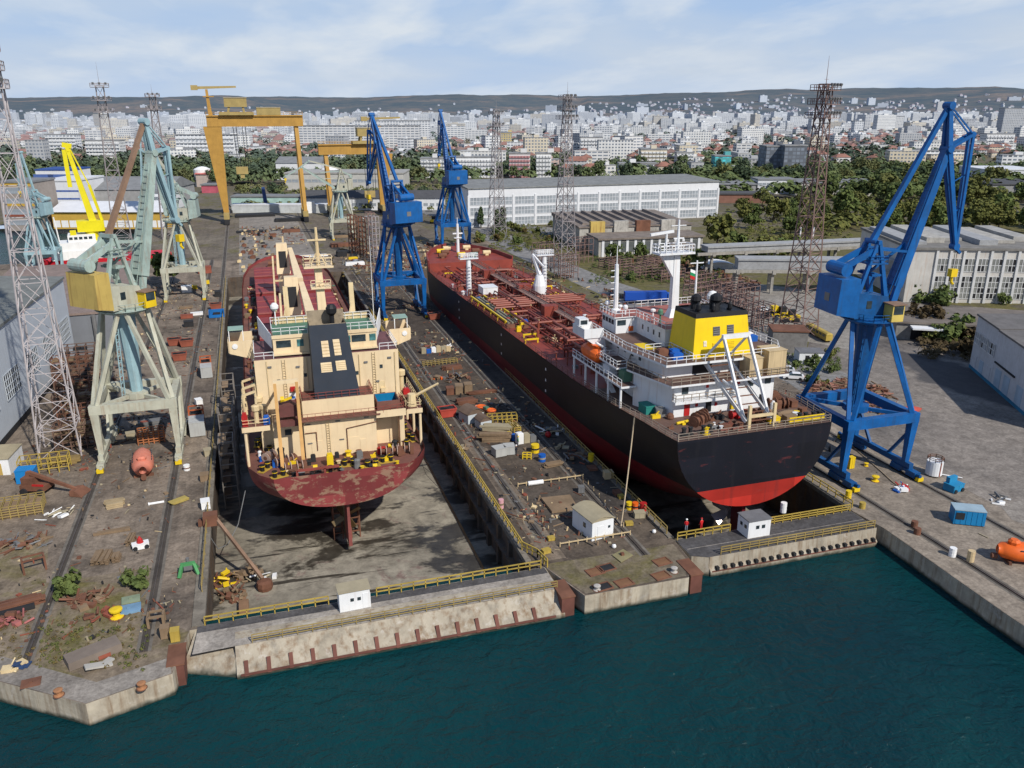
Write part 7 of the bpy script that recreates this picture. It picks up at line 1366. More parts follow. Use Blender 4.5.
for k, (px, py, lab) in enumerate(((595, 572, 'rusty open hatch on the pier head, western'), (606, 568, 'dark rusty grating hatch on the pier head, middle'), (662, 562, 'square rust brown hatch on the pier head, eastern'), (603, 587, 'rusty recessed hatch at the pier lip, western'), (661, 576, 'rusty recessed hatch at the pier lip, eastern'), (624, 583, 'small rusty hatch at the pier lip, middle'))):
 t = spot(px, py, lab, 'hatch', 'hatch', R(8)); mb = MB(); a, b_ = 1.1, .8
 for x0, x1, y0, y1 in ((-a, a, -b_, -b_ + .15), (-a, a, b_ - .15, b_), (-a, -a + .15, -b_ + .15, b_ - .15), (a - .15, a, -b_ + .15, b_ - .15)): mb.box(x0, x1, y0, y1, 0, .12)
 mb.build('frame', M_rust, t); mb = MB(); mb.box(-a + .15, a - .15, -b_ + .15, b_ - .15, 0, .04); mb.build('cover', M_dark if k in (1, 3) else paint('rust cover', (.2, .1, .05), .85, .3), t)
for px, py, lab in ((597, 590, 'pale mooring stump at the west lip of the pier head'), (674, 572, 'pale mooring stump at the east lip of the pier head')):
 t = spot(px, py, lab, 'bollard', 'mooring_stump'); t.scale = (.6,) * 3; boll(t, paint('pale stump', (.45, .42, .38), .8, .3))
t = thing('mooring_rope', 'slanting mooring rope from the tanker stern rail down to the pier', 'rope', (0, 0, 0)); a = G(621, 527); mb = MB(); A = Vector((50.3, 100.5, 12.4)); B_ = Vector((a.x, a.y, .1))
for k in range(12):
 f, g = k / 12, (k + 1) / 12; mb.tube(A.lerp(B_, f) - Vector((0, 0, 1.0 * math.sin(math.pi * f))), A.lerp(B_, g) - Vector((0, 0, 1.0 * math.sin(math.pi * g))), .11, n=5)
mb.build('rope', paint('rope', (.42, .33, .22), .9), t)
for k in range(3):
 t = thing('chain', ('highest', 'middle', 'lowest')[k] + ' slack chain hanging from the pier wall towards the red stern', 'chain', (29.3, 128 - k * 4, -1.2)); mb = MB(); P = [(0, 0, 0), (-1.2, .6, -2.2 - k * .6), (-3.2, 1.4, -3.0 - k * .7), (-5.6, 2.4, -1.5), (-7.4, 3.6, 2.5 + k)]; mb.path(P, .035, 5); mb.build('chain', M_dark, t)
t = spot(966, 522, 'bright blue generator container with a pale top on the east quay', 'container', 'generator_container', R(-30)); cont(t, paint('generator blue', (.01, .19, .42), .5, .15, rust=.08), 4.0, 2.3, 2.2, paint('pale blue top', (.30, .40, .46), .6, .2)); mb = MB(); mb.box(-1.8, -.7, -1.24, -1.2, .9, 1.9); mb.build('grille', M_dark, t)
t = spot(953, 490, 'small blue welding cart beside the white tank', 'cart', 'welding_cart', R(10)); crate(t, paint('cart blue', (.02, .22, .42), .5, .2), 2.4, 1.8, 1.2); mb = MB(); mb.box(-.9, .9, .2, .8, 1.2, 2.1); mb.build('hood', paint('cart blue', (.02, .22, .42)), t)
for s in (-1, 1): mb = MB(); mb.tube((s * .8, -1.1, .3), (s * .8, -.9, .3), .3, n=10); mb.build('wheel', M_dark, t)
t = spot(933, 475, 'white upright tank with a rusty red stripe on the east quay', 'tank', 'storage_tank', 0); mb = MB(); mb.tube((0, 0, .3), (0, 0, 3.2), 1.55, n=20); mb.build('body', M_hut, t); mb = MB(); mb.box(-.12, .12, -1.6, -1.53, .3, 3.2); mb.build('stripe', M_rbin, t); mb = MB(); rr = [(1.5 * math.cos(k), 1.5 * math.sin(k), 3.2) for k in [j * math.pi / 4 for j in range(8)]]; mb.rail(rr, .8, 2, .05, closed=True); mb.build('rail', M_rust, t); mb = MB(); mb.tube((1.5, -.6, .2), (4.2, -3.2, .2), .12, n=6); mb.build('hose', M_white, t); t.scale = (.78,) * 3
for px, py, lab, s in ((875, 481, 'yellow mooring bollard with a wide cap on the east quay', .8), (866, 466, 'small yellow bollard under the blue crane', .5)):
 t = spot(px, py, lab, 'bollard', 'mooring_bollard'); boll(t, M_yel); t.scale = (s,) * 3
t = spot(850, 468, 'upright yellow cabinet at the foot of the blue crane leg', 'cabinet', 'yellow_cabinet'); crate(t, M_yel, .9, .8, 2.0)
t = spot(902, 490, 'pile of white blue and red sacks on the east quay', 'sacks', 'sack_pile', .2); junk(t, [M_white, M_tarp, M_red, M_white], 2.6, 1.3, .6, 24, 77)
t = spot(884, 477, 'thin pale rope lying slack across the east quay', 'rope', 'rope', 0); o_ = t.location; mb = MB(); P = [G(*q) - Vector(o_) for q in ((838, 434), (858, 452), (880, 471), (893, 483), (903, 490))]; mb.path([(p.x, p.y, .1) for p in P], .09, 5); mb.build('rope', paint('rope', (.42, .33, .22)), t)
t = spot(908, 412, 'small upturned red boat beyond the blue crane', 'boat', 'small_boat', R(8)); mb = MB(); mb.loft([[(x, r * math.cos(a), .05 + r * 1.0 * math.sin(a)) for a in [k * math.pi / 8 for k in range(9)]] for x, r in ((-3, .7), (-1, 1.1), (1.2, 1.0), (2.8, .5), (3.8, .05))], caps=True); mb.build('hull', paint('boat red', (.40, .07, .05), .6, .25), t); mb = MB(); mb.beam((-3, 0, .8), (3.6, 0, .25), .15); mb.build('keel', M_rust, t)
for k, (px, py, lab) in enumerate(((862, 398, 'heap of rusty scrap behind the blue crane tower'), (880, 408, 'flat heap of rusty brown scrap beside the upturned boat'), (845, 385, 'dark scrap heap at the foot of the blue crane'), (822, 388, 'rusty girder heap between tanker stern and road'), (875, 392, 'mixed rust and grey scrap in the middle of the apron'))):
 t = spot(px, py, lab, 'scrap heap', 'scrap_heap', .3 * k); junk(t, [M_rust, M_wood, paint('salmon rust', (.30, .15, .11), .8, .3)], 7, 5, 1.2, 70, 80 + k)
t = spot(965, 508, 'dark lid plate flush in the east quay near the blue container', 'plate', 'steel_plate', .1); mb = MB(); mb.box(-1.6, 1.6, -1, 1, 0, .06); mb.box(-.2, .2, -.1, .1, .06, .15); mb.build('plate', M_rust, t)
for k, (px, py, m, lab) in enumerate(((914, 527, M_rust, 'rusty bollard stub on the east quay edge'), (952, 556, M_white, 'white drum on the east quay edge'), (970, 561, M_bcr, 'cream valve box on the east quay edge'), (917, 534, M_rust, 'rusty winch drum on the east quay edge'), (958, 520, M_rbin, 'small red pump by the crane rail on the quay'), (783, 512, M_white, 'white post box on the second gate'), (862, 508, M_yrail, 'yellow post by the second gate end'), (848, 498, M_yel, 'yellow buffer post near the blue crane'))):
 t = spot(px, py, lab, 'fitting', 'quay_fitting', .1); drumc(t, m, .45, .9 + .3 * (k % 3))
sheet('kerb_patch', [G(1000, 505)[:2], G(1024, 500)[:2], G(1040, 530)[:2], G(1012, 520)[:2]], M_slab, .02)
t = spot(1000, 500, 'low tangle of white rods at the east end of the quay', 'scrap heap', 'scrap_heap', .2); junk(t, [M_white, M_grey], 3.4, 1.8, .3, 10, 90)
# ================================================================ people
def person(label, loc, rz, cloth, helmet=None, legs=None):
 t = thing('person', label, 'person', loc, rz)
 V = [(0, 0, .95), (0, 0, 1.2), (0, .01, 1.42), (0, 0, 1.52), (0, -.03, 1.66), (0, -.02, 1.76)]; E = [(0, 1), (1, 2), (2, 3), (3, 4), (4, 5)]; Rr = [(.17, .13), (.17, .12), (.17, .11), (.06, .06), (.10, .11), (.07, .08)]
 for s in (-1, 1):
  b = len(V); V += [(s * .1, 0, .88), (s * .11, -.02, .48), (s * .12, .01, .09), (s * .13, -.14, .05)]; Rr += [(.1, .1), (.07, .07), (.05, .05), (.045, .04)]; E += [(0, b), (b, b + 1), (b + 1, b + 2), (b + 2, b + 3)]
  b = len(V); V += [(s * .21, 0, 1.4), (s * .27, .03, 1.12), (s * .25, -.12, .92), (s * .24, -.15, .86)]; Rr += [(.06, .06), (.045, .045), (.035, .035), (.03, .02)]; E += [(2, b), (b, b + 1), (b + 1, b + 2), (b + 2, b + 3)]
  for k in range(5):
   c = len(V); u = (k - 2) * .02; V += [(s * .24 + u, -.17 - (.0 if k else -.02), .83), (s * .24 + u * 1.3, -.18, .775 + .01 * abs(k - 2))]; Rr += [(.01, .01), (.008, .008)]; E += [(b + 3, c), (c, c + 1)]
 me = bpy.data.meshes.new('person_body'); me.from_pydata(V, E, []); me.materials.append(cloth); me.materials.append(paint('skin', (.45, .25, .17), .6)); me.materials.append(M_dark); me.materials.append(legs or cloth)
 o = bpy.data.objects.new('person_body', me); col.objects.link(o); o.parent = t
 m = o.modifiers.new('skin', 'SKIN'); o.modifiers.new('sub', 'SUBSURF').levels = 1
 for k, sv in enumerate(me.skin_vertices[0].data): sv.radius = Rr[k]; sv.use_root = k == 0
 dg = bpy.context.evaluated_depsgraph_get(); nm = bpy.data.meshes.new_from_object(o.evaluated_get(dg)); o.modifiers.clear(); o.data = nm
 for p in nm.polygons:
  z = p.center.z; p.material_index = 1 if z > 1.5 or (z < .89 and abs(p.center.x) > .19) else 2 if z < .12 else 3 if z < .92 else 0
  p.use_smooth = True
 mb = MB(); mb.lathe([(.16, 1.72), (.13, 1.79), (.07, 1.85), (.01, 1.87)], (0, -.03, 0), 10); mb.build('helmet', helmet or M_white, t)
 for s in (-1, 1): mb = MB(); mb.obox((s * .035, -.135, 1.685), .03, .02, .02); mb.build('eye', M_dark, t)
 mb = MB(); mb.hexa([(-.015, -.13, 1.64), (.015, -.13, 1.64), (.015, -.1, 1.64), (-.015, -.1, 1.64), (-.01, -.16, 1.645), (.01, -.16, 1.645), (.008, -.12, 1.69), (-.008, -.12, 1.69)]); mb.build('nose', nm.materials[1], t)
M_wred = paint('work suit red', (.62, .02, .025), .7, .1); M_wgrey = paint('work trousers grey', (.25, .27, .33), .8, .1)
p = G(686, 531); person('worker in red jacket, grey trousers and white helmet on the second gate', (p.x, p.y, .03), R(150), M_wred, M_white, M_wgrey)
p = G(701, 530); person('worker in a full red boiler suit beside a companion in grey trousers', (p.x, p.y, .03), R(190), M_wred, M_red)
p = G(516, 455); person('worker in dark clothes standing by the pale crates on the pier', (p.x, p.y, .01), R(120), paint('dark work suit', (.03, .035, .05), .8), M_white)
p = G(518, 446); person('worker in a green jacket near the blue drums on the pier', (p.x, p.y, .01), R(80), paint('green jacket', (.02, .22, .09), .8), M_yel, M_wgrey)
# ================================================================ vehicles
def wheel(t, x, y, r, w_):
 mb = MB(); mb.lathe([(r * .6, -w_ / 2), (r * .95, -w_ / 2), (r, -w_ / 3), (r, w_ / 3), (r * .95, w_ / 2), (r * .6, w_ / 2)], (0, 0, 0), 14); ty = mb.build('wheel', M_blk, t); ty.location = (x, y, r); ty.rotation_euler = (R(90), 0, 0)
 mb = MB(); mb.lathe([(r * .58, -w_ / 2 + .02), (r * .58, w_ / 2 - .02)], (0, 0, 0), 12); mb.build('rim', M_grey, ty)
def car(label, px, py, rz, m, group=None):
 t = spot(px, py, label, 'car', 'car', rz, group=group)
 prof = [(-2.15, .35), (-2.2, .75), (-2.05, .95), (-.95, 1.0), (1.0, .98), (1.85, .85), (2.15, .7), (2.15, .35)]
 mb = MB(); mb.loft([[(x, y, z) for x, z in prof + prof[:1]] for y in (-.86, .86)]); mb.poly([(x, -.86, z) for x, z in prof]); mb.poly([(x, .86, z) for x, z in reversed(prof)]); mb.build('body', m, t, recalc=True)
 mb = MB(); mb.hexa([(-1.75, -.8, .96), (1.1, -.8, .96), (1.1, .8, .96), (-1.75, .8, .96), (-1.3, -.62, 1.42), (.3, -.62, 1.42), (.3, .62, 1.42), (-1.3, .62, 1.42)]); mb.build('window_band', M_win, t)
 mb = MB(); mb.hexa([(-1.35, -.64, 1.42), (.34, -.64, 1.42), (.34, .64, 1.42), (-1.35, .64, 1.42), (-1.2, -.58, 1.48), (.2, -.58, 1.48), (.2, .58, 1.48), (-1.2, .58, 1.48)]); mb.build('roof', m, t)
 for x in (-1.35, 1.35):
  for y in (-.8, .8): wheel(t, x, y, .33, .2)
 for y in (-.6, .6):
  mb = MB(); mb.obox((2.13, y, .68), .08, .3, .16); mb.build('headlight', M_white, t); mb = MB(); mb.obox((-2.18, y, .78), .08, .25, .16); mb.build('tail_light', M_red, t)
M_csil = paint('car silver', (.55, .57, .6), .3, .05); M_cwhi = paint('car white', (.75, .75, .76), .3, .05)
car('white car driving alone on the road beside the tanker', 551, 290, R(128), M_cwhi)
car('silver white car parked by the scrub, the nearer of two', 793, 379, R(150), M_cwhi)
car('silver car parked just beyond a white one near the scrub', 784, 372, R(150), M_csil)
for k, (px, py, m, lab) in enumerate(((763, 311, M_csil, 'small silver car in the far concrete yard'), (440, 216, M_cwhi, 'white car on the far road, westernmost of the parked row'), (452, 216, M_csil, 'silver car on the far road, second of the parked row'), (461, 217, M_cwhi, 'white car on the far road, third of the parked row'), (365, 219, M_cwhi, 'white van like car near the brown racks'), (355, 264, M_csil, 'pale car on the pier road by the blue crane'))):
 car(lab, px, py, R(10 + 40 * k), m)
def truck(label, px, py, rz, mc, mbx, Lb, name='truck'):
 t = spot(px, py, label, 'truck', name, rz); mb = MB(); mb.box(-Lb / 2, Lb / 2, -1.2, 1.2, 1.1, 3.5); bo = mb.build('load_box', mbx, t)
 mb = MB(); mb.hexa([(Lb / 2 + .3, -1.15, .6), (Lb / 2 + 2.5, -1.15, .6), (Lb / 2 + 2.5, 1.15, .6), (Lb / 2 + .3, 1.15, .6), (Lb / 2 + .3, -1.1, 2.9), (Lb / 2 + 2.1, -1.1, 2.9), (Lb / 2 + 2.1, 1.1, 2.9), (Lb / 2 + .3, 1.1, 2.9)]); c = mb.build('cab', mc, t); mb = MB(); mb.obox((Lb / 2 + 2.35, 0, 2.1), .1, 1.9, .8, ry=.2); mb.build('windscreen', M_win, c)
 mb = MB(); mb.box(-Lb / 2, Lb / 2 + 2.3, -.5, .5, .6, 1.08); mb.build('chassis', M_dark, t)
 for x in (-Lb / 2 + .8, -Lb / 2 + 1.9, Lb / 2 + 1.3):
  for y in (-1.0, 1.0): wheel(t, x, y, .5, .32)
truck('deep blue box trailer truck beyond the tanker bridge', 645, 303, R(-14), M_tarp, paint('trailer blue', (.01, .07, .38), .5, .15), 12.5)
def loader(label, px, py, rz, dark=False):
 t = spot(px, py, label, 'loader', 'wheel_loader', rz); b = M_dark if dark else M_yel
 mb = MB(); mb.box(-2.6, .2, -1.1, 1.1, .8, 2.0); mb.box(.3, 1.8, -.8, .8, .8, 1.5); mb.build('body', b, t); mb = MB(); mb.box(-1.3, .3, -.8, .8, 2.0, 3.3); mb.box(-1.4, .4, -.9, .9, 3.3, 3.42); mb.build('cab', M_dark if not dark else M_yel, t)
 for x in (-1.7, 1.4):
  for y in (-1.15, 1.15): wheel(t, x, y, .8, .55)
 mb = MB()
 for y in (-.6, .6): mb.beam((.9, y, 1.6), (3.0, y, .9), .22, .3)
 mb.build('arm', b, t); mb = MB(); mb.hexa([(2.9, -1.4, .1), (4.0, -1.4, .1), (4.0, 1.4, .1), (2.9, 1.4, .1), (2.8, -1.4, 1.2), (3.1, -1.4, 1.3), (3.1, 1.4, 1.3), (2.8, 1.4, 1.2)]); mb.build('bucket', M_grey, t)
loader('yellow wheel loader parked under the rusty lattice mast, eastern', 789, 322, R(160)); loader('yellow wheel loader parked in the far yard, middle of three machines', 780, 319, R(170)); loader('black loader parked in the far yard beside two yellow machines', 772, 318, R(170), True); loader('yellow loader far off near the long white wall', 434, 223, R(60))
t = spot(818, 337, 'long yellow rail wagon with dark windows half hidden by bushes', 'wagon', 'rail_wagon', math.atan2((G(832, 346) - G(800, 328)).y, (G(832, 346) - G(800, 328)).x)); t.scale = (.7, .6, .6); mb = MB(); mb.box(-8, 8, -1.4, 1.4, .9, 3.6); mb.hexa([(-8, -1.4, 3.6), (8, -1.4, 3.6), (8, 1.4, 3.6), (-8, 1.4, 3.6), (-7.8, -.8, 4.0), (7.8, -.8, 4.0), (7.8, .8, 4.0), (-7.8, .8, 4.0)]); mb.build('body', M_yrail, t); wins(t, [(-6 + k * 2.4, -1.42, 2.7) for k in range(6)], 1.5, .9)
for x in (-5.5, 5.5): mb = MB(); mb.box(x - 1.5, x + 1.5, -1.1, 1.1, .1, .88); mb.build('bogie', M_dark, t)
t = spot(786, 350, 'grey concrete kiosk at the foot of the rusty lattice mast', 'kiosk', 'concrete_kiosk', R(-24)); mb = MB(); mb.box(-4, 4, -3, 3, 0, 5.2); mb.build('wall', paint('kiosk grey', (.20, .19, .18), .9, .2, dirt=.4), t); mb = MB(); mb.box(-4.2, 4.2, -3.2, 3.2, 5.2, 5.5); mb.build('roof', M_rust, t); mb = MB(); mb.box(-3.4, -2.2, -3.05, -2.98, .1, 2.2); mb.build('door', M_dark, t)
q = random.Random(5)
SL = [('pale crates', M_crd), ('brown boxes', M_wood), ('grey blocks', M_grey), ('rusty brackets', M_rust), ('pale slabs', M_slab if False else M_cop), ('dark plates', M_dark), ('tan cases', M_tan)]
n = 0
for row in range(9):
 for c in range(7):
  y = 300 + row * 12 + q.uniform(-7, 7); x = -4.5 + c * 2.1 + q.uniform(-1.6, 1.6); nm, m = q.choice(SL)
  t = thing('stacked_goods', nm + ' stood on the pale slab beyond the bulk carrier bow', 'stacked goods', (x, y, .02), q.uniform(-.4, .4), nm + ' on the pale slab'); mb = MB(); a, b_, h = q.uniform(.6, 1.7), q.uniform(.6, 2.6), q.uniform(.3, 1.2); mb.box(-a / 2, a / 2, -b_ / 2, b_ / 2, 0, h); mb.obox((.1, 0, h + .12), a * .7, b_ * .6, .24, .2); mb.build('stack', m, t)
for k, (px, py, lab, m, a, b_, h) in enumerate(((290, 221, 'long dark steel section lying across the slab, far', M_dark, 15, 5, 1.5), (291, 232, 'rust brown steel section on the slab', M_rust, 8, 3, 1.4), (255, 216, 'wide dark plate stack at the far end of the slip', M_dark, 20, 10, 1.2), (250, 232, 'dark plates lying at the west side of the slab', M_dark, 12, 6, .6), (342, 237, 'flat brown hull panel between the rails', M_wood, 9, 4, 1.0), (345, 246, 'dark hull panel with a black edge between the rails', M_rust, 12, 4, 1.4), (342, 256, 'black square machine between the rails', M_dark, 4, 4, 2.0), (353, 259, 'small yellow buoy body between the rails', M_yel, 3.5, 1.4, .8), (355, 265, 'white tapered fairing beside the east slip rail', M_white, 7, 1.6, 1.2), (307, 257, 'long white pipe before the bow of the bulk carrier', M_white, 16, .9, .8), (273, 237, 'small rusty cube alone on the slab', M_rust, 2.4, 2, 1.6), (310, 213, 'white panelled box beside the gantry leg', M_white, 6, 2, 6), (330, 211, 'rusty bin far off under the gantry', M_rust, 6, 3, 1.5))):
 t = spot(px, py, lab, 'steel section', 'steel_section', R(3)); mb = MB(); mb.box(-a / 2, a / 2, -b_ / 2, b_ / 2, 0, h * .7); mb.build('body', m, t); mb = MB(); mb.box(-a * .47, a * .47, -b_ * .46, b_ * .46, h * .7, h); mb.build('top', m, t)
for k, (px, py, h, m) in enumerate(((354, 253, 15, M_rust), (362, 256, 15, M_rust), (372, 257, 17, M_galr), (376, 262, 17, M_galf))):
 t = spot(px, py, ('first', 'second', 'third', 'fourth')[k] + ' tall brown staging tower counted from the slip, west of the blue crane', 'staging', 'staging_tower', .1); rack(t, m, 2.6, 4.5, h, 2, 8, .13)
for px, py, c1_ in ((228, 213, 'western'), (267, 211, 'eastern')):
 t = spot(px, py, c1_ + ' dark blue slip crane leg standing at the far end of the slab', 'post', 'blue_post', 0); mb = MB(); mb.beam((0, 0, 0), (-1.0, 0, 13), 3.4, 2.4, w2=2.4); mb.build('post', paint('navy steel', (.02, .05, .16), .6, .2), t); mb = MB(); mb.box(-2.5, 2.5, -1.5, 1.5, 0, 1.5); mb.build('foot', M_dark, t)
for k, (px, py, lab, m, a, b_, h) in enumerate(((187, 292, 'white crumpled tank on the west yard beyond the cranes', M_white, 3, 2.6, 2.0), (195, 289, 'yellow chest between the west rails', M_yel, 1.4, 1.2, 1.2), (206, 284, 'yellow bin by the foot of the pale green crane', M_yel, 2.2, 1.0, 1.2), (197, 271, 'pale blue container far along the west rails', paint('pale blue steel', (.30, .38, .44), .6, .2), 5.0, 2.4, 2.4), (205, 273, 'dull red container far along the west rails', M_rbin, 4.4, 2.4, 2.4), (187, 318, 'low red machine among scrap on the west yard', M_rbin, 3.2, 1.8, 1.0), (197, 315, 'white panel and pipes on the west yard', M_white, 3.2, 1.4, .8), (189, 326, 'dark tarpaulin bale on the west yard', M_dark, 2.4, 2.2, 1.4), (218, 296, 'dark gas bottle cage by the west railing', M_dark, 1.8, 3, 1.6), (186, 308, 'brown planks across the west yard', M_wood, 3.6, 2, .5))):
 t = spot(px, py, lab, 'goods', 'yard_goods', R(4)); crate(t, m, a, b_, h)
# ================================================================ loose litter nobody could count
def litter(name, poly, n, seed, ms, smin=.15, smax=.7, z=.02):
 q = random.Random(seed); xs = [p[0] for p in poly]; ys_ = [p[1] for p in poly]
 def inside(x, y):
  c = False
  for (x1, y1), (x2, y2) in zip(poly, poly[1:] + poly[:1]):
   if (y1 > y) != (y2 > y) and x < (x2 - x1) * (y - y1) / (y2 - y1) + x1: c = not c
  return c
 cl = [(q.uniform(min(xs), max(xs)), q.uniform(min(ys_), max(ys_)), q.uniform(1, 6)) for _ in range(max(8, n // 30))]
 mb = MB(); k = 0; tries = 0
 while k < n and tries < n * 20:
  tries += 1; c = q.choice(cl); x, y = q.gauss(c[0], c[2]), q.gauss(c[1], c[2] * 1.6)
  if not inside(x, y): continue
  k += 1; s = q.uniform(smin, smax) * (.6 + .8 * q.random()); t_ = q.random(); m = q.randrange(len(ms))
  if t_ < .45: mb.obox((x, y, z + s * .12), s * q.uniform(1, 4), s * .25, s * .22, q.uniform(0, 3.14), m)
  elif t_ < .8: mb.obox((x, y, z + s * .2), s * 1.2, s, s * .4, q.uniform(0, 3.14), m, rx=q.uniform(-.2, .2))
  else: mb.tube((x, y, z), (x + q.uniform(-.4, .4) * s, y, z + s * 1.2), s * .3, n=6, m=m)
 return tag(mb.build(name, ms), kind='stuff')
LM = [M_rust, M_wood, M_grey, M_dark, M_tan, M_rust, M_wood, M_dark, M_rbin, M_grey, M_rust, M_crd]
litter('debris', [(-42, 96), (-28.5, 84), (-12, 84), (-11, 290), (-36, 290), (-40, 160)], 2200, 1, LM, .1, .42)
litter('debris', [(30.5, 88), (49, 88), (49, 280), (30.5, 280)], 1800, 2, LM, .1, .5)
litter('debris', [(80, 84), (96, 60), (100, 120), (118, 150), (80, 150)], 350, 3, LM, .12, .5)
litter('debris', [(84, 155), (111, 160), (107, 240), (97, 290), (82, 290)], 1100, 4, LM, .2, .9)
litter('debris', [(-6, 296), (22, 296), (22, 420), (-6, 420)], 420, 5, LM, .3, 1.0)
litter('debris', [(31, 285), (75, 290), (80, 340), (31, 340)], 900, 6, LM, .4, 1.4)
litter('debris', [(126, 290), (130, 255), (143, 216), (158, 228), (162, 260), (150, 290)], 900, 7, [M_rust, M_rust, M_wood, M_dark, M_galr], .3, 1.3)
for k, (px, py, a, b_, h) in enumerate(((700, 305, 9, 5, 6), (716, 318, 9, 5, 7), (738, 322, 9, 5, 7), (725, 300, 9, 5, 6), (742, 306, 8, 5, 6), (757, 330, 7, 4, 7), (700, 288, 9, 5, 5), (668, 280, 10, 5, 4), (640, 276, 10, 6, 4), (615, 268, 10, 6, 3.5), (655, 266, 12, 6, 3.5), (545, 268, 8, 5, 9), (580, 262, 8, 5, 9), (566, 278, 7, 4, 8))):
 t = spot(px, py, 'brown scaffold rack in the scrapyard between the road and the concrete frames', 'racking', 'steel_racking', R(12), group='scaffold racks of the scrapyard'); rack(t, M_galr, a, b_, h, 4, 4, .1)
# ================================================================ hills and the lie of the land
q = random.Random(99)
def hill(az, r):
 ridge = {-25: 98, -14: 103, -6: 108, 0: 118, 6: 114, 12: 122, 18: 128, 24: 124, 30: 138, 36: 156, 42: 166, 46: 158, 50: 126, 56: 108, 70: 90}
 k = sorted(ridge); h = ridge[k[-1]]
 for a, b_ in zip(k, k[1:]):
  if a <= az <= b_: t = (az - a) / (b_ - a); t = t * t * (3 - 2 * t); h = ridge[a] * (1 - t) + ridge[b_] * t; break
 s0 = 3000 if az > 22 else 3500
 t = sstep(s0, 5600 + 300 * math.sin(az * .35), r)
 return max(0, h * t + t * (3.5 * math.sin(az * .9 + r * .004) + 2 * math.sin(az * 2.3 + r * .011) + 1.2 * math.sin(az * 5 + 2)))
M_hill, nt, b = _nt('wooded hills'); v = wpos(nt)
hc_ = mix(nt, ramp(nt, noise(nt, v, .006, 7, .7, .5), .38, .62), (.040, .058, .030), (.11, .10, .05))
hc_ = mix(nt, ramp(nt, noise(nt, v, .0022, 6, .68, .6), .50, .62), hc_, (.24, .165, .08))
hc_ = mix(nt, ramp(nt, noise(nt, v, .03, 4, .7), .5, .75), hc_, (.02, .032, .024))
hc_ = mix(nt, .40, hc_, (.15, .20, .30)); L(nt, hc_, b.inputs['Base Color']); b.inputs['Roughness'].default_value = 1; b.inputs['Specular IOR Level'].default_value = 0  # bluish aerial haze blended evenly into the hill colour
mb = MB(); azs = [-25 + k * .5 for k in range(191)]; rs = [2900 + k * 110 for k in range(34)]
for i, a in enumerate(azs):
 for r in rs: p = polar(a, r, hill(a, r) - 1.5 * (r < 3100)); mb.v.append(tuple(p))
for i in range(len(azs) - 1):
 for j in range(len(rs) - 1):
  n0 = i * len(rs) + j; mb.f.append((n0, n0 + len(rs), n0 + len(rs) + 1, n0 + 1)); mb.m.append(0)
tag(mb.build('hills', M_hill, smooth=True), kind='structure')
# ================================================================ facades
def facade(name, c, gl=(.06, .07, .085), ux=3.2, vy=3.0, wx=.55, wy=.5, hz=.5, band=None):
 if name in MC: return MC[name]
 m, nt, b = _nt(name); t = nt.nodes.new('ShaderNodeTexCoord'); s = nt.nodes.new('ShaderNodeSeparateXYZ'); L(nt, t.outputs['UV'], s.inputs[0])
 fu_ = math_(nt, 'FRACT', math_(nt, 'DIVIDE', s.outputs['X'], ux)); fv = math_(nt, 'FRACT', math_(nt, 'DIVIDE', s.outputs['Y'], vy))
 a = math_(nt, 'LESS_THAN', math_(nt, 'ABSOLUTE', math_(nt, 'SUBTRACT', fu_, .5)), wx / 2); bb = math_(nt, 'LESS_THAN', math_(nt, 'ABSOLUTE', math_(nt, 'SUBTRACT', fv, .52)), wy / 2)
 w_ = math_(nt, 'MULTIPLY', a, bb)
 v = wpos(nt); wn = nt.nodes.new('ShaderNodeTexWhiteNoise'); cx_ = nt.nodes.new('ShaderNodeCombineXYZ'); L(nt, math_(nt, 'FLOOR', math_(nt, 'DIVIDE', s.outputs['X'], ux)), cx_.inputs[0]); L(nt, math_(nt, 'FLOOR', math_(nt, 'DIVIDE', s.outputs['Y'], vy)), cx_.inputs[1]); L(nt, cx_.outputs[0], wn.inputs['Vector'])
 oi = nt.nodes.new('ShaderNodeObjectInfo')
 base = mix(nt, ramp(nt, noise(nt, v, .12, 4), .3, .7), tuple(x * .86 for x in c), c)
 gcol = mix(nt, wn.outputs['Value'], gl, tuple(min(1, x * 3.2) for x in gl))
 base = mix(nt, w_, base, gcol)
 if band: base = mix(nt, math_(nt, 'LESS_THAN', fv, .16), base, band)
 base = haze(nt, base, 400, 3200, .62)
 L(nt, base, b.inputs['Base Color']); b.inputs['Roughness'].default_value = .8; MC[name] = m; return m
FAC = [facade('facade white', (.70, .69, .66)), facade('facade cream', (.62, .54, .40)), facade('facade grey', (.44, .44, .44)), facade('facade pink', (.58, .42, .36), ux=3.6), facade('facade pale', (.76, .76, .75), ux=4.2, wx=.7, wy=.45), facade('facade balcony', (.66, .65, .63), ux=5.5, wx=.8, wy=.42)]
def roofm(name, c):
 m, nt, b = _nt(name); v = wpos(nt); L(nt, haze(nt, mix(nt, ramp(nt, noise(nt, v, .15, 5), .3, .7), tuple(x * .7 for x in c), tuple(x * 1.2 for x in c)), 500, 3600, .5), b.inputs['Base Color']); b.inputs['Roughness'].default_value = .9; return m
ROOF = [roofm('tile roof', (.25, .11, .075)), roofm('brown tile roof', (.19, .11, .085)), roofm('flat grey roof', (.24, .24, .24)), roofm('pale flat roof', (.42, .41, .39))]
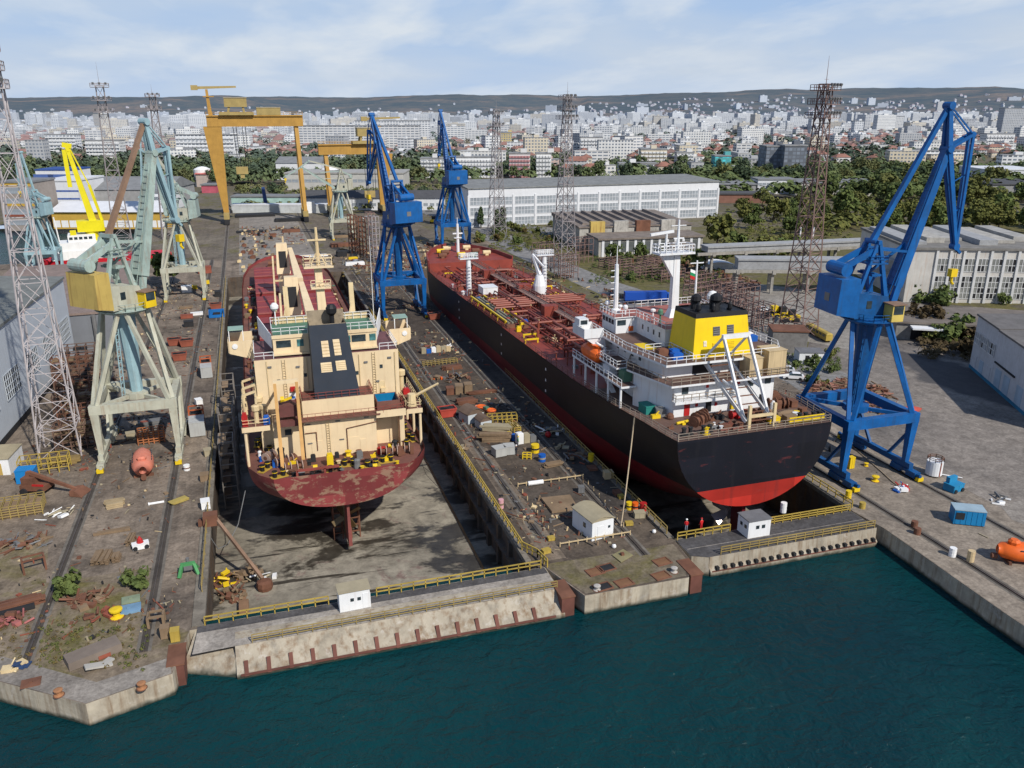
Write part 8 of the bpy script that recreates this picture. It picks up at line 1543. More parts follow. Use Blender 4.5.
def block_mesh(mb, w_, d, h, gable, mw, mr, M=None, roofh=None):
 """walls with metre UVs, then a flat slab or a hipped roof"""
 if mb.uv is None: mb.uv = []
 st = len(mb.v)
 P = [(-w_ / 2, -d / 2), (w_ / 2, -d / 2), (w_ / 2, d / 2), (-w_ / 2, d / 2)]
 for k in range(4):
  a, b_ = P[k], P[(k + 1) % 4]; l = math.hypot(b_[0] - a[0], b_[1] - a[1])
  mb.poly([(*a, 0), (*b_, 0), (*b_, h), (*a, h)], mw); mb.uv += [(0, 0), (l, 0), (l, h), (0, h)]
 if gable:
  rh = roofh or min(w_, d) * .3; e = .5; o_ = min(w_, d) / 2 * .75; lx = w_ > d
  A = [(-w_ / 2 - e, -d / 2 - e, h), (w_ / 2 + e, -d / 2 - e, h), (w_ / 2 + e, d / 2 + e, h), (-w_ / 2 - e, d / 2 + e, h)]
  r0, r1 = ((-w_ / 2 + o_, 0, h + rh), (w_ / 2 - o_, 0, h + rh)) if lx else ((0, -d / 2 + o_, h + rh), (0, d / 2 - o_, h + rh))
  fs = ([A[0], A[1], r1, r0], [A[2], A[3], r0, r1], [A[1], A[2], r1], [A[3], A[0], r0]) if lx else ([A[1], A[2], r1, r0], [A[3], A[0], r0, r1], [A[0], A[1], r0], [A[2], A[3], r1])
  for f in fs: mb.poly(f, mr); mb.uv += [(0, 0)] * len(f)
 else:
  mb.poly([(*p, h) for p in P], mr); mb.uv += [(0, 0)] * 4
  n0 = len(mb.f); mb.box(-w_ * .12, w_ * .12, -d * .2, d * .2, h, h + 2.6, mw); mb.uv += [(0, 0)] * 24
 if M is not None: mb.xf(M, st)
HC = {}
def city_house(label, cat, name, x, y, z, rz, w_, d, h, mw, mr, gable, group=None):
 t = thing(name, label, cat, (x, y, z), rz, group)
 mb = MB(); mb.uv = []
 P = [(-w_ / 2, -d / 2), (w_ / 2, -d / 2), (w_ / 2, d / 2), (-w_ / 2, d / 2)]
 for k in range(4):
  a, b_ = P[k], P[(k + 1) % 4]; l = math.hypot(b_[0] - a[0], b_[1] - a[1]); mb.poly([(*a, 0), (*b_, 0), (*b_, h), (*a, h)]); mb.uv += [(0, 0), (l, 0), (l, h), (0, h)]
 mb.build('wall', mw, t)
 mb = MB()
 if gable:
  m2 = MB(); block_mesh(m2, w_, d, h, True, 0, 0); mb.v, mb.f, mb.m = m2.v[16:], [tuple(i - 16 for i in f) for f in m2.f[4:]], [0] * (len(m2.f) - 4)
 else:
  mb.box(-w_ / 2 - .1, w_ / 2 + .1, -d / 2 - .1, d / 2 + .1, h, h + .5)
 rf_ = mb.build('roof', mr, t)
 mb = MB()
 if gable: mb.box(-w_ * .2, -w_ * .2 + .8, -.4, .4, h + .5, h + min(w_, d) * .3 + 1.0); mb.build('chimney', mw, rf_)
 else: mb.box(-w_ * .1, w_ * .12, -d * .2, d * .2, h + .5, h + 2.8); mb.build('stair_head', mw, rf_)
 return t
M_balc = paint('balcony white', (.66, .66, .66), .7, .12, far=True); M_fwin = paint('far window', (.07, .08, .10), .4, .3, far=True)
def slab(label, pxa, pxb, pyb, h, d, mw, nb, fl, balc=None, cat='apartment block', name='apartment_block', rise=0):
 A, B_ = G(pxa, pyb), G(pxb, pyb); A.z = B_.z = rise; c = (A + B_) / 2; w_ = (B_ - A).length; rz = math.atan2(B_.y - A.y, B_.x - A.x)
 n = Vector((-math.sin(rz), math.cos(rz), 0)); c = c + n * d / 2
 t = thing(name, label, cat, (c.x, c.y, rise), rz)
 mb = MB(); mb.uv = []
 P = [(-w_ / 2, -d / 2), (w_ / 2, -d / 2), (w_ / 2, d / 2), (-w_ / 2, d / 2)]
 for k in range(4):
  a, b_ = P[k], P[(k + 1) % 4]; l = math.hypot(b_[0] - a[0], b_[1] - a[1]); mb.poly([(*a, 0), (*b_, 0), (*b_, h), (*a, h)]); mb.uv += [(0, 0), (l, 0), (l, h), (0, h)]
 mb.build('wall', mw, t)
 mb = MB(); mb.box(-w_ / 2 - .4, w_ / 2 + .4, -d / 2 - .4, d / 2 + .4, h, h + 1.0)
 r_ = mb.build('roof', ROOF[2], t)
 for k in range(max(1, int(w_ / 25))): mb = MB(); x = -w_ / 2 + 12 + k * 25; mb.box(x - 2.5, x + 2.5, -3, 3, h + 1.0, h + 3.8); mb.build('stair_head', mw, r_)
 if nb * fl <= 100 and nb:
  o0 = None; sw, sh = w_ / nb, h / fl
  for i in range(nb):
   for j in range(fl):
    p = (-w_ / 2 + (i + .5) * sw, -d / 2 - .02, (j + .5) * sh)
    if o0 is None:
     mb = MB()
     if balc: mb.box(-sw * .4, sw * .4, -1.2, 0, -sh * .36, sh * .02); mb.box(-sw * .42, sw * .42, -1.25, 0, -sh * .42, -sh * .362)
     else: mb.box(-sw * .36, sw * .36, -.12, .05, -sh * .3, sh * .3)
     o0 = mb.build('balcony' if balc else 'window', balc or M_fwin, t); o0.location = p
    else: o1 = o0.copy(); col.objects.link(o1); o1.location = p
 return t
slab('long pink and white apartment block just behind the trees, by a blue crane', 421, 446, 178, 15, 13, FAC[5], 8, 5, M_balc)
slab('long white apartment block with rows of balconies beside the slim mast', 453, 496, 178, 16, 13, FAC[4], 14, 5, M_balc)
slab('white apartment block with red panelled balconies left of a grey mast'.replace('left of', 'west of'), 509, 530, 178, 19, 13, FAC[5], 7, 6, paint('red balcony', (.45, .2, .2), .7, .2, far=True))
slab('pale apartment block with staggered roof beside the red panelled one', 536, 551, 178, 19, 13, FAC[0], 5, 6, M_balc)
slab('very long white apartment slab across the city behind the ochre gantries', 296, 420, 152, 32, 14, FAC[5], 0, 0)
slab('white apartment slab stepping up east of the longest slab', 356, 430, 147, 36, 14, FAC[4], 0, 0)
slab('white apartment slab behind the trees, between gantry legs', 178, 236, 160, 26, 13, FAC[4], 14, 6, M_balc)
slab('dark glazed office block with white frame beside the rusty mast', 764, 780, 177, 24, 22, facade('dark glass', (.10, .11, .13), wx=.8, wy=.7), 0, 0, None, 'office block', 'office_block')
slab('dark glazed office block with a white frame, eastern half', 782, 804, 178, 25, 22, facade('dark glass', (.10, .11, .13)), 0, 0, None, 'office block', 'office_block')
slab('beige apartment block in the middle of the city, above the white factory', 640, 666, 172, 19, 14, FAC[1], 7, 6, M_balc)
slab('pale grey apartment block with cream gable near the city trees', 676, 693, 170, 15, 12, FAC[0], 5, 5, M_balc)
slab('white office with a teal glass front beside the trees', 714, 730, 173, 14, 14, facade('teal glass', (.08, .36, .36), gl=(.02, .2, .22), wx=.8), 0, 0, None, 'office block', 'office_block')
slab('white low hotel with blue roof lines behind the white factory', 619, 657, 175, 9, 14, FAC[4], 10, 3, None, 'hotel', 'hotel')
slab('white curved apartment block beside the domed church area', 580, 602, 158, 22, 16, FAC[0], 6, 6, M_balc)
slab('tall pale tower block far to the east under the ridge', 1000, 1022, 138, 52, 20, FAC[2], 0, 0)
slab('slim white tower with a dark side on the eastern slope', 853, 862, 138, 30, 16, FAC[4], 0, 0)
slab('white tower block in the middle of the eastern city', 886, 902, 134, 36, 18, FAC[0], 0, 0)
slab('white wide block on the slope near the rusty mast head', 789, 815, 131, 34, 20, FAC[4], 0, 0)
slab('white terraced block with arched front at the eastern edge', 984, 1012, 152, 22, 16, FAC[0], 8, 5, M_balc)
slab('long white block above the eastern trees', 890, 965, 166, 14, 14, FAC[4], 0, 0)
slab('yellow block in the city behind the slim mast', 501, 512, 150, 22, 14, facade('facade yellow', (.55, .42, .15)), 0, 0)
slab('long red roofed hall in the middle of the city', 582, 622, 141, 12, 18, FAC[1], 0, 0)
slab('domed looking pale church block with a gilded tower', 653, 668, 131, 34, 18, FAC[1], 0, 0, None, 'church', 'church')
slab('white stepped apartments at the west, above the big trees', 88, 122, 163, 22, 14, FAC[0], 9, 6, M_balc)
slab('white apartments at the far west, beyond the lattice mast', 48, 78, 156, 24, 14, FAC[4], 8, 6, M_balc)
# ================================================================ works buildings
M_wfac = paint('factory white', (.66, .67, .69), .7, .07, streak=.2, dcol=(.35, .34, .32)); M_pane = paint('factory panes', (.30, .33, .36), .35, .35)
def window_grid(parent, x, z, w_, h, nx, ny, y, m_f, m_p, broken=0, seed=0, axis='y'):
 s = random.Random(seed); mb = MB(); mb.box(-w_ / 2, w_ / 2, -.06, .1, -h / 2, h / 2)
 o = mb.build('window', m_p, parent); mb = MB()
 for i in range(nx + 1): u = -w_ / 2 + w_ * i / nx; mb.box(u - .09, u + .09, -.16, -.06, -h / 2, h / 2)
 for j in range(ny + 1): u = -h / 2 + h * j / ny; mb.box(-w_ / 2, w_ / 2, -.15, -.065, u - .08, u + .08)
 f = mb.build('frame', m_f, o)
 if broken:
  mb = MB()
  for i in range(nx):
   for j in range(ny):
    if s.random() < broken: u, v_ = -w_ / 2 + w_ * (i + .5) / nx, -h / 2 + h * (j + .5) / ny; mb.box(u - w_ / nx * .42, u + w_ / nx * .42, -.1, -.061, v_ - h / ny * .4, v_ + h / ny * .4)
  if mb.v: mb.build('missing_panes', M_blk, o)
 if axis == 'y': o.location = (x, y, z)
 else: o.location = (y, x, z); o.rotation_euler = (0, 0, axis)
 return o
def cpy(o, loc):
 c = copy_tree(o, o.parent); c.location = loc; return c
t = thing('factory', 'long white factory with three rows of windows across the middle distance', 'factory', (100, 386, 0)); W = 135
mb = MB(); mb.box(0, W, 0, 36, 0, 18); mb.build('wall', M_wfac, t)
mb = MB(); mb.hexa([(-.5, -.5, 18), (W + .5, -.5, 18), (W + .5, 36.5, 18), (-.5, 36.5, 18), (-.5, -.5, 18.5), (W + .5, -.5, 18.5), (W + .5, 36.5, 19.5), (-.5, 36.5, 19.5)]); rf_ = mb.build('roof', paint('factory roof', (.22, .225, .22), .9, .25, dirt=.4), t)
w0 = None
for r_, zz in enumerate((2.4, 7.4, 12.2)):
 for k in range(12):
  x = 5.65 + k * 11.24
  if w0 is None: w0 = window_grid(t, x, zz, 9.8, 3.6, 6, 2, -.01, M_wfac, M_pane)
  else: cpy(w0, (x, -.01, zz))
for k in range(13): mb = MB(); x = .05 + k * 11.24; mb.box(x - .5, x + .5, -.35, -.005, 0, 15); mb.build('pilaster', M_wfac, t)
A = G(505, 225); city_house('small white house with a red edged roof before the white factory', 'house', 'white_house', A.x + 6, A.y + 5, 0, 0, 21, 9, 8, paint('house white', (.68, .68, .68), .7, .08), ROOF[1], False)
A, B_ = G(600, 258), G(704, 254); rz = math.atan2(B_.y - A.y, B_.x - A.x); W = (B_ - A).length
M_der = paint('derelict wall', (.42, .40, .36), .9, .2, dirt=.4, streak=.4); M_drf = paint('derelict roof', (.21, .175, .15), .95, .35, dirt=.5, dcol=(.11, .08, .065))
t = thing('derelict_works', 'derelict works with pale columns and a broken brown roof', 'works', (A.x, A.y, 0), rz)
mb = MB(); mb.box(0, W, 2, 16, 0, 6.5); mb.box(-3, W + 2, 18, 60, 0, 9); mb.build('wall', M_der, t)
mb = MB(); mb.box(-.5, W + .5, 1.2, 16.8, 6.5, 7.2); mb.hexa([(-3.5, 17.5, 9), (W + 2.5, 17.5, 9), (W + 2.5, 60.5, 9), (-3.5, 60.5, 9), (-3.5, 17.5, 9.6), (W + 2.5, 17.5, 9.6), (W + 2.5, 60.5, 10.4), (-3.5, 60.5, 10.4)]); r_ = mb.build('roof', M_drf, t)
for k in range(9): mb = MB(); x = -1 + k * (W / 9); mb.hexa([(x, 22, 9.5), (x + 3, 22, 9.5), (x + 3, 56, 10.2), (x, 56, 10.2), (x + .6, 22, 10.6), (x + 2.2, 22, 10.4), (x + 2.2, 56, 11.2), (x + .6, 56, 11.4)]); mb.build('roof_monitor', M_drf, r_)
for k in range(13): mb = MB(); x = W * (k + .5) / 13; mb.box(x - .5, x + .5, 1.7, 2.0, 0, 6.5); mb.build('column', M_wfac, t)
wins(t, [(W * (k + 1) / 13, 1.99, 3.6) for k in range(12)], W / 13 - 1.2, 4.0, m=paint('dark openings', (.10, .11, .11), .8, .4))
mb = MB(); mb.box(W * .62, W * .86, -4, 1.65, 0, 5.0); mb.build('porch', M_drf, t)
for x, m in ((.1, M_ochre), (.33, M_der), (.55, M_rust), (.8, M_der)): mb = MB(); mb.box(W * x - 3, W * x + 3, 16.9, 19, 7.2, 11.5); mb.build('roof_house', m, t)
M_con = paint('weathered concrete', (.34, .32, .285), .95, .2, dirt=.4, streak=.3); M_cong = paint('gallery grey', (.33, .335, .34), .9, .15, dirt=.3)
def gallery(label, pa, pb, z0, z1, d, n, ext=(0, 0), beams=True):
 A, B_ = G(*pa), G(*pb); rz = math.atan2(B_.y - A.y, B_.x - A.x); W = (B_ - A).length
 t = thing('conveyor_gallery', label, 'gallery', (A.x, A.y, 0), rz); e0, e1 = ext
 mb = MB(); mb.box(-e0, W + e1, -d / 2, d / 2, z0, z1); mb.build('gallery', M_cong, t); mb = MB(); mb.box(-e0 - .2, W + e1 + .2, -d / 2 - .4, d / 2 + .4, z1, z1 + .6); mb.build('roof', M_cong, t)
 for k in range(n):
  x = W * k / (n - 1)
  for y in (-d / 2 + .6, d / 2 - .6):
   mb = MB(); mb.box(x - .4, x + .4, y - .4, y + .4, 0, z0); mb.build('column', M_con, t)
  mb = MB(); mb.box(x - .5, x + .5, -d / 2 - 1.2, d / 2 + 1.2, z0 - 1.3, z0 - .02); mb.build('cross_beam', M_con, t)
 if beams: mb = MB(); mb.box(-e0 - 4, W + e1, -d / 2 - 1.0, -d / 2 - .2, z0 - .9, z0); mb.build('edge_beam', M_con, t)
gallery('nearer concrete conveyor gallery on tall pale columns behind the yellow funnel', (734, 292), (840, 293), 7.6, 10.4, 5.0, 4, (0, 22))
gallery('farther concrete conveyor gallery with open frames, above the nearer one', (708, 274), (830, 268), 8.0, 9.4, 5.0, 5, (2, 40))
A, B_ = G(903, 302), G(1050, 304); rz = math.atan2(B_.y - A.y, B_.x - A.x); W = (B_ - A).length
t = thing('factory', 'pale factory with tall grids of broken windows at the eastern side', 'factory', (A.x, A.y, 0), rz); H = 15.6
mb = MB(); mb.box(0, W, 0, 42, 0, H); mb.build('wall', paint('stained white wall', (.52, .50, .46), .85, .15, streak=.5, rust=.12, rcol=(.4, .25, .16)), t)
mb = MB(); mb.box(-.4, W + .4, -.6, 42.4, H, H + .7); r_ = mb.build('roof', paint('felt roof grey', (.20, .19, .175), .95, .3, dirt=.5, dcol=(.11, .10, .09)), t)
for k in range(6): mb = MB(); x = 1 + k * W / 6.2; mb.box(x, x + W / 8, 5 + (k % 3) * 4, 38, H + .7, H + 1.6 + .6 * (k % 2)); mb.build('roof_monitor', (M_cong, M_der, paint('white rubble roof', (.34, .33, .31), .9, .3))[k % 3], r_)
w0 = None
M_mul = paint('mullion white', (.56, .56, .55), .8, .15); n = 9
for k in range(n):
 x = W * .18 + (W * .82) * (k + .5) / n
 window_grid(t, x, 4.6, W * .82 / n - .8, 6.6, 3, 4, -.01, M_mul, paint('dusty pane', (.20, .205, .19), .6, .35), .30, k)
 window_grid(t, x, 11.2, W * .82 / n - .8, 3.8, 3, 2, -.01, M_mul, paint('dusty pane', (.20, .205, .19), .6, .35), .15, 40 + k)
for k in range(n + 1): mb = MB(); x = W * .18 + (W * .82) * k / n; mb.box(x - .35, x + .35, -.45, -.005, 0, H - .1); mb.build('pilaster', M_mul, t)
A, B_ = G(969, 367), G(1030, 421); u = (B_ - A).normalized(); rz = math.atan2(u.y, u.x); W = (B_ - A).length
M_wh1 = paint('warehouse white', (.50, .51, .53), .85, .1, dirt=.25, streak=.35, dcol=(.30, .28, .25)); M_bl = paint('blue plinth', (.02, .16, .27), .8, .3)
for k, (x0, x1, h, lab) in enumerate(((0, 13.0, 11.8, 'white warehouse with a row of upper windows and blue plinth, the farther one'), (13.05, 40, 11.6, 'white warehouse with a long dark lintel and blue plinth, the nearer one'))):
 t = thing('warehouse', lab, 'warehouse', (A.x, A.y, 0), rz)
 mb = MB(); mb.hexa([(x0, 0, 0), (x1, 0, 0), (x1, 38, 0), (x0, 38, 0), (x0, 0, h), (x1, 0, h), (x1, 38, h + 1.5), (x0, 38, h + 1.5)]); mb.build('wall', M_wh1, t)
 mb = MB(); mb.hexa([(x0 - .2, -.3, h), (x1 + .2, -.3, h), (x1 + .2, 38.3, h + 1.5), (x0 - .2, 38.3, h + 1.5), (x0 - .2, -.3, h + .4), (x1 + .2, -.3, h + .4), (x1 + .2, 38.3, h + 1.9), (x0 - .2, 38.3, h + 1.9)]); mb.build('roof', paint('warehouse roof', (.15, .14, .135), .95, .25, dirt=.3), t)
 mb = MB(); mb.box(x0 - .05, x1 + .05, -.08, -.003, 0, .7); mb.build('plinth', M_bl, t)
 if k == 0:
  for j in range(3): window_grid(t, x0 + 2.3 + j * 4.1, 7.2, 3.4, 2.6, 3, 2, -.01, M_mul, M_pane, .15, j)
  for j, (a, w_) in enumerate(((2.2, 2.6), (6.6, 2.2), (10.4, 2.8))): mb = MB(); mb.box(a - w_ / 2, a + w_ / 2, -.07, -.003, .72, 3.4); mb.build('door', M_wh1 if j != 1 else paint('pale blue door', (.33, .42, .50), .7), t)
 else:
  mb = MB(); mb.box(x0 + .6, x0 + 11, -.3, -.003, 5.2, 5.5); mb.build('lintel', M_dark, t)
  for j, a in enumerate((3, 7.5, 14, 19)): mb = MB(); mb.box(x0 + a - 1.5, x0 + a + 1.5, -.07, -.003, .72, 4.4); mb.build('door', paint('pale blue door', (.33, .42, .50), .7, .2, streak=.4), t)
A = G(948, 342); t = thing('low_building', 'low brown roofed building with a canopy between the bush and the white warehouse', 'building', (A.x + 2, A.y + 6, 0), R(-30)); mb = MB(); mb.box(-11, 24, -6, 12, 0, 4.2); mb.build('wall', paint('dull wall', (.28, .27, .25), .9, .2, dirt=.4), t); mb = MB(); mb.box(-11.5, 24.5, -6.5, 12.5, 4.2, 4.7); mb.build('roof', paint('brown felt roof', (.17, .145, .125), .95, .25), t); mb = MB(); mb.box(-8, 0, -9.5, -6.01, 3.4, 3.8); mb.build('canopy', M_hut, t); mb = MB(); mb.box(-7.5, -.5, -6.08, -6.01, .1, 3.2); mb.build('opening', M_blk, t)
M_shed = paint('shed grey', (.50, .54, .58), .7, .06, streak=.18, dcol=(.2, .2, .2)); A, B_ = Vector((-46.2, 112, 0)), Vector((-41.4, 203.5, 0)); u = (B_ - A).normalized(); W = (B_ - A).length; rz = math.atan2(u.y, u.x)
t = thing('shed', 'large pale grey shed with a strip of gridded windows at the west edge', 'shed', (A.x, A.y, 0), rz); H = 18.5
mb = MB(); mb.box(0, W, 0, 60, 0, H); mb.build('wall', M_shed, t)
mb = MB(); mb.hexa([(-.3, -.3, H), (W + .3, -.3, H), (W + .3, 60.3, H), (-.3, 60.3, H), (-.3, -.3, H + .5), (W + .3, -.3, H + .5), (W + .3, 60.3, H + 4), (-.3, 60.3, H + 4)]); mb.build('roof', paint('shed roof', (.17, .18, .17), .9, .25, dirt=.3), t)
mb = MB(); mb.box(0, W, -.1, -.004, 0, 1.1); mb.build('plinth', M_dark, t)
w0 = None
for k in range(7):
 x = W - 6 - k * 12.4; window_grid(t, x, 8.2, 8.2, 4.6, 8, 4, -.01, M_shed, paint('shed panes', (.035, .04, .045), .85, .4, spec=.08), 0, k) if w0 is None else None
for o in [c for c in t.children if c.name.startswith('window')]: o.location.y = -.012
A = G(98, 352); t = thing('shed', 'dark grey shed with a brown roof beyond the pale grey shed', 'shed', (-40.9, 206, 0), R(3)); mb = MB(); mb.box(-24, 9.5, 0, 70, 0, 9.5); mb.build('wall', paint('dark sheet wall', (.17, .18, .20), .7, .1), t); mb = MB(); mb.box(-24.3, 9.8, -.3, 70.3, 9.5, 10.0); mb.build('roof', paint('brown roof sheet', (.24, .18, .155), .85, .2, dirt=.3), t); mb = MB(); mb.tube((4, -.6, 2), (4, -.6, 9.4), .5, n=8); mb.box(3.4, 4.6, -1.2, -.05, 1.0, 2.6); mb.build('dust_pipe', M_grey, t)
p = G(92, 270, -2.6); t = thing('crane_vessel', 'red hulled vessel with white house and tall bright yellow deck crane, in the far basin', 'vessel', (p.x, p.y, -2.6), R(8))
mb = MB(); mb.loft([[(x, -b_, 5.0), (x, -b_ * .8, 0), (x, 0, -1), (x, b_ * .8, 0), (x, b_, 5.0)] for x, b_ in ((-17, 1), (-14, 4.2), (-6, 5.5), (20, 5.5), (28, 5))], caps=True); mb.poly([(-17, 0, 4.98), (-6, -5.5, 4.98), (28, -5, 4.98), (28, 5, 4.98), (-6, 5.5, 4.98)]); mb.build('hull', paint('vessel red', (.55, .015, .03), .5, .12), t)
mb = MB(); mb.box(-12, 10, -5, 5, 5, 8); mb.box(-9, 6, -4.5, 4.5, 8.05, 11); mb.box(-6, 3, -4, 4, 11.05, 13.6); h_ = mb.build('deckhouse', M_white, t); wins(h_, [(-5 + 1.6 * k, -4.02, 12.5) for k in range(5)], 1.1, .9)
mb = MB(); mb.tube((-9, 0, 11), (-9.6, 0, 20), .25, n=6); mb.build('mast', M_white, t)
M_lem = paint('lemon yellow', (.72, .62, .01), .5, .12)
mb = MB(); mb.tube((2, 0, 13.6), (2, 0, 17.6), 2.2, n=14); mb.box(-2.5, 6.5, -2.6, 2.6, 17.6, 21.5); ck = mb.build('deck_crane', M_lem, t)
mb = MB()
for v in (-1.0, 1.0): mb.beam((3.0, v, 21), (-1.6, v * .6, 47.5), 1.7, 2.4, w2=.8, side=(0, 1, 0)); mb.beam((6.0, v, 21.5), (3.6, v * .7, 34), .9); mb.beam((3.6, v * .7, 34), (-.8, v * .6, 47), .4)
for k in range(9): f = (k + .5) / 9; q0 = Vector((3, 0, 21)).lerp(Vector((-1.6, 0, 47.5)), f); mb.beam(q0 + Vector((0, -1.2, 0)), q0 + Vector((0, 1.2, 0)), .4)
mb.beam((-3.0, 0, 48.2), (0, 0, 47.6), 2.0, 1.6); mb.build('crane_jib', M_lem, ck)
mb = MB(); mb.box(-3.3, -1.9, -.8, .8, 33.5, 46.5); mb.build('folded_arm', M_lem, ck); mb = MB(); mb.box(-5, -3, -3.8, -2.7, 15.5, 18.5); mb.build('cab', M_lem, ck); ck.location = (0, 0, -3.2)
def works(label, x0p, x1p, yb, h, d, mw, mr, gable=False, ov=.6, win=None, cat='warehouse', name='warehouse', bands=()):
 A, B_ = G(x0p, yb), G(x1p, yb); rz = math.atan2(B_.y - A.y, B_.x - A.x); W = (B_ - A).length; t = thing(name, label, cat, (A.x, A.y, 0), rz)
 mb = MB(); mb.box(0, W, 0, d, 0, h); mb.build('wall', mw, t); mb = MB()
 if gable: mb.hexa([(-ov, -ov, h), (W + ov, -ov, h), (W + ov, d + ov, h), (-ov, d + ov, h), (-ov, d * .48, h + d * .14), (W + ov, d * .48, h + d * .14), (W + ov, d * .52, h + d * .14), (-ov, d * .52, h + d * .14)])
 else: mb.box(-ov, W + ov, -ov, d + ov, h, h + .8)
 mb.build('roof', mr, t)
 for z0, z1, m in bands: mb = MB(); mb.box(-.05, W + .05, -.08, -.003, z0, z1); mb.build('band', m, t)
 if win: nx, ny, z0, dz_, sw, sh, m = win; wins(t, [(W * (i + .5) / nx, -.02, z0 + j * dz_) for i in range(nx) for j in range(ny)], sw, sh, m=m)
 return t
M_wr = paint('white sheet roof', (.62, .63, .65), .7, .08); M_orw = paint('orange yellow wall', (.52, .33, .06), .8, .12); M_gr2 = paint('grey slate roof', (.20, .205, .21), .9, .2); M_dr2 = paint('dark long roof', (.075, .075, .08), .9, .2)
works('long quay warehouse with a white roof and orange yellow wall beyond the basin', 54, 166, 229, 8, 26, M_orw, M_wr, True, 1.0, (14, 1, 2.4, 0, 3.2, 3.2, M_white))
works('grey roofed hall behind the white roofed quay warehouse', 92, 170, 212, 12, 40, paint('dull grey wall', (.3, .3, .3), .8), M_gr2, True)
works('grey brick office block with orange bands at the west edge', 8, 40, 231, 22, 20, paint('office brick', (.30, .26, .23), .8, .15), M_gr2, False, .4, (12, 4, 4, 4.8, 1.6, 2.6, M_pane), 'office block', 'office_block', ((20.4, 21.8, M_orw), (11.4, 12.6, M_orw), (6.6, 7.6, M_rbin)))
works('white terraced works with blue lettering strips behind the yellow derrick', 48, 82, 216, 18, 30, M_wfac, M_wr, False, .4, (8, 2, 9, 4, 3.0, .9, paint('strip blue', (.08, .14, .36), .6)))
works('white and navy striped control block at the west', 40, 76, 198, 17, 24, M_wfac, paint('navy roof', (.03, .08, .28), .7), False, .3, (5, 1, 13.6, 0, 8, 2.2, paint('strip blue', (.08, .14, .36), .6)), 'office block', 'office_block')
works('white cube shed between the yellow derrick and the mint crane', 93, 110, 201, 10, 16, paint('cube white', (.6, .62, .66), .7), M_wr, False, .3)
works('white office with ribbon windows beside the pale green crane', 150, 170, 224, 15, 22, M_wfac, M_gr2, False, .4, (6, 3, 3.2, 4.6, 4.0, 1.6, M_pane), 'office block', 'office_block')
works('long dark roofed building with a white wall at the far end of the yard', 300, 442, 210, 6.5, 24, M_wfac, M_dr2, True, .6, (22, 1, 3, 0, 2.4, 1.6, M_pane))
works('low mint green wall building behind the gantry legs', 232, 300, 207, 5.5, 12, paint('mint wall', (.36, .52, .47), .8), M_gr2, False, .4)
works('long pale industrial hall behind the belt of shrubs', 286, 404, 190, 11, 34, paint('hall pale', (.46, .45, .42), .8, .12), paint('hall roof', (.34, .33, .31), .9), False, .5, (18, 1, 6.2, 0, 4.2, 2.0, M_pane))
works('white sided hall with a blue end, above the pale industrial hall', 277, 322, 180, 13, 30, M_wfac, M_gr2, True)
works('pink roofed house beyond the gantry foot', 197, 217, 187, 9, 16, paint('pink wall', (.48, .40, .36), .8), paint('rose roof', (.48, .14, .12), .8), True, .8)
works('low rose walled house under the pink roofed one', 202, 216, 193, 5, 10, paint('rose wall', (.46, .10, .14), .8), M_gr2, False)
works('long white wall strip along the far road, behind the blue cranes', 232, 330, 213, 4, 5, paint('wall strip', (.5, .52, .52), .8), M_wr, False, .2)
works('grey shed roof by the trees beyond the white factory', 716, 755, 196, 7, 30, paint('dull grey wall', (.3, .3, .3)), M_gr2, False)
works('brown walled low shed beyond the derelict works', 716, 772, 203, 5, 14, paint('brown shed wall', (.22, .11, .08), .85), M_dr2, False)
works('white office with dark windows among trees', 757, 795, 194, 9, 18, M_wfac, M_gr2, False, .4, (9, 2, 3, 3.4, 2.4, 1.6, M_pane), 'office block', 'office_block')
works('long grey roofed hall behind the eastern trees', 795, 880, 196, 8, 30, paint('hall pale', (.46, .45, .42)), M_gr2, False, .4, (12, 1, 3.6, 0, 4, 1.8, M_pane))
works('white strip roofed halls at the eastern edge', 985, 1040, 184, 10, 40, M_wfac, M_wr, False, .5)
works('dark grey roofed hall at the eastern edge', 990, 1050, 200, 9, 40, paint('dull grey wall', (.3, .3, .3)), M_dr2, False, .5)
for k, (px, py, lab) in enumerate(((331, 186, 'white round storage tank west of the industrial hall'), (264, 186, 'white round storage tank farther west'))):
 t = spot(px - 60 * k + 0, py, lab, 'tank', 'storage_tank'); mb = MB(); mb.lathe([(6, 0), (6, 12), (3, 13.5), (.2, 14)], (0, 0, 0), 18); mb.build('shell', M_white, t); mb = MB(); mb.lathe([(6.1, 5.8), (6.1, 6.2)], (0, 0, 0), 18); mb.build('ring', M_grey, t)
# ================================================================ the town
def lm(px):
 for x, s in ((70, 'beyond the grey shed'), (170, 'behind the mint crane'), (300, 'behind the gantry span'), (400, 'west of the blue cranes'), (500, 'behind the blue cranes'), (600, 'near the slim masts'), (720, 'above the white factory'), (840, 'around the rusty mast'), (960, 'behind the big blue crane')):
  if px < x: return s
 return 'at the eastern edge'
spots = []
for row in range(60):
 y = 131 + row * 1.0
 y0 = y
 n_ = int(12 + 60 * (1 - (y - 131) / 60))
 for k in range(n_):
  px = q.uniform(-30, 1055); py = y0 + q.uniform(-.6, .6)
  if py > 158 and (px < 480 or 700 < px): 
   if q.random() < .82: continue
  if py > 166 and q.random() < .6: continue
  if py > 172 and (px < 560 or px > 760): continue
  if py > 178: continue
  spots.append((py, px))
spots.sort(reverse=True)
used = []
ind, rest = 0, []
CW = ('white', 'cream', 'grey', 'pinkish', 'pale', 'white')
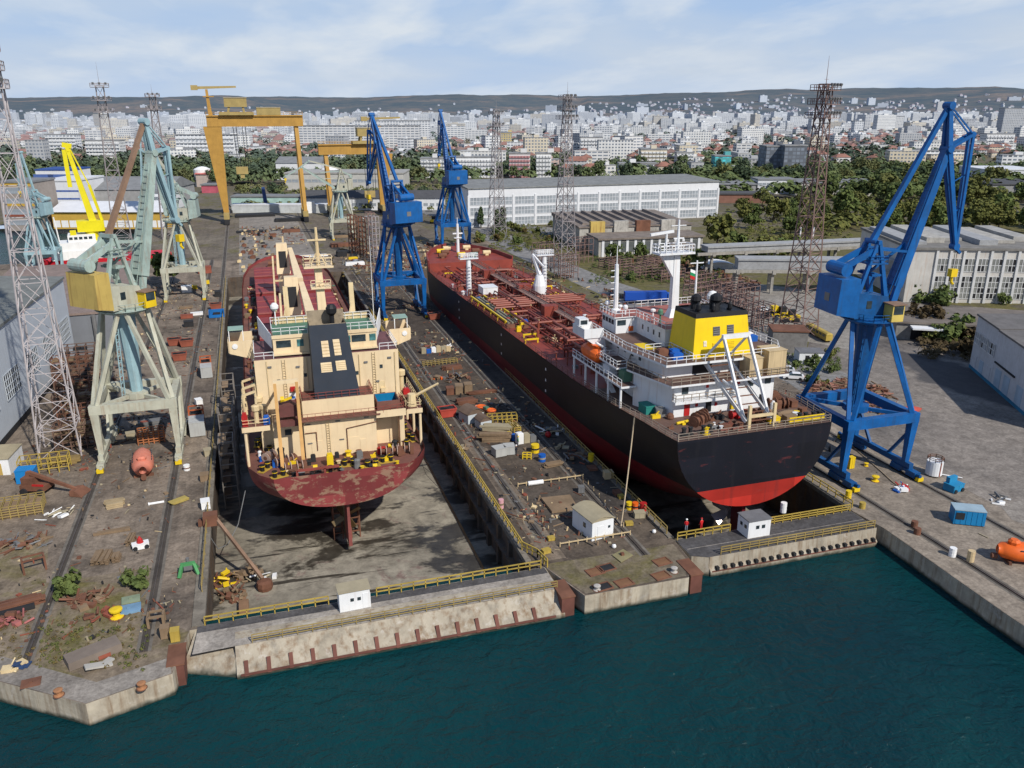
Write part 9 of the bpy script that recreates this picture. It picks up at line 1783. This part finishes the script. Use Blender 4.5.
for py, px in spots:
 p = G(px, py); d = p.length
 small = q.random() < (.74 if py > 142 else .55)
 if small: w_, dd, h = q.uniform(10, 18), q.uniform(9, 14), q.uniform(5, 11); mw, mr, gb_ = q.choice((0, 0, 1, 1, 2, 3, 4)), q.choice((0, 0, 0, 1, 2)), True
 else: w_, dd, h = q.uniform(15, 42), q.uniform(11, 15), q.choice((10, 12, 15, 18, 18, 24)) * q.uniform(.9, 1.1); mw, mr, gb_ = q.choice((0, 0, 2, 4, 4, 5, 5, 1)), q.choice((2, 2, 3)), False
 if mr == 2: gb_ = False
 if any((p.x - a) ** 2 + (p.y - b_) ** 2 < ((w_ + c) * .42) ** 2 for a, b_, c in used[-400:]): continue
 used.append((p.x, p.y, w_)); rz = R(-17 + q.choice((0, 0, 90, 8, -12, 30)) + q.uniform(-6, 6))
 if ind < 285:
  ind += 1; nm = ('small house' if small else 'apartment block'); lab = '%s %s with %s roof in the town, %s' % (CW[mw], nm, ('red tiled', 'brown tiled', 'flat grey', 'flat pale')[mr], lm(px))
  city_house(lab, 'house' if small else 'apartment block', 'town_house' if small else 'apartment_block', p.x, p.y, 0, rz, w_, dd, h, FAC[mw], ROOF[mr], gb_, group='town buildings: ' + lab)
 else: rest.append((p.x, p.y, 0, rz, w_, dd, h, mw, mr, gb_))
for k in range(8000):   # the far town, beyond counting
 r = 1900 + 2700 * q.random() ** .8; az = q.uniform(-17, 52); p = polar(az, r)
 z = hill(az, r) - .5
 if r > 3300 and q.random() > (.5 if az > 20 else .2) * (1 - (r - 3300) / 1500): continue
 small = q.random() < (.72 if r < 2600 else .66 if r < 3200 else .95)
 if small: rest.append((p.x, p.y, z, R(q.uniform(-40, 40)), q.uniform(8, 16), q.uniform(8, 13), q.uniform(4, 9), q.choice((0, 0, 1, 4, 3)), q.choice((0, 1, 0, 2)), True))
 else: rest.append((p.x, p.y, z, R(q.choice((-17, 5, -30, 73)) + q.uniform(-8, 8)), q.uniform(16, 60), q.uniform(11, 15), q.choice((12, 15, 15, 18, 24, 24, 30, 40)), q.choice((0, 0, 4, 4, 5, 5, 2, 1)), q.choice((2, 3, 3)), False))
mb = MB(); mb.uv = []
for x, y, z, rz, w_, dd, h, mw, mr, gb_ in rest:
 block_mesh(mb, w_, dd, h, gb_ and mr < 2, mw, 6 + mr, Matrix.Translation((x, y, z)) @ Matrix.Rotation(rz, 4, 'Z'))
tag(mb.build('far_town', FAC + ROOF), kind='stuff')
# ================================================================ trees
def leaf_mat(name, c, c2, far=0.0):
 m, nt, b = _nt(name); v = wpos(nt); oi = nt.nodes.new('ShaderNodeObjectInfo')
 base = mix(nt, ramp(nt, noise(nt, v, .35, 3, .6), .3, .7), c, c2); base = mix(nt, math_(nt, 'MULTIPLY', oi.outputs['Random'], .4), base, tuple(x * .55 for x in c))
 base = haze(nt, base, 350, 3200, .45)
 L(nt, base, b.inputs['Base Color']); b.inputs['Roughness'].default_value = .85; b.inputs['Specular IOR Level'].default_value = .1; return m
LV = {'green': leaf_mat('leaves green', (.065, .095, .03), (.15, .18, .055)), 'dark': leaf_mat('leaves dark', (.038, .062, .028), (.085, .115, .045)), 'olive': leaf_mat('leaves olive', (.085, .10, .03), (.18, .175, .05)), 'autumn': leaf_mat('leaves autumn', (.10, .075, .03), (.17, .125, .045)), 'brown': leaf_mat('leaves brown', (.06, .045, .025), (.11, .08, .04))}
M_bark = paint('bark', (.09, .07, .055), .95, .3)
def crown_mesh(kind, seed, n=34, per=26, leaf=.5):
 s = random.Random(seed); mb = MB(); cl = []
 for _ in range(n):
  while True:
   x, y, z = s.uniform(-1, 1), s.uniform(-1, 1), s.uniform(-1, 1)
   if .12 < x * x + y * y + z * z < 1: break
  if kind == 'round': c = (x * 3.6, y * 3.6, 6.2 + z * 3.4); r = s.uniform(.8, 1.5)
  elif kind == 'wide': c = (x * 4.8, y * 4.8, 5.6 + z * 2.8 - .05 * (x * x + y * y) * 10); r = s.uniform(.9, 1.6)
  elif kind == 'poplar': f = 1 - abs(z) * .45; c = (x * 1.4 * f, y * 1.4 * f, 6 + z * 5.0); r = s.uniform(.6, 1.0)
  elif kind == 'bush': c = (x * 1.5, y * 1.5, 1.3 + z * 1.2); r = s.uniform(.5, .8)
  else: zz = (z + 1) / 2; f = 1 - zz; c = (x * 2.4 * f, y * 2.4 * f, 1.6 + zz * 8.5); r = s.uniform(.5, .9)
  cl.append((c, r))
 for c, r in cl:
  for _ in range(per):
   d = Vector((s.gauss(0, 1), s.gauss(0, 1), s.gauss(0, 1))); d.normalize(); p = Vector(c) + d * r * s.uniform(.55, 1.05)
   nrm = (d + Vector((s.uniform(-.6, .6), s.uniform(-.6, .6), s.uniform(-.2, .9)))).normalized(); a = nrm.orthogonal().normalized(); a.rotate(Matrix.Rotation(s.uniform(0, 6.28), 3, nrm)); b_ = nrm.cross(a); L_ = leaf * s.uniform(.6, 1.3)
   mb.poly([p - a * L_ - b_ * L_ * .5, p + a * L_ * .2 - b_ * L_ * .9, p + a * L_ + b_ * L_ * .3, p - a * L_ * .1 + b_ * L_ * .9])
 return mb
def tree_proto(kind, lv, seed, leaf=.5):
 t = thing('bush' if kind == 'bush' else 'tree', 'x', 'bush' if kind == 'bush' else 'tree'); mb = crown_mesh(kind, seed, 12 if kind == 'bush' else 34, 26, .32 if kind == 'bush' else leaf); mb.build('foliage' if kind == 'bush' else 'crown', LV[lv], t)
 s = random.Random(seed + 5); mb = MB(); H = {'round': 6, 'wide': 5.5, 'poplar': 9, 'bush': 1.2, 'fir': 9}[kind]; r = .12 if kind == 'bush' else .3
 mb.tube((0, 0, -.2), (.1, 0, H * .5), r, r * .7, n=7); mb.tube((.1, 0, H * .5), (0, .1, H), r * .7, r * .25, n=6)
 for k in range(5): a = k * 1.3; z = H * (.4 + .1 * k); e = .5 if kind in ('poplar', 'fir', 'bush') else 2.2; mb.tube((.05, 0, z), (e * math.cos(a), e * math.sin(a), z + e * .7), r * .4, r * .12, n=5)
 mb.build('stem' if kind == 'bush' else 'trunk', M_bark, t); return t
PROTO = {}; FIRST = {}
def plant(kind, lv, x, y, s, label, group=None, sz=1.0):
 key = (kind, lv, q.randrange(2)); first = key not in FIRST
 if first: FIRST[key] = tree_proto(kind, lv, hash(key[0]) % 7 * 0 + len(FIRST) * 13 + 3); o = FIRST[key]
 else: o = copy_tree(FIRST[key])
 o.location = (x, y, 0); o.rotation_euler = (0, 0, q.uniform(0, 6.28)); o.scale = (s, s, s * sz); o['label'] = label
 if group: o['group'] = group
 elif 'group' in o: del o['group']
 return o
for t, rr, hh in BUSHES:
 mb = crown_mesh('bush', 5 + int(rr * 10), 14, 30, .3); o = mb.build('foliage', LV['green'], t); o.scale = (rr / 2.1,) * 3; mb = MB(); mb.tube((0, 0, 0), (0, 0, 1.2), .1, .05, n=6); mb.build('stem', M_bark, t)
for px, py, k, lv, s, lab in ((921, 333, 'wide', 'brown', .95, 'dark brown leafed tree standing alone by the asphalt yard'), (717, 247, 'round', 'olive', 1.55, 'big olive green tree at the corner of the derelict works'), (773, 222, 'wide', 'olive', 1.5, 'broad olive tree in the waste land before the white office'), (844, 221, 'round', 'green', 1.7, 'tall dark green tree behind the rusty lattice mast'), (888, 222, 'poplar', 'green', 1.6, 'poplar between the rusty mast and the big blue crane'), (866, 226, 'poplar', 'olive', .9, 'short yellowish poplar before the taller trees'), (166, 286, 'round', 'green', 1.15, 'round green tree beside the foot of the pale green crane'), (497, 232, 'poplar', 'dark', .95, 'dark slim conifer by the slim mast, western'), (503, 231, 'poplar', 'dark', 1.05, 'dark slim conifer by the slim mast, eastern'), (481, 228, 'fir', 'dark', 1.0, 'fir tree before the west end of the white factory'), (699, 272, 'round', 'green', .85, 'green tree in front of the derelict porch'), (614, 262, 'wide', 'green', .8, 'green tree before the derelict columns, western'), (640, 262, 'round', 'green', .75, 'green tree before the derelict columns, middle'), (660, 261, 'round', 'olive', .6, 'small tree before the derelict columns, eastern'), (46, 216, 'round', 'green', .8, 'green tree at the foot of the orange banded office'), (125, 166 + 16, 'wide', 'green', 2.2, 'very broad green tree in the western tree belt')):
 p = G(px, py); plant(k, lv, p.x, p.y, s, lab)
def belt(n, x0, x1, y0, y1, kinds, s0, s1, label, group):
 for _ in range(n):
  px, py = q.uniform(x0, x1), q.uniform(y0, y1); p = G(px, py); k, lv = q.choice(kinds); plant(k, lv, p.x, p.y, q.uniform(s0, s1), label, group)
RG = [('round', 'green'), ('wide', 'green'), ('round', 'dark'), ('wide', 'dark'), ('round', 'olive'), ('wide', 'olive'), ('round', 'dark')]
belt(40, -20, 235, 172, 190, RG, 1.0, 1.7, 'tree in the dense belt west of the gantries, below the town', 'trees of the western belt')
belt(34, 235, 420, 166, 187, RG, 1.0, 1.6, 'tree in the belt behind the ochre gantries', 'trees behind the gantries')
belt(10, 240, 430, 193, 206, RG, .7, 1.0, 'tree in the row along the far end of the yard', 'trees along the far yard road')
belt(26, 420, 640, 170, 181, RG, 1.0, 1.5, 'tree between the apartment blocks and the white factory', 'trees behind the white factory')
belt(24, 640, 800, 172, 186, RG, 1.0, 1.6, 'tree in the belt east of the white factory', 'trees east of the white factory')
belt(44, 800, 1050, 176, 205, RG, 1.1, 1.9, 'tree in the eastern wood behind the big blue crane', 'trees of the eastern wood')
belt(26, 880, 1050, 205, 234, [('wide', 'olive'), ('round', 'olive'), ('wide', 'green'), ('round', 'olive'), ('round', 'green')], 1.0, 1.5, 'olive tinted tree on the edge of the eastern wood', 'olive trees of the eastern wood')
belt(22, 730, 880, 205, 236, [('round', 'olive'), ('wide', 'olive'), ('round', 'green'), ('wide', 'green')], .7, 1.1, 'loose tree on the waste land by the conveyor galleries', 'trees on the waste land')
belt(20, 470, 600, 225, 250, [('bush', 'olive'), ('bush', 'green'), ('bush', 'autumn')], .8, 1.5, 'bush in the scrub before the white factory', 'bushes of the scrub')
belt(16, 600, 700, 245, 285, [('bush', 'green'), ('bush', 'olive')], .8, 1.4, 'bush in the scrapyard beside the road', 'bushes of the scrapyard')
belt(16, 770, 835, 345, 392, [('bush', 'green'), ('bush', 'olive')], .5, 1.0, 'bush on the verge around the white flat roofed hut', 'bushes on the verge')
belt(9, 930, 975, 330, 356, [('bush', 'brown'), ('bush', 'olive'), ('bush', 'green')], 1.2, 2.4, 'bush between the asphalt yard and the white warehouse', 'bushes by the warehouse')
belt(8, 885, 1024, 296, 312, [('bush', 'green'), ('bush', 'olive')], 1.2, 2.2, 'bush at the foot of the broken windowed factory', 'bushes by the broken windowed factory')
belt(8, 700, 790, 245, 262, [('bush', 'green'), ('bush', 'olive')], 1.5, 3.0, 'bush under the conveyor galleries', 'bushes under the galleries')
def wood(name, n, f, lv, size, seed):
 s = random.Random(seed); mb = MB()
 for _ in range(n):
  p = f(s); R_ = s.uniform(.7, 1.3) * size
  for k in range(26):
   d = Vector((s.gauss(0, 1), s.gauss(0, 1), abs(s.gauss(0, .8)))); d.normalize(); c = p + Vector((d.x * R_, d.y * R_, R_ * .7 + d.z * R_)); nrm = (d + Vector((s.uniform(-.5, .5), s.uniform(-.5, .5), .5))).normalized(); a = nrm.orthogonal().normalized(); b_ = nrm.cross(a); l = R_ * s.uniform(.2, .38)
   mb.poly([c - a * l - b_ * l * .5, c + a * l * .2 - b_ * l, c + a * l + b_ * l * .4, c - a * l * .1 + b_ * l])
 return tag(mb.build(name, lv), kind='stuff')
def inpx(x0, x1, y0, y1, pw=1.0):
 def f(s): return G(s.uniform(x0, x1), y0 + (y1 - y0) * s.random() ** pw)
 return f
wood('woodland', 700, inpx(-40, 480, 158, 186), [LV['green']], 5.0, 1); wood('woodland', 420, inpx(-40, 480, 150, 178), [LV['dark']], 5.0, 2)
wood('woodland', 420, inpx(480, 760, 152, 180), [LV['green']], 4.6, 3); wood('woodland', 700, inpx(690, 1060, 168, 200), [LV['green']], 5.0, 4); wood('woodland', 330, inpx(800, 1060, 185, 232), [LV['olive']], 3.0, 5)
wood('woodland', 900, inpx(-40, 1060, 128, 165), [LV['dark']], 6.5, 6); wood('woodland', 500, inpx(-40, 1060, 130, 170), [LV['autumn']], 4.5, 7)
wood('undergrowth', 500, inpx(490, 600, 226, 252), [LV['olive']], .7, 8); wood('undergrowth', 300, inpx(590, 720, 250, 285), [LV['green']], .6, 9); wood('undergrowth', 300, inpx(715, 850, 212, 250), [LV['olive']], 1.2, 10); wood('undergrowth', 160, inpx(765, 840, 350, 372), [LV['green']], .45, 11); wood('undergrowth', 420, inpx(240, 480, 188, 212), [LV['olive']], 2.0, 12)
wood('undergrowth', 110, inpx(40, 148, 625, 672), [LV['olive']], .2, 13); wood('undergrowth', 110, inpx(0, 140, 615, 668), [LV['autumn']], .18, 14); wood('undergrowth', 120, inpx(920, 985, 325, 362), [LV['brown']], 1.0, 15); wood('undergrowth', 200, inpx(330, 470, 215, 280), [LV['autumn']], .5, 16)
